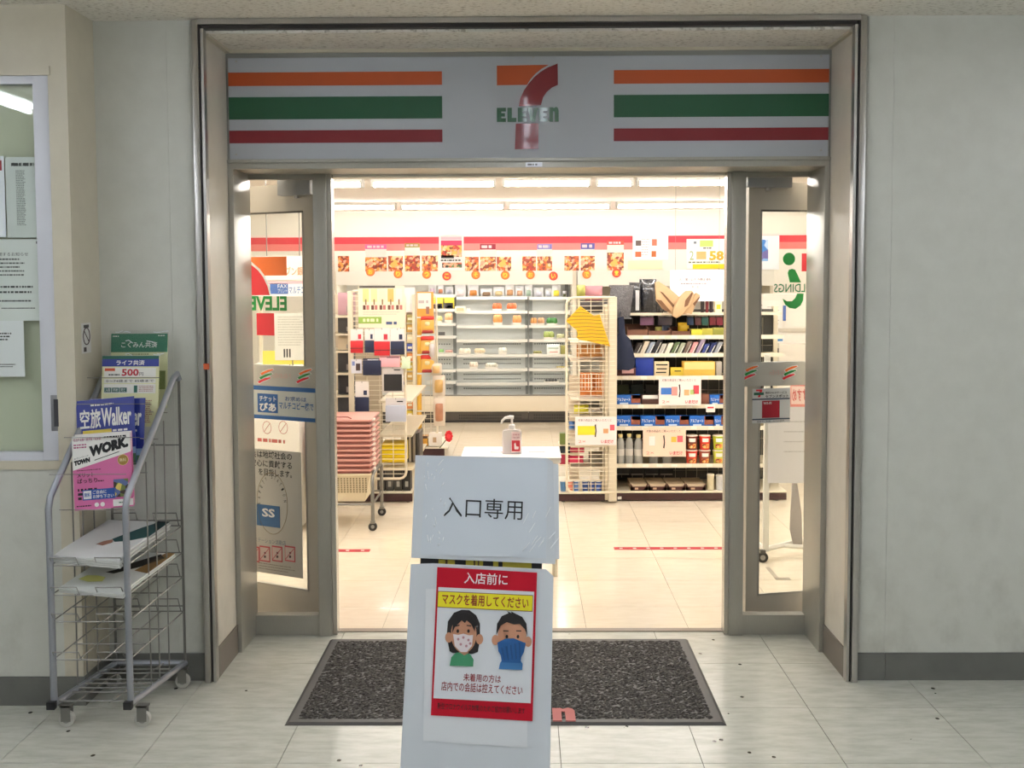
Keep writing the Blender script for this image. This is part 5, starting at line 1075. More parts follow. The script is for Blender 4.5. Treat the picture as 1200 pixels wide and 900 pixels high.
bag_item('olive_pouch', 'olive pouch in the middle brown tray', 'pouch', 768, 383, 776, 391, Y+.08, .05, C('#a8a05a', .4))
blk_item('dark_blue_card', 'dark blue card with white edge in the middle brown tray', 'card', 776, 379, 785, 390, Y+.1, .01, C('#28324a'), (('white_edge', .1, .9, .85, 1, WH),))
for k in range(3): blk_item('long_yellow_pack', '%s flat yellow-green pack at the right of the second shelf' % ORD[k].capitalize(), 'pack', 810+k*13, 386-k, 823+k*12.5, v1, Y+.004*k, .07, C(('#c9c43a', '#b0a840', '#8a8a3a')[k], .35), group='yellow-green packs')
for k, (a, c) in enumerate(((750, '#8a6080'), (771, '#4a4048'), (805, '#1f3a6a'), (814, '#5a3038'), (822, '#1f5a5a'), (831, '#7a2030'), (839, '#8a2840'))):
    hang_item('hanging_pouch', '%s pouch hung in the row above the second shelf, %s from left' % (('purple', 'dark grey', 'navy', 'brown', 'teal', 'dark red', 'crimson')[k], ORD[k]), a, 370, a+(16 if k < 2 else 7.5), 381, Y+.1, C('#d0c8c8'), C(c, .4), .12, False, 'hanging pouches over the second shelf', 'pouch')
# navy apron hanging at the end
f = FY(YG1+.03); P = [f.xz(*q) for q in ((724, 372), (731, 371), (733, 392), (738, 397), (744, 420), (743, 431), (737, 434), (722, 433), (722, 395), (725, 390))]
t = thing('navy_apron', 'navy blue apron hanging at the left end of the gondola', 'apron', (sum(p[0] for p in P)/10, YG1+.03, min(p[1] for p in P))); MB().prism(P, YG1+.02, YG1+.05).build('cloth', C('#141e38', .8), t, bevel=.006)
MB().tube([(f.xz(726, 372)[0], YG1+.04, f.xz(726, 372)[1]), (f.xz(728, 368)[0], YG1+.1, f.xz(728, 366)[1])], .003, 5).build('strap', C('#141e38', .8), t)
# third shelf: envelopes leaning
v1, Y = onshelf(2); cs = ['#3a3230', '#c9bda8', '#8d97a8', '#26262a', '#b0aca4', '#e0d6c4', '#5a6a4a', '#9aa08a', '#6a5a50', '#c98a8a', '#8a7a90', '#2a3a78', '#24305e', '#8a9098']
for k in range(14):
    a = 742+k*7.2; top = (402, 400, 401, 398, 403, 402, 401)[k % 7]
    f = FY(Y+.012); x0, x1, z0, z1 = f.rect(a, top, a+5.5, v1); s_ = (z1-z0)*.45
    t = thing('leaning_envelope', 'stationery pack leaning sideways on the third shelf, %s from left' % ORD[k], 'stationery', ((x0+x1)/2, Y+.012, z0), 'stationery on the third shelf')
    MB().prism([(x0, z0), (x1, z0), (x1+s_, z1), (x0+s_, z1)], Y+.012, Y+.12).build('pack', C(cs[k], .4), t); MB().prism([(x1-.006, z0+.01), (x1-.001, z0+.01), (x1+s_*.8-.001, z0+(z1-z0)*.8), (x1+s_*.8-.006, z0+(z1-z0)*.8)], Y+.0105, Y+.013).build('white_edge', C('#e4e0d8'), t)
# fourth shelf
v1, Y = onshelf(3)
blk_item('red_box', 'dark red box with pink print at the left of the fourth shelf', 'box', 722, 431, 745, v1, Y, .08, C('#4a1c22'), (('pink_print', .3, .9, .1, .6, C('#d8a8a8')),))
blk_item('blue_pack', 'deep blue plastic pack on the fourth shelf', 'pack', 745, 419, 766, v1, Y+.03, .08, C('#16318c', .3))
blk_item('cream_card_pack', 'cream pack with black scribbled print on the fourth shelf', 'pack', 767, 424, 784, v1, Y+.01, .06, C('#e2cfa8'), (('black_print', .1, .9, .15, .24, M_INK), ('black_print', .15, .85, .42, .5, M_INK), ('black_print', .1, .8, .66, .74, M_INK)))
blk_item('small_yellow_pack', 'small yellow pack between the cream pack and the big envelopes', 'pack', 786, 431, 801, v1, Y+.01, .06, C('#d8bc3c'), (('black_print', .3, .8, .3, .4, M_INK),))
blk_item('yellow_envelopes', 'wide block of yellow envelopes on the fourth shelf', 'envelopes', 801, 424, 838, v1, Y+.0, .1, C('#d9b24c'), (('light_front', .03, .97, .02, .5, C('#e6cd86')),))
blk_item('grey_pack', 'grey clear pack at the right end of the fourth shelf', 'pack', 839, 424, 846, v1, Y+.02, .08, C('#a8a298'))
# chocolate boxes, fifth and sixth shelf
def choc(label, a, b, v0_, v1_, Y):
    t, hw, hh = blk_item('chocolate_box', label, 'box', a, v0_, b, v1_, Y, .06, C('#1a5fb4', .35), (('brown_picture', .62, 1, .0, .75, C('#8a4a34')), ('red_flash', .66, 1, .0, .35, C('#c8402c')), ('white_strip', .15, .5, .72, .86, C('#cfe0f0'))), group='blue chocolate boxes')
    txt(t, 'アルフォート', -hw*.92, hw*.15, hh*.42, hh*.72, WH, -.003, bold=.02)
v1, Y = onshelf(4)
choc('blue chocolate box at the left of the fifth shelf', 722, 750.5, 463, v1, Y); choc('blue chocolate box at the right of the fifth shelf beside a price tag', 832, 850, 463, v1, Y)
blk_item('brown_snack_pack', 'brown and white snack pack between chocolate boxes on the fifth shelf', 'pack', 752, 463, 772, v1, Y+.02, .05, C('#5a3a30'), (('white_flap', .05, .95, 0, .35, WH),))
blk_item('brown_snack_box', 'small brown snack box beside the right chocolate box on the fifth shelf', 'box', 822, 462, 831, v1, Y+.01, .05, C('#7a4a38'))
v1, Y = onshelf(5)
for k, (a, b) in enumerate(((722, 750), (751, 778.5), (779.5, 807), (808, 836), (837, 850))): choc('blue chocolate box on the sixth shelf, %s from left' % ORD[k], a, b, 487.5, v1, Y)
for k in range(6): blk_item('dark_pack', 'dark pack in the shade at the back of the fifth shelf, %s from left' % ORD[k], 'pack', 723+k*17, 451, 737+k*17, 462, YBG-.1, .04, C(('#3a4020', '#3a443e', '#44403a', '#4a3a34', '#3c4a40', '#5a2430')[k]), group='dark packs at the back')
# seventh shelf: bottles and cup noodles
v1, Y = onshelf(6)
def bottle(label, a, b, v0_, Y, group):
    f = FY(Y); x0, x1, z0, z1 = f.rect(a, v0_, b, v1); r, h = (x1-x0)/2, z1-z0; t = thing('clear_bottle', label, 'bottle', ((x0+x1)/2, Y+r, z0), group)
    MB().lathe([(r*.9, 0), (r, .006), (r, h*.55), (r*.92, h*.6), (r, h*.66), (r*.85, h*.78), (r*.45, h*.88), (r*.45, h*.92)], n=14).build('bottle_body', mat('bottle_plastic', '#b8b8b4', .15, alpha=.75), t, smooth=True, world=False)
    MB().lathe([(r*.52, h*.9), (r*.54, h*.91), (r*.54, h*.99), (r*.5, h)], n=12).build('cap', C('#dcc98a'), t, smooth=True, world=False); MB().lathe([(r*1.02, h*.3), (r*1.02, h*.52)], n=14).build('label_sleeve', C('#c4c0ba', .4), t, smooth=True, world=False)
for k, (a, b, v0_) in enumerate(((722.5, 732.5, 509.5), (733, 742.5, 509), (743.5, 754, 510), (761, 772, 511), (777, 788, 511))): bottle('clear plastic bottle with cream cap on the seventh shelf, %s from left' % ORD[k], a, b, v0_, Y+(0 if k < 3 else .03), 'clear bottles on the seventh shelf')
noodle = photo_mat('noodle_photo', ['#e8b060', '#d87a40', '#f0d090', '#8a4028'], 60, 3)
for k, (a, b, v0_, vb, c, lb) in enumerate(((804, 819, 528, v1, '#d8402c', 'red cup noodle, lower left of the cup stacks'), (819.5, 834, 528, v1, '#9a4a38', 'brown cup noodle, lower cup of the middle stack'), (804, 819, 510.5, 527.6, '#7a3a2c', 'dark brown cup noodle, upper left of the cup stacks'), (820, 834, 510.5, 527.6, '#d83a2a', 'red cup noodle, upper cup of the middle stack'), (836, 850, 528, v1, '#c8cc50', 'lime green cup noodle, lower cup at the right'), (836, 850, 510.5, 527.6, '#b8c838', 'lime green cup noodle, upper cup at the right'))):
    cup_item('cup_noodle', lb, a, v0_, b, vb, Y, C(c, .4), C('#e6d8c8'), 'cup noodle', 'cup noodles on the seventh shelf', noodle)
# base deck
Y = YG1+.03; v1 = 575.5
for k, (a, b) in enumerate(((739, 759), (760, 781), (782, 803), (804, 827))):
    f = FY(Y); x0, x1, z0, z1 = f.rect(a, 566, b, v1); hw, hh = (x1-x0)/2, z1-z0; t = thing('brown_carton_tray', 'low brown carton tray on the base deck, %s from left' % ORD[k], 'carton', ((x0+x1)/2, Y, z0), 'cartons on the base deck')
    MB().box(-hw, hw, 0, .004, 0, hh*.55).build('front', C('#4a2420'), t, world=False); MB().prism([(-hw, 0), (-hw+.03, 0), (-hw, hh)], 0, .003).prism([(hw, 0), (hw-.03, 0), (hw, hh)], 0, .003).build('corner_flap', C('#4a2420'), t, world=False); MB().box(-hw*.97, hw*.97, .01, .26, 0, hh*.8).build('packs', C('#c8b49a'), t, world=False); MB().box(-hw*.5, -hw*.1, -.0012, .0, hh*.2, hh*.42).build('print', C('#c9a88a'), t, world=False)
cup_item('white_cup', 'cream patterned paper cup standing on the base deck', 829, 556, 838, v1, Y, C('#d8ceb0', .5), C('#e8e0d0'), 'cup', 'paper cups on the deck'); cup_item('white_cup', 'white paper cup partly hidden at the right of the base deck', 839.5, 557, 849, v1, Y, C('#cfd0d4', .5), C('#e8e4e0'), 'cup', 'paper cups on the deck')
for k in range(4): blk_item('flat_dark_tray', 'flat dark tray under the bottles, %s from left' % ORD[k], 'tray', 722+k*17, 549, 738+k*17, 557, YBG-.14, .12, C('#1e1c1c'), (('pale_edge', .05, .95, .75, .95, C('#8a8680')),), group='flat dark trays')
# price signs clipped to the rails
def promo(label, a, v0_, b, v1_, Y, tint, blocks):
    t, hw, hh = sheet('promotion_card', label, 'card', a, v0_, b, v1_, Y, C(tint, .5), .003, 'promotion cards')
    for nm, q, w_, c, d, m in blocks: patch(t, nm, -hw+2*hw*q, -hw+2*hw*w_, hh*(1-d), hh*(1-c), m, -.003)
    txt(t, '対象の商品をご購入いただくと', -hw*.85, hw*.75, hh*.84, hh*.93, C('#6a4a4c'), -.0048); txt(t, 'いまだけ', hw*.25, hw*.85, hh*.06, hh*.19, C('#c8384c'), -.0048, bold=.02); txt(t, '2×', -hw*.85, -hw*.5, hh*.08, hh*.18, C('#d88a80'), -.0048)
    MB().prism([(-hw*.06, hh*.3), (0, hh*.28), (hw*.03, hh*.5), (0, hh*.74), (-hw*.06, hh*.72), (-hw*.02, hh*.5)], -.0048, -.003).build('black_arrow', M_INK, t, world=False)
    return t
promo('white promotion card with blue box picture hung on the fifth shelf', 772, 441.5, 821.5, 475, YG1+.045, '#f2e2de', (('blue_picture', .05, .3, .38, .62, C('#3a70c0')), ('pink_picture', .3, .44, .35, .65, C('#d89088')), ('orange_ring', .6, .72, .45, .65, C('#e8a878')), ('green_mark', .74, .84, .45, .62, C('#b8cc80')), ('red_balloon', .82, .95, .3, .6, C('#d84a58'))))
promo('peach promotion card hung before the clear bottles', 753.5, 501, 803.5, 535, YG1+.02, '#f6d2bc', (('white_bottle', .14, .28, .3, .62, C('#e4e4e0')), ('yellow_star', .66, .78, .32, .5, C('#e8b84a')), ('red_balloon', .8, .93, .28, .5, C('#d8606a'))))
promo('white promotion card with yellow block on the mesh end panel', 674, 488.5, 722.5, 521.5, YG1-.125, '#f2e4e2', (('yellow_block', .06, .48, .32, .64, C('#f2d830')), ('food_mark', .68, .8, .42, .58, C('#d8a070')), ('red_balloon', .84, .95, .28, .48, C('#d85a68'))))
blk_item('red_price_tag', 'small white tag with red price under the fifth shelf rail', 'tag', 827.5, 474, 838, 483, YG1+.06, .002, WH, (('red_price', .15, .85, .3, .5, C('#d83a48')),))

# ================================================================== wire mesh end displays
def mesh_panel(parent, u0, v0, u1, v1, Y, rows, verts, round_side, m=CREAMP):
    f = FY(Y); x0, x1, z0, z1 = f.rect(u0, v0, u1, v1); r = .045; P = []
    if round_side == 'l':
        P = [(x1, Y, z1), (x0+r, Y, z1)]+[(x0+r-r*math.sin(a), Y, z1-r+r*math.cos(a)) for a in (.5, 1.0, 1.57)]+[(x0, Y, z0+r)]+[(x0+r-r*math.cos(a), Y, z0+r-r*math.sin(a)) for a in (.5, 1.0, 1.57)]+[(x1, Y, z0)]
    else:
        P = [(x0, Y, z1), (x1-r, Y, z1)]+[(x1-r+r*math.sin(a), Y, z1-r+r*math.cos(a)) for a in (.5, 1.0, 1.57)]+[(x1, Y, z0+r)]+[(x1-r+r*math.cos(a), Y, z0+r-r*math.sin(a)) for a in (.5, 1.0, 1.57)]+[(x0, Y, z0)]
    MB().tube(P, .0085, 8).build('mesh_frame', m, parent, smooth=True)
    mb = MB()
    for i in range(1, rows): z = z0+(z1-z0)*i/rows; mb.tube([(x0, Y, z), (x1, Y, z)], .002, 4)
    for i in range(1, verts): x = x0+(x1-x0)*i/verts; mb.tube([(x, Y+.003, z0), (x, Y+.003, z1)], .0025, 4)
    g = mb.build('mesh_wires', m, parent); g['kind'] = 'stuff'
    return x0, x1, z0, z1
YM = YG1-.12
EN = thing('mesh_end_display', 'cream wire mesh end display with maroon base left of the gondola', 'display rack', (pt(690, 590, YG1).x, YG1, 0))
x0, x1, z0, z1 = mesh_panel(EN, 664, 348.5, 721, 577, YM, 46, 4, 'l')
MB().box(x1-.01, x1+.045, YM, YG1+.5, z0-.0, z1).build('end_board', CREAMP, EN) if False else None
MB().box(pt(712.5, 590, YG1).x, GX0-.001, YG1-.06, YG1+.0, .012, z1).build('post', CREAMP, EN)
ex0, ex1 = pt(655, 590, YG1).x, pt(712, 590, YG1).x
MB().box(ex0, ex1, YG1-.02, YG1, .008, pt(690, 578.5, YG1).z).build('kick_board', MAROON, EN); zb_ = pt(690, 577, YG1).z; MB().box(ex0, ex1, YG1-.03, YG1+.6, zb_-.004, zb_).build('base_deck', RAIL, EN)
for x in (ex0+.03, ex1-.03): MB().lathe([(.012, 0), (.012, .02)], x, YG1, 10).build('foot', CH, EN)
sv = (400, 421, 466, 486, 520, 545)
for v in sv: z = pt(690, v, YG1+.1).z; MB().box(ex0+.08, ex1+.0, YG1-.02, YG1+.5, z-.008, z).build('side_shelf', SHELF, EN)
MB().box(ex1-.02, ex1+.0, YG1-.05, YG1+.5, .02, z1-.05).build('back_board', C('#cfc2a8', .6), EN)
# yellow ribbed cushion-like streamer on the mesh
f = FY(YM-.02); P = [f.xz(*q) for q in ((680, 358.5), (690, 366), (696, 370), (703, 368.5), (705, 376), (709, 388), (715, 406), (703, 403), (690, 400), (679, 398), (676, 396), (677, 392), (676, 387), (672, 384), (664, 377), (664, 375), (673, 366))]
YT = thing('yellow_streamer', 'yellow pleated paper decoration tied to the wire mesh', 'decoration', (sum(p[0] for p in P)/len(P), YM-.02, min(p[1] for p in P)))
MB().prism(P, YM-.026, YM-.014).build('paper', C('#eab820', .5), YT)
zs = [p[1] for p in P]
def clip_x(z):
    xs = []
    for i in range(len(P)):
        (xa_, za_), (xb_, zb2_) = P[i], P[(i+1) % len(P)]
        if (za_-z)*(zb2_-z) < 0: xs.append(xa_+(xb_-xa_)*(z-za_)/(zb2_-za_))
    return (min(xs), max(xs)) if len(xs) >= 2 else None
for k in range(11):
    z = min(zs)+(max(zs)-min(zs))*(k+.6)/11.6; c = clip_x(z)
    if c: MB().tube([(c[0]+.004, YM-.0275, z), ((c[0]+c[1])/2, YM-.0285, z+.004), (c[1]-.004, YM-.0275, z-.003)], .0022, 5).build('pleat', C('#8a6414', .6), YT)
# goods behind the mesh
for k, (a, b, v0_, v1_, c, nm, lb) in enumerate(((676, 686, 334, 347, '#a8a85a', 'snack_bag', 'olive and cream snack bag peeking over the mesh display'), (686, 706, 335, 352, '#b07880', 'striped_bag', 'pink striped snack bag at the top of the mesh display'),
    (680, 712, 352, 366, '#3a3434', 'dark_snack', 'dark snack pack behind the top of the mesh'))):
    bag_item(nm, lb, 'snack bag', a, v0_, b, v1_, YG1+.0+.05*k, .05, C(c, .4), group=None)
bread = [(676, 712, 402, 420, '#c98a4c', 'sliced bread bag with white stripes on the upper mesh shelf', 'bread_bag'), (680, 697, 437, 465, '#c8702c', 'orange bread roll bag, left on the middle mesh shelf', 'bread_roll_bag'), (697, 711, 437, 465, '#c97a38', 'orange bread roll bag, right on the middle mesh shelf', 'bread_roll_bag'), (673, 690, 475, 485.5, '#d8d040', 'yellow flat pack on the mesh shelf above the promotion card', 'yellow_pack'), (667, 674, 494, 505, '#3a6ab0', 'blue pack at the left of the mesh display', 'blue_snack'), (667, 685, 523, 531, '#c83a5a', 'crimson pack below the promotion card', 'red_snack'), (666, 684, 535, 544, '#d83a60', 'pink red pack on the lower mesh shelf', 'red_snack'), (690, 708, 530, 544, '#8a8478', 'grey beige pack on the lower mesh shelf', 'grey_snack')]
for a, b, v0_, v1_, c, lb, nm in bread:
    t, hw, hh = bag_item(nm, lb, 'food pack', a, v0_, b, v1_, YG1+.02, .07, C(c, .4))
    if 'bread' in nm:
        for q in range(4): MB().box(-hw*.8+q*hw*.45, -hw*.72+q*hw*.45, -.002, .003, hh*.3, hh*.95).build('stripe', C('#e4d8c4', .4), t, world=False)
for k, (a, c) in enumerate(((656, '#4a7aa8'), (664, '#d8806a'), (672, '#4a70b0'), (682, '#2a4a90'), (690, '#24428a'), (698, '#2c4c94'))):
    cup_item('blue_tin', 'small %s printed cup on the mesh display base, %s from left' % (('teal', 'pink', 'light blue', 'blue', 'navy', 'dark blue')[k], ORD[k]), a, 564, a+8, 576.2, YG1-.02, C(c, .35), C('#d8d4c8'), 'cup', 'small cups on the mesh display base')
for k, (a, b, v0_, v1_, c, lb) in enumerate(((656, 666, 508, 521, '#6a7a3a', 'green and black pack beside the mesh display'), (656, 668, 521, 531, '#243038', 'dark teal pack beside the mesh display'), (656, 668, 533, 544, '#a82a48', 'crimson pack at the side of the mesh display'))):
    blk_item('side_pack', lb, 'pack', a, v0_, b, v1_, YG1+.04, .08, C(c, .4), group='packs beside the mesh display')
    z = pt(660, v1_, YG1+.04).z; MB().box(pt(655, v1_, YG1+.04).x, ex0+.08, YG1+.02, YG1+.2, z-.006, z-.0005).build('peg_shelf', SHELF, EN)
# cream side boards seen beyond the mesh
MB().box(pt(667, 500, YG1+.5).x, pt(679, 500, YG1+.5).x, YG1+.5, YG1+.52, .02, pt(670, 440, YG1+.5).z).build('side_board', mat('cream_board', '#e6d6c0', .6), EN)

# ---- left end display
LE = thing('mesh_end_display', 'cream wire mesh end display hung with stationery packs, left of the aisle', 'display rack', (pt(450, 590, YG1).x, YG1, 0))
x0, x1, z0, z1 = mesh_panel(LE, 415, 341, 475, 561, YM, 38, 4, 'r')
lx0, lx1 = pt(380, 590, YG1).x, pt(483.5, 590, YG1).x
MB().box(lx0, lx1, YG1-.02, YG1, .008, pt(460, 578, YG1).z).build('kick_board', MAROON, LE); zl_ = pt(460, 576.5, YG1).z; MB().box(lx0, lx1, YG1-.03, YG1+1.2, zl_-.004, zl_).build('base_deck', RAIL, LE)
MB().box(pt(414, 500, YG1).x-.02, pt(414, 500, YG1).x+.01, YG1-.05, YG1+.0, .02, z1).build('post', CREAMP, LE)
for v in (370, 391, 411, 437, 463, 495): z = pt(405, v, YG1+.06).z; MB().box(lx0, pt(414, v, YG1+.06).x, YG1+.03, YG1+.4, z-.012, z).build('side_shelf', SHELF, LE)
for x in (lx0+.05, lx1-.03): MB().lathe([(.012, 0), (.012, .02)], x, YG1, 10).build('foot', CH, LE)
for v in (466, 505, 543): z = pt(480, v, YG1+.2).z; MB().box(pt(448, v, YG1+.2).x, lx1, YG1+.0, YG1+1.1, z-.014, z).build('wire_tray', SHELF, LE)
MB().box(lx0, pt(447, 400, YG1+.5).x, YG1+.5, YG1+.52, .02, pt(440, 345, YG1+.5).z).build('back_board', C('#b8aa94', .6), LE)
# printed header board on the mesh
t, hw, hh = sheet('product_chart', 'printed product chart board with a dark top bar on the left mesh display', 'sign', 420, 335, 474, 384, YM-.012, C('#e2dac0', .5), .004)
patch(t, 'dark_bar', -hw*.95, hw*.6, hh*.95, hh, C('#4a4440'), -.004)
for k in range(5):
    c = -hw*.8+k*hw*.36; patch(t, 'chart_column', c, c+hw*.26, hh*.62, hh*.93, C(('#c9cc8a', '#cfd09a', '#dcd6b8', '#c9a860', '#dcd4cc')[k]), -.004); patch(t, 'pen_picture', c+hw*.1, c+hw*.16, hh*.55, hh*.68, C('#8a6a4a'), -.0052)
    for q in range(2): patch(t, 'swatch', c+q*hw*.15, c+hw*.12+q*hw*.15, hh*.43, hh*.54, C(('#6a4038', '#b8706a')[q]), -.004)
lines(t, -hw*.8, hw*.9, hh*.3, hh*.4, 2, C('#d8a8a0'), -.0052, 3, .3); patch(t, 'green_strip', -hw, hw*.0, hh*.1, hh*.26, C('#8aa84a'), -.004); lines(t, -hw*.8, -hw*.1, hh*.12, hh*.24, 1, C('#e8f0b8'), -.0052, 4, .6); lines(t, hw*.2, hw*.8, hh*.06, hh*.16, 1, C('#4a5a80'), -.0052, 6, .7)
REDP, NAVP = C('#c0202a', .5), C('#18213f', .5); CARD = C('#e8e0dc', .45)
hg = 'hanging packs on the left mesh display'
for k, (a, b, v0_, v1_, body, lb) in enumerate(((411, 425.5, 385.5, 413.5, REDP, 'red socks pack, far left of the hanging row'), (427.5, 438.5, 385.5, 413, NAVP, 'narrow navy socks pack, second of the hanging row'), (438.8, 457, 384.5, 416.5, REDP, 'wide red socks pack, third of the hanging row'), (458, 474, 385, 415.5, NAVP, 'wide navy socks pack, right end of the hanging row'))):
    hang_item('socks_pack', lb+' on the left mesh display', a, v0_, b, v1_, YM-.014, CARD, body, .48, True, hg, 'socks pack', (('suit_mark', .6, .85, .22, .42, C('#c03040' if body is REDP else '#20284a')),))
hang_item('bag_pack', 'white card pack with a dark handbag picture, left on the mesh display', 411.5, 421, 424, 437.5, YM-.014, C('#dcdce4'), CARD, 1, False, hg, extra=(('bag_picture', .45, .85, .3, .8, C('#3a2a2a')), ('blue_mark', .1, .35, .15, .45, C('#7a8ac0'))))
hang_item('dark_cloth_pack', 'tilted navy pack with a white card and handbag picture on the mesh display', 425.5, 420, 447, 439.5, YM-.016, NAVP, NAVP, .1, False, hg, extra=(('white_card', .25, .85, .05, .95, C('#e0e0e8')), ('bag_picture', .55, .8, .35, .8, C('#3a2a2a'))))
hang_item('pink_pack', 'pink and black small pack on the mesh display', 445, 416.5, 469, 430, YM-.012, C('#e0a8b0'), C('#e0a8b0'), .2, False, hg, extra=(('black_print', .35, .95, .15, .4, M_INK), ('red_print', .2, .5, .5, .95, C('#e05a6a'))))
hang_item('green_leaf_pack', 'small white and green pack at the right edge of the mesh display', 471, 418, 481, 432, YM-.02, C('#dfe8d4'), C('#cfe0c0'), .3, False, hg, extra=(('green_leaf', .2, .8, .45, .85, C('#6ab84a')),))
hang_item('black_mask_pack', 'grey pack with a large black label hanging on the mesh display', 448, 430.5, 473, 459.5, YM-.014, C('#cfc9c6'), C('#cfc9c6'), .3, False, hg, extra=(('dark_print', .55, .85, .08, .12, M_INK), ))
t = hang_item('white_mask_pack', 'pale blue-grey pack with white header hanging low on the mesh display', 452, 466.5, 476, 494, YM-.014, C('#dcd6d6'), C('#b8bccb', .3), .3, False, hg, extra=(('dark_print', .55, .85, .12, .17, M_INK),))
ft = FY(YM-.034); x0_, x1_, z0_, z1_ = ft.rect(450, 438.5, 471, 458); bl = MB().box(x0_, x1_, YM-.036, YM-.033, z0_, z1_)
o_ = [q for q in bpy.data.objects if q.name.startswith('black_mask_pack')][0]; bl.build('black_label', C('#242426', .4), o_)
hang_item('navy_cloth_pack', 'navy cloth pack under a white card at the lower left of the mesh display', 416.5, 447, 432.5, 482, YM-.014, CARD, NAVP, .52, False, hg, 'socks pack', (('suit_mark', .6, .85, .3, .45, C('#20284a')),))
# dark goods left of the mesh
for k, (v0_, v1_, c) in enumerate(((343, 369, '#b08890'), (372, 390, '#3c3838'), (394, 410, '#b8a890'), (413, 436, '#26262a'), (440, 462, '#1e2026'), (466, 494, '#3a3a3e'))):
    blk_item('side_stock', '%s pack on the %s shelf left of the mesh display' % (('dusty pink', 'charcoal', 'beige', 'black', 'blue black', 'dark grey')[k], ORD[k]), 'pack', 396, v0_, 414, v1_, YG1+.07, .1, C(c, .4), (('light_print', .55, .95, .6, .9, C('#8a8684')),), group='stock left of the mesh display')
# yellow crate and dark books under the mesh
blk_item('yellow_crate', 'bright yellow ribbed crate low behind the mesh display', 'crate', 447.5, 520, 475, 542, YG1+.03, .2, C('#f0d00c', .4), tuple(('rib', 0, 1, .12+k*.2, .17+k*.2, C('#c9a40a')) for k in range(5)))
for k in range(4): blk_item('dark_file', 'dark upright file on the base deck behind the mesh, %s from left' % ORD[k], 'file', 442+k*10, 550, 451+k*10, 575.5, YG1+.04, .12, C(('#3c3a38', '#4a4844', '#34322e', '#2a2826')[k]), (('label', .3, .7, .55, .8, C('#9a9890')),), group='files on the base deck')
for k in range(6): blk_item('dark_book', 'dark upright book beside the wire tray, %s from left' % ORD[k], 'book', 476.5+k*2.6, 512-k, 478.8+k*2.6, 541.5, YG1+.22, .25, C(('#2c2826', '#b8aea0', '#3a3230', '#8a8078', '#24201e', '#4a4440')[k]), group='books beside the wire tray')

# ---- farther snack displays in the middle of the aisle
YS = 5.2
SD = thing('snack_display', 'tall white snack rack with rows of small packs behind the left mesh display', 'display rack', (pt(478, 540, YS).x, YS, 0))
sx0, sx1 = pt(468, 400, YS).x, pt(486.5, 400, YS).x
MB().box(sx0, sx1, YS, YS+.02, pt(480, 366, YS).z, pt(480, 337, YS).z).build('header_card', C('#f2e4e0', .5), SD); MB().box(sx0, sx1, YS+.06, YS+.09, .02, pt(480, 366, YS).z).build('back_board', C('#cfc0a0', .6), SD)
MB().box(sx1-.02, sx1+.005, YS-.03, YS+.09, .02, pt(480, 345, YS).z).build('post', CREAMP, SD)
MB().box(sx0, sx1, YS-.1, YS+.3, .0, .1).build('base', MAROON, SD)
for r_ in range(12):
    va = 368+r_*11.2; z = pt(478, va+10.4, YS).z; MB().box(sx0, sx1-.02, YS+.0, YS+.06, z-.006, z).build('shelf', SHELF, SD)
    for q in range(2):
        cn = ('orange', 'cream', 'yellow', 'olive', 'blue', 'amber')[(r_*2+q*3+r_//3) % 6]; cc = {'orange': '#d8884a', 'cream': '#e0d0a8', 'yellow': '#d8bc40', 'olive': '#a89a58', 'blue': '#3a4a9a', 'amber': '#c9a050'}[cn]
        blk_item('small_snack', '%s snack pack, %s of the %s row of the tall snack rack' % (cn, ('left', 'right')[q], ORD[r_]), 'snack pack', 469+q*7.8, va+1.2, 476+q*7.8, va+10.2, YS+.005, .04, C(cc, .4), (('print', .15, .85, .35, .65, C('#efe6cc')),), group='packs on the tall snack rack')
t, hw, hh = sheet('orange_header', 'orange framed header card with a small portrait above the red snack bags', 'sign', 488.5, 342, 508, 371, YS-.03, C('#e8963c', .5), .004)
patch(t, 'white_panel', -hw*.9, hw*.72, hh*.32, hh*.95, C('#f2e2d8'), -.004); patch(t, 'dark_figure', hw*.1, hw*.5, hh*.1, hh*.4, C('#8a5a48'), -.0052); lines(t, -hw*.8, hw*.6, hh*.5, hh*.7, 1, C('#b8a8a8'), -.0055, 5, .6)
R2 = thing('hook_display', 'cream mesh hook rack carrying red snack bags before the refrigerated case', 'display rack', (pt(500, 534, YS).x, YS, 0))
xa, xb, za, zb2 = mesh_panel(R2, 489, 345, 512, 513, YS+.0, 30, 3, 'r')
MB().box(pt(489, 534, YS).x, pt(521, 534, YS).x, YS-.02, YS, .01, pt(500, 525, YS).z).build('kick_board', MAROON, R2); MB().box(pt(488.5, 534, YS).x, pt(525, 534, YS).x, YS-.04, YS+.6, pt(500, 525, YS).z, pt(500, 523.5, YS).z).build('base_deck', RAIL, R2)
for x in (489, 511): MB().box(pt(x, 500, YS).x-.006, pt(x, 500, YS).x+.006, YS-.005, YS+.005, .02, za+.05).build('leg', CREAMP, R2)
for k, v in enumerate((370, 394, 416)):
    t, hw, hh = bag_item('red_snack_bag', 'red and yellow snack bag hanging on the hook rack, %s from top' % ORD[k], 'snack bag', 493, v, 508.5, v+21, YS-.045, .04, C('#e2b45a', .4), (('red_top', 0, 1, 0, .26, C('#cf2a24', .4)), ('red_foot', .05, .95, .78, 1, C('#9a2420', .4)), ('oval', .25, .75, .3, .6, C('#efe0b0'))), group='red snack bags')
for k in range(6): bag_item('amber_pouch', 'amber snack pouch behind the red bags, %s from top' % ORD[k], 'snack bag', 488.5, 373+k*22, 494, 393+k*22, YS-.02, .03, C('#dba83c', .4), group='amber pouches')
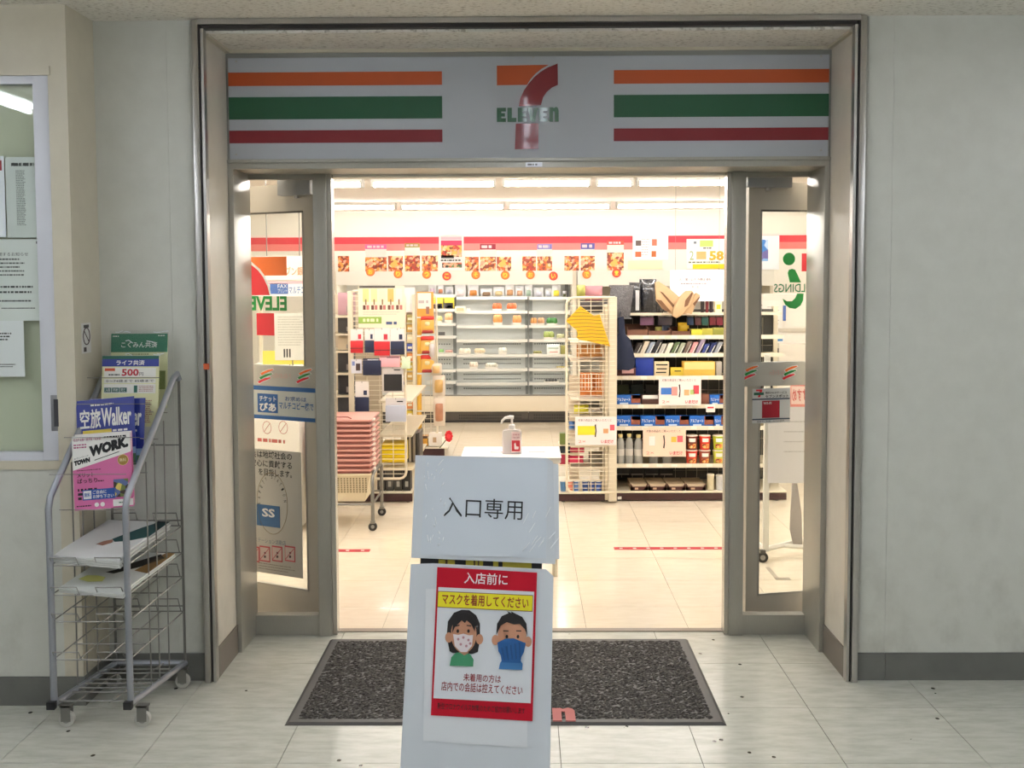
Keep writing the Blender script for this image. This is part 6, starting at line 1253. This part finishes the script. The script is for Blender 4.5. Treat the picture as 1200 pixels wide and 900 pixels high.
for k, (a, b, v0_, v1_, c, lb) in enumerate(((505, 517, 426, 440, '#d8b078', 'small clear bag of yellow crackers beside the red snack bags'), (507, 521, 440, 465, '#c9a060', 'round bag of brown crackers hanging at the rack side'), (508, 521, 466, 500, '#b0785a', 'clear bag of reddish snacks low at the rack side'), (502, 510, 398, 424, '#cfc6c6', 'pale grey clear bag beside the red snack bags'))):
    bag_item('clear_snack_bag', lb, 'snack bag', a, v0_, b, v1_, YS-.06, .07, mat('pouch_warm', '#d6c8b8', .25), (('crackers', .06, .94, .12, .9, C(c, .5)),), group='clear snack bags', pinch=-.1)
blk_item('white_tissue_pack', 'white wrapped pack on the base of the hook rack', 'pack', 503, 508, 517, 523, YS-.02, .1, C('#e4dcd4'), (('tan_print', .3, .6, .3, .7, C('#b89a7a')),)); blk_item('amber_jar_pack', 'amber pack at the left of the hook rack base', 'pack', 490, 511, 501, 523, YS-.02, .1, C('#c08a2c'), (('dark_lid', .0, 1, 0, .25, C('#4a3420')),))
f = FY(YS-.05); x, z = f.xz(526, 511); t = thing('red_flower', 'red ruffled flower ornament at the aisle end of the hook rack', 'decoration', (x, YS-.05, z-.06))
for k in range(9): a = k*2*math.pi/9; MB().disc(.02*math.cos(a), .06+.034*math.sin(a), .015, -.012-.004*(k % 2), .0, 10).build('petal', C('#d0202c', .5), t, world=False)
MB().disc(0, .06, .018, -.022, -.008, 12).build('centre', C('#e8404a', .5), t, world=False); MB().tube([(0, .0, .06), (-.06, .01, -.02), (-.08, .01, pt(520, 524, YS).z-(z-.06))], .004, 5).build('stem', C('#3a5a30'), t, world=False)

# ================================================================== shopping baskets on their trolley
c1 = gd(437, 622); c2 = gd(450, 607); tx1 = c1.x; ty0 = c1.y; ty1 = ty0+.42; tx0 = tx1-.36
TR = thing('basket_trolley', 'chrome basket trolley on black casters inside the doorway', 'trolley', ((tx0+tx1)/2, (ty0+ty1)/2, 0))
zt3 = pt(440, 556, ty0).z
for x in (tx0, tx1):
    MB().tube([(x, ty0, .05), (x, ty0, zt3-.04), (x, ty0+.02, zt3-.01), (x, ty0+.06, zt3), (x, ty1-.06, zt3), (x, ty1-.02, zt3-.01), (x, ty1, zt3-.04), (x, ty1, .05)], .011, 8).build('side_hoop', CH, TR, smooth=True)
    for y in (ty0, ty1):
        w_ = MB().disc(x, .026, .026, y-.009, y+.009, 16).build('caster_wheel', C('#1c1a1a', .5), TR); MB().disc(x, .026, .011, y-.0105, y+.0105, 10).build('wheel_hub', C('#8a8884', .4), w_); MB().box(x-.014, x+.014, y-.013, y+.013, .045, .06).build('caster_fork', CH, TR)
for z, y in ((.16, ty0), (.16, ty1)): MB().tube([(tx0, y, z), (tx1, y, z)], .007, 6).build('cross_bar', CH, TR)
for x in (tx0, tx1): MB().tube([(x, ty0, .16), (x, ty1, .16)], .007, 6).build('cross_bar', CH, TR)
BX0, BX1 = tx0+.012, tx1-.012; by0, by1 = ty0+.02, ty1-.02; zb0_ = .17
def basket_mesh(name, parent, z, h, m, solid=False):
    e = .02; mb = MB()
    P0 = [(BX0+e*2, by0+e), (BX1-e*2, by0+e), (BX1-e*2, by1-e), (BX0+e*2, by1-e)]; P1 = [(BX0, by0), (BX1, by0), (BX1, by1), (BX0, by1)]
    for s in (0, 1):
        dz = .004*s
    vs_ = [(x, y, z) for x, y in P0]+[(x, y, z+h) for x, y in P1]; mb.add(vs_, [(0, 3, 2, 1)]+[(i, (i+1) % 4, (i+1) % 4+4, i+4) for i in range(4)])
    b = mb.build(name, m, parent)
    return b
hB = pt(420, 492, ty0).z
BK = thing('shopping_basket', 'cream lattice shopping basket at the bottom of the basket stack', 'shopping basket', ((tx0+tx1)/2, (ty0+ty1)/2, zb0_), 'stacked shopping baskets')
IV = mat('ivory_basket', '#dccdae', .5); PINK = mat('pink_basket_shaded', '#8e544d', .5); PINK2 = mat('pink_basket_rim', '#cf968b', .45)
zi = pt(420, 556, ty0).z-zb0_
basket_mesh('shell', BK, zb0_, zi, IV); mb = MB()
for r_ in range(7):
    for q in range(16): x = BX0+.03+(BX1-BX0-.06)*q/15; z = zb0_+zi*.35+r_*zi*.08; mb.box(x-.004, x+.004, by0+.018-.02*(z-zb0_)/zi-.003, by0+.03, z-.004, z+.004)
lt = mb.build('lattice_holes', C('#8a7a5c'), BK); lt['kind'] = 'stuff'
MB().box(BX0-.006, BX1+.006, by0-.008, by1+.008, zb0_+zi-.012, zb0_+zi).build('rim', IV, BK, bevel=.003)
n = 11; zlo = zb0_+zi; step = (hB-zlo)/n
for k in range(n):
    z = zlo+step*k
    t = thing('shopping_basket', ('topmost pink shopping basket of the nested stack' if k == n-1 else 'pink shopping basket, %s from the bottom of the pink nested stack' % ORD[k]), 'shopping basket', ((tx0+tx1)/2, (ty0+ty1)/2, z), 'stacked shopping baskets')
    MB().box(BX0+.004, BX1-.004, by0+.004, by1-.004, z+.001, z+step*.55).build('wall', PINK, t); MB().box(BX0-.006, BX1+.006, by0-.008, by1+.008, z+step*.55, z+step*.95).build('rim', PINK2, t, bevel=.003)  # walls darker than rims: shade between the nested baskets painted into their colour
    MB().box(BX1+.004, BX1+.018, by0+.05, by0+.11, z+step*.45, z+step*.85).build('handle_end', C('#efe6dc', .4), t)
    if k == n-1: MB().tube([(BX0+.1, by0+.03, z+step), (BX0+.12, by0+.02, z+step+.012), (BX0+.2, by0+.02, z+step+.012), (BX0+.22, by0+.03, z+step)], .004, 5).build('handle', PINK, t)

# ================================================================== sanitiser table
YT0 = 1.42; zT = pt(600, 531, YT0+.14).z; tb0, tb1 = pt(545, 524, YT0+.36).x, pt(654.5, 524, YT0+.36).x
TB = thing('small_table', 'low white table standing behind the notice stand, just inside the doorway', 'table', ((tb0+tb1)/2, YT0+.18, 0))
MB().box(tb0, tb1, YT0, YT0+.36, zT-.03, zT-.003).build('table_top', C('#e8e2d8', .5), TB, bevel=.004)
for x in (tb0+.03, tb1-.03):
    for y in (YT0+.03, YT0+.33): MB().tube([(x, y, 0), (x, y, zT-.03)], .014, 8).build('leg', CREAMP, TB, smooth=True)
t = thing('table_paper', 'white sheet with faint pink lettering covering the small table', 'paper', ((tb0+tb1)/2, YT0, zT-.003)); MB().box(tb0-.003, tb1+.003, YT0-.004, YT0+.362, zT-.003, zT-.001).build('sheet', C('#f2efec', .6), t)
for a, b in ((.28, .46), (.68, .85)): MB().box(tb0+(tb1-tb0)*a, tb0+(tb1-tb0)*b, YT0+.16, YT0+.2, zT-.001, zT-.0004).build('pink_print', C('#f0a8a8'), t)
f = FY(YT0+.13); x, _ = f.xz(600, 525); k_ = mpp(YT0+.14)
SB = thing('sanitiser_bottle', 'clear pump bottle of hand sanitiser with red label on the small table', 'bottle', (x, YT0+.14, zT-.001))
bw, bh = 11.5*k_, 29*k_
body = [(-bw, 0), (bw, 0), (bw, bh*.86), (bw*.85, bh*.96), (bw*.35, bh), (-bw*.35, bh), (-bw*.85, bh*.96), (-bw, bh*.86)]
MB().prism(body, -.026, .026).build('body', mat('frosted_plastic', '#ece4e2', .25, alpha=.55), SB, world=False, bevel=.006); MB().box(-bw*.86, bw*.86, -.02, .02, .004, bh*.55).build('liquid', mat('sanitiser_liquid', '#f2e2e0', .1, alpha=.6), SB, world=False)
MB().box(-bw*.05, bw*.86, -.0275, -.0262, bh*.08, bh*.92).build('label', C('#f2d8d4'), SB, world=False); MB().box(-bw*.02, bw*.83, -.0285, -.0275, bh*.12, bh*.56).build('red_panel', C('#d0303c'), SB, world=False)
txt(SB, '手指の消毒', bw*.05, bw*.78, bh*.64, bh*.72, C('#b04048'), -.0285); txt(SB, '消毒液', bw*.05, bw*.78, bh*.76, bh*.83, C('#b04048'), -.0285)
MB().prism([(bw*.25, bh*.2), (bw*.65, bh*.2), (bw*.7, bh*.3), (bw*.45, bh*.32), (bw*.35, bh*.48), (bw*.22, bh*.42)], -.0292, -.0284).build('hand_mark', C('#f6e6e4'), SB, world=False)
PW = C('#efeae6', .35)
MB().lathe([(.016, bh), (.016, bh+.02), (.012, bh+.024), (.006, bh+.026), (.006, bh+.052)], n=14).build('pump_collar', PW, SB, smooth=True, world=False)
MB().tube([(.01, 0, bh+.06), (-.01, 0, bh+.061), (-.035, 0, bh+.056), (-.05, 0, bh+.042), (-.054, 0, bh+.028)], [.009, .0095, .007, .006, .005], 10).build('pump_spout', PW, SB, smooth=True, world=False)

# ================================================================== floor tapes, rolling stand, things seen through the glass
for (u0, u1, v, lb) in ((380, 433, 645, 'left red floor tape strip with white marks inside the doorway'), (720, 848, 643, 'long red floor tape strip with white marks before the gondola')):
    a, b = gd(u0, v+1.3), gd(u1, v+1.3); y0, y1 = gd(600, v+1.5).y, gd(600, v-1.5).y
    t = thing('floor_tape', lb, 'tape', ((a.x+b.x)/2, (y0+y1)/2, 0)); MB().box(a.x, b.x, y0, y1, .0002, .0012).build('tape', C('#b0303a', .5), t)
    L_ = b.x-a.x; n = int(L_/.07)
    for k in range(n): x = a.x+L_*(k+.4)/n; MB().box(x, x+.018, y0+(y1-y0)*.35, y0+(y1-y0)*.65, .0012, .0016).build('white_mark', WH, t)
p = gd(903, 672); t = thing('corner_tape', 'grey L-shaped floor tape mark behind the right glass door', 'tape', (p.x, p.y, 0)); MB().box(p.x, p.x+.022, p.y-.1, p.y+.12, .0003, .0012).build('long_arm', C('#a89c8c'), t); MB().box(p.x, p.x+.075, p.y-.12, p.y-.08, .0003, .0013).build('short_arm', C('#8f8475'), t)
# rolling stand
cw = gd(893.5, 659); RS = thing('rolling_stand', 'white rolling pole stand with casters behind the right glass door', 'stand', (cw.x+.1, cw.y+.1, 0)); WP = C('#e4e0d8', .4)
zr = .055; px_, py_ = cw.x+.02, cw.y+.02
MB().box(px_-.014, px_+.014, py_-.014, py_+.014, zr, pt(895, 415, py_).z).build('pole', WP, RS)
MB().box(px_+.5, px_+.528, py_+.3-.014, py_+.3+.014, zr, pt(895, 415, py_).z).build('pole', WP, RS)
MB().tube([(px_, py_, zr+.01), (px_+.25, py_+.2, zr+.01), (px_+.5, py_+.32, zr+.01)], .015, 6).build('base_bar', WP, RS); MB().tube([(px_+.12, py_+.08, zr+.01), (px_+.42, py_-.02, zr+.01)], .012, 6).build('base_bar', WP, RS); MB().tube([(px_-.03, py_+.3, zr+.01), (px_, py_, zr+.01)], .012, 6).build('base_bar', WP, RS)
MB().tube([(px_, py_, pt(895, 440, py_).z), (px_+.51, py_+.3, pt(895, 440, py_).z)], .01, 6).build('top_bar', WP, RS)
for x, y in ((cw.x, cw.y), (px_+.42, py_-.02), (px_+.5, py_+.34), (px_-.03, py_+.3)):
    q = MB().disc(x, .028, .028, y-.011, y+.011, 16).build('caster_wheel', C('#26221f', .5), RS); MB().disc(x, .028, .014, y-.0125, y+.0125, 10).build('wheel_hub', C('#9a9690', .4), q); MB().box(x-.014, x+.014, y-.014, y+.014, .05, .066).build('caster_fork', C('#4a4642', .4), RS)
t, hw, hh = sheet('stand_banner', 'white banner sheet with faint grey lines hung on the rolling stand', 'banner', 900, 462, 952, 566, py_-.03, C('#d9d6da', .6), .004)
lines(t, -hw*.3, hw*.9, hh*.3, hh*.75, 4, C('#b8b4b8'), -.006, 7, .12); patch(t, 'red_frame', -hw*.02, hw, hh*.86, hh*1.12, C('#e89088'), -.004); patch(t, 'frame_face', hw*.02, hw, hh*.89, hh*1.09, C('#f2d4cc'), -.005); txt(t, 'おすすめ', hw*.05, hw*.95, hh*.92, hh*1.06, C('#d86a64'), -.0075, bold=.02, mirror=True); patch(t, 'heading', hw*.4, hw, hh*1.15, hh*1.19, C('#8a5a58'), -.004)
MB().box(-hw*.02, hw, -.004, 0, hh, hh*1.24).build('top_sheet', C('#e8e0dc', .6), t, world=False)
f = FY(py_+.1); P = [f.xz(*q) for q in ((928, 566), (934, 566), (939, 600), (940, 640), (930, 641), (925.5, 620), (927, 590))]; t = thing('grey_cloth', 'grey cloth hanging below the banner on the rolling stand', 'cloth', (P[0][0], py_+.1, min(q[1] for q in P))); MB().prism(P, py_+.09, py_+.11).build('cloth', C('#a49c98', .9), t, bevel=.004)
# things seen through the right glass: posters, notice board and a white counter unit
t, hw, hh = sheet('blue_poster', 'white poster with blue picture seen through the right glass door', 'poster', 870, 276, 913, 316, YB-.01, C('#f2f4f8'), .003); patch(t, 'blue_picture', -hw*.3, hw*.4, hh*.25, hh*.88, photo_mat('blue_photo', ['#3a80d0', '#8ab8e8', '#6a60a0', '#b8d0f0'], 12, 2), -.003)
YQ = 4.6
CU = thing('service_unit', 'pale counter machine with dark slots seen through the right glass door', 'machine', (pt(915, 520, YQ).x, YQ, 0)); a, b = pt(880, 420, YQ).x, pt(960, 420, YQ).x
MB().box(a, b, YQ, YQ+.5, .12, pt(910, 404, YQ).z).build('cabinet', C('#e6dcd0', .5), CU); MB().box(a, b, YQ+.02, YQ+.48, 0, .12).build('plinth', MAROON, CU); MB().box(a, b, YQ+.2, YQ+.5, pt(910, 404, YQ).z, pt(910, 345, YQ).z).build('upper_case', C('#eae2d8', .5), CU); MB().box(pt(919, 380, YQ).x, b, YQ+.18, YQ+.2, pt(910, 390, YQ).z, pt(910, 386, YQ).z).build('ledge', C('#c9bfb0'), CU)
for k in range(3): x = pt(902.5+k*4, 414, YQ).x; MB().box(x, x+.013, YQ-.003, YQ, pt(910, 417, YQ).z, pt(910, 408, YQ).z).build('slot', C('#3a2a34'), CU)
MB().box(pt(899, 412, YQ).x, pt(913, 412, YQ).x, YQ-.0015, YQ, pt(910, 424, YQ).z, pt(910, 402, YQ).z).build('slot_panel', C('#cfc8b8'), CU)
t, hw, hh = sheet('shop_notice', 'white notice with a blue dot on the machine behind the right glass door', 'notice', 894, 352, 917, 391, YQ+.195, C('#f0e8e2'), .002); MB().disc(-hw*.45, hh*.6, hw*.2, -.0032, -.002, 16).build('blue_dot', C('#5a80c0'), t, world=False); lines(t, -hw*.6, hw*.7, hh*.15, hh*.85, 7, C('#b0a8a8'), -.0035, 4, .25)
t, hw, hh = sheet('blue_strip_sign', 'narrow white and blue strip sign below the notice behind the right glass', 'sign', 890, 393, 918, 401, YQ-.004, C('#f0ece8'), .002); patch(t, 'blue_end', hw*.5, hw*.95, hh*.15, hh*.8, C('#3a80c0'), -.002); lines(t, -hw*.7, hw*.4, hh*.2, hh*.8, 1, C('#4a90b8'), -.0035, 3, .8)
t, hw, hh = sheet('blue_vertical_sign', 'small vertical blue sign beside the notice behind the right glass', 'sign', 917.5, 358, 921, 376, YQ+.19, C('#4a68b0'), .002)
t, hw, hh = sheet('dark_price_list', 'narrow strip of dark print at the left edge of the right glass door', 'sign', 888, 352, 894, 424, YQ+.19 if False else YQ-.006, C('#e8e4e0'), .002); lines(t, -hw*.8, hw*.8, hh*.05, hh*.95, 16, C('#4a4650'), -.0035, 5, .5)
# behind the left glass: hanging service signs
YH = 2.4
t, hw, hh = sheet('bank_sign', 'white hanging sign with pale orange lettering behind the left glass door', 'sign', 300, 300, 364, 328, YH, C('#f4ece6', .5), .01); f = FY(YH); q = WM[t.name].translation
def lt_(s, u0, v0_, u1, v1_, m, **k): x0, x1, z0, z1 = f.rect(u0, v0_, u1, v1_); txt(t, s, x0-q.x, x1-q.x, z0-q.z, z1-q.z, m, -.012, **k)
lt_('セブン銀行', 327, 312.5, 363, 323, C('#f0a070'), bold=.01)
MB().tube([(-hw*.6, .005, hh), (-hw*.6, .005, SZ-q.z)], .003, 5).tube([(hw*.6, .005, hh), (hw*.6, .005, SZ-q.z)], .003, 5).build('hanger', CH, t, world=False)
t, hw, hh = sheet('copier_sign', 'white sign with blue lettering for the copier behind the left glass door', 'sign', 300, 329.5, 366, 347, YH, C('#f2eeee', .5), .01); q = WM[t.name].translation; f = FY(YH)
lt_('マルチコピー機', 339, 335, 372, 344.5, C('#4a78b8'), bold=.012); x0, x1, z0, z1 = f.rect(317, 332, 338, 344.5); patch(t, 'blue_box', x0-q.x, x1-q.x, z0-q.z, z1-q.z, C('#3a62a8'), -.01); lt_('FAX', 326, 333, 337, 337.5, WH); lt_('プリント', 326, 338.5, 337, 343, WH)
patch(t, 'pink_wave', -hw*.6, hw, hh*.82, hh, C('#f0b8c0'), -.01)
MC = thing('copier_machine', 'pale copy machine with a price sheet behind the left glass door', 'machine', (pt(335, 500, YH).x, YH, 0)); a, b = pt(285, 500, YH).x, pt(350, 500, YH).x
MB().box(a, b, YH+.02, YH+.5, .02, pt(330, 470, YH).z).build('body', C('#e4dcd2', .5), MC, bevel=.01); MB().box(a, b, YH+.1, YH+.5, pt(330, 470, YH).z, pt(330, 430, YH).z).build('scanner', C('#d8d2ca', .5), MC, bevel=.01); MB().box(a+.03, a+.05, YH+.3, YH+.32, pt(330, 430, YH).z, pt(330, 329.5, YH).z+.12).build('sign_post', CREAMP, MC)
t, hw, hh = sheet('price_sheet', 'pale printed price sheet on the copier behind the left glass door', 'notice', 322, 367, 363, 422, YH, C('#e2ded4', .5), .003); lines(t, -hw*.8, hw*.8, hh*.3, hh*.95, 12, C('#b8b4a8'), -.005, 9, .3); 
for k in range(3): patch(t, 'black_bar', -hw*.5+k*hw*.16, -hw*.42+k*hw*.16, hh*.06, hh*.24, M_INK, -.004)
MB().tube([(0, .004, 0), (0, .004, pt(330, 430, YH).z-WM[t.name].translation.z)], .004, 5).build('holder', CH, t, world=False)
t, hw, hh = sheet('yellow_sheet', 'yellow paper strip below the price sheet behind the left glass door', 'notice', 308, 411, 371, 427, YH+.004, C('#f2de5a', .5), .002); MB().tube([(0, .004, 0), (0, .004, pt(330, 430, YH).z-WM[t.name].translation.z)], .003, 5).build('holder', CH, t, world=False)
flush_text()
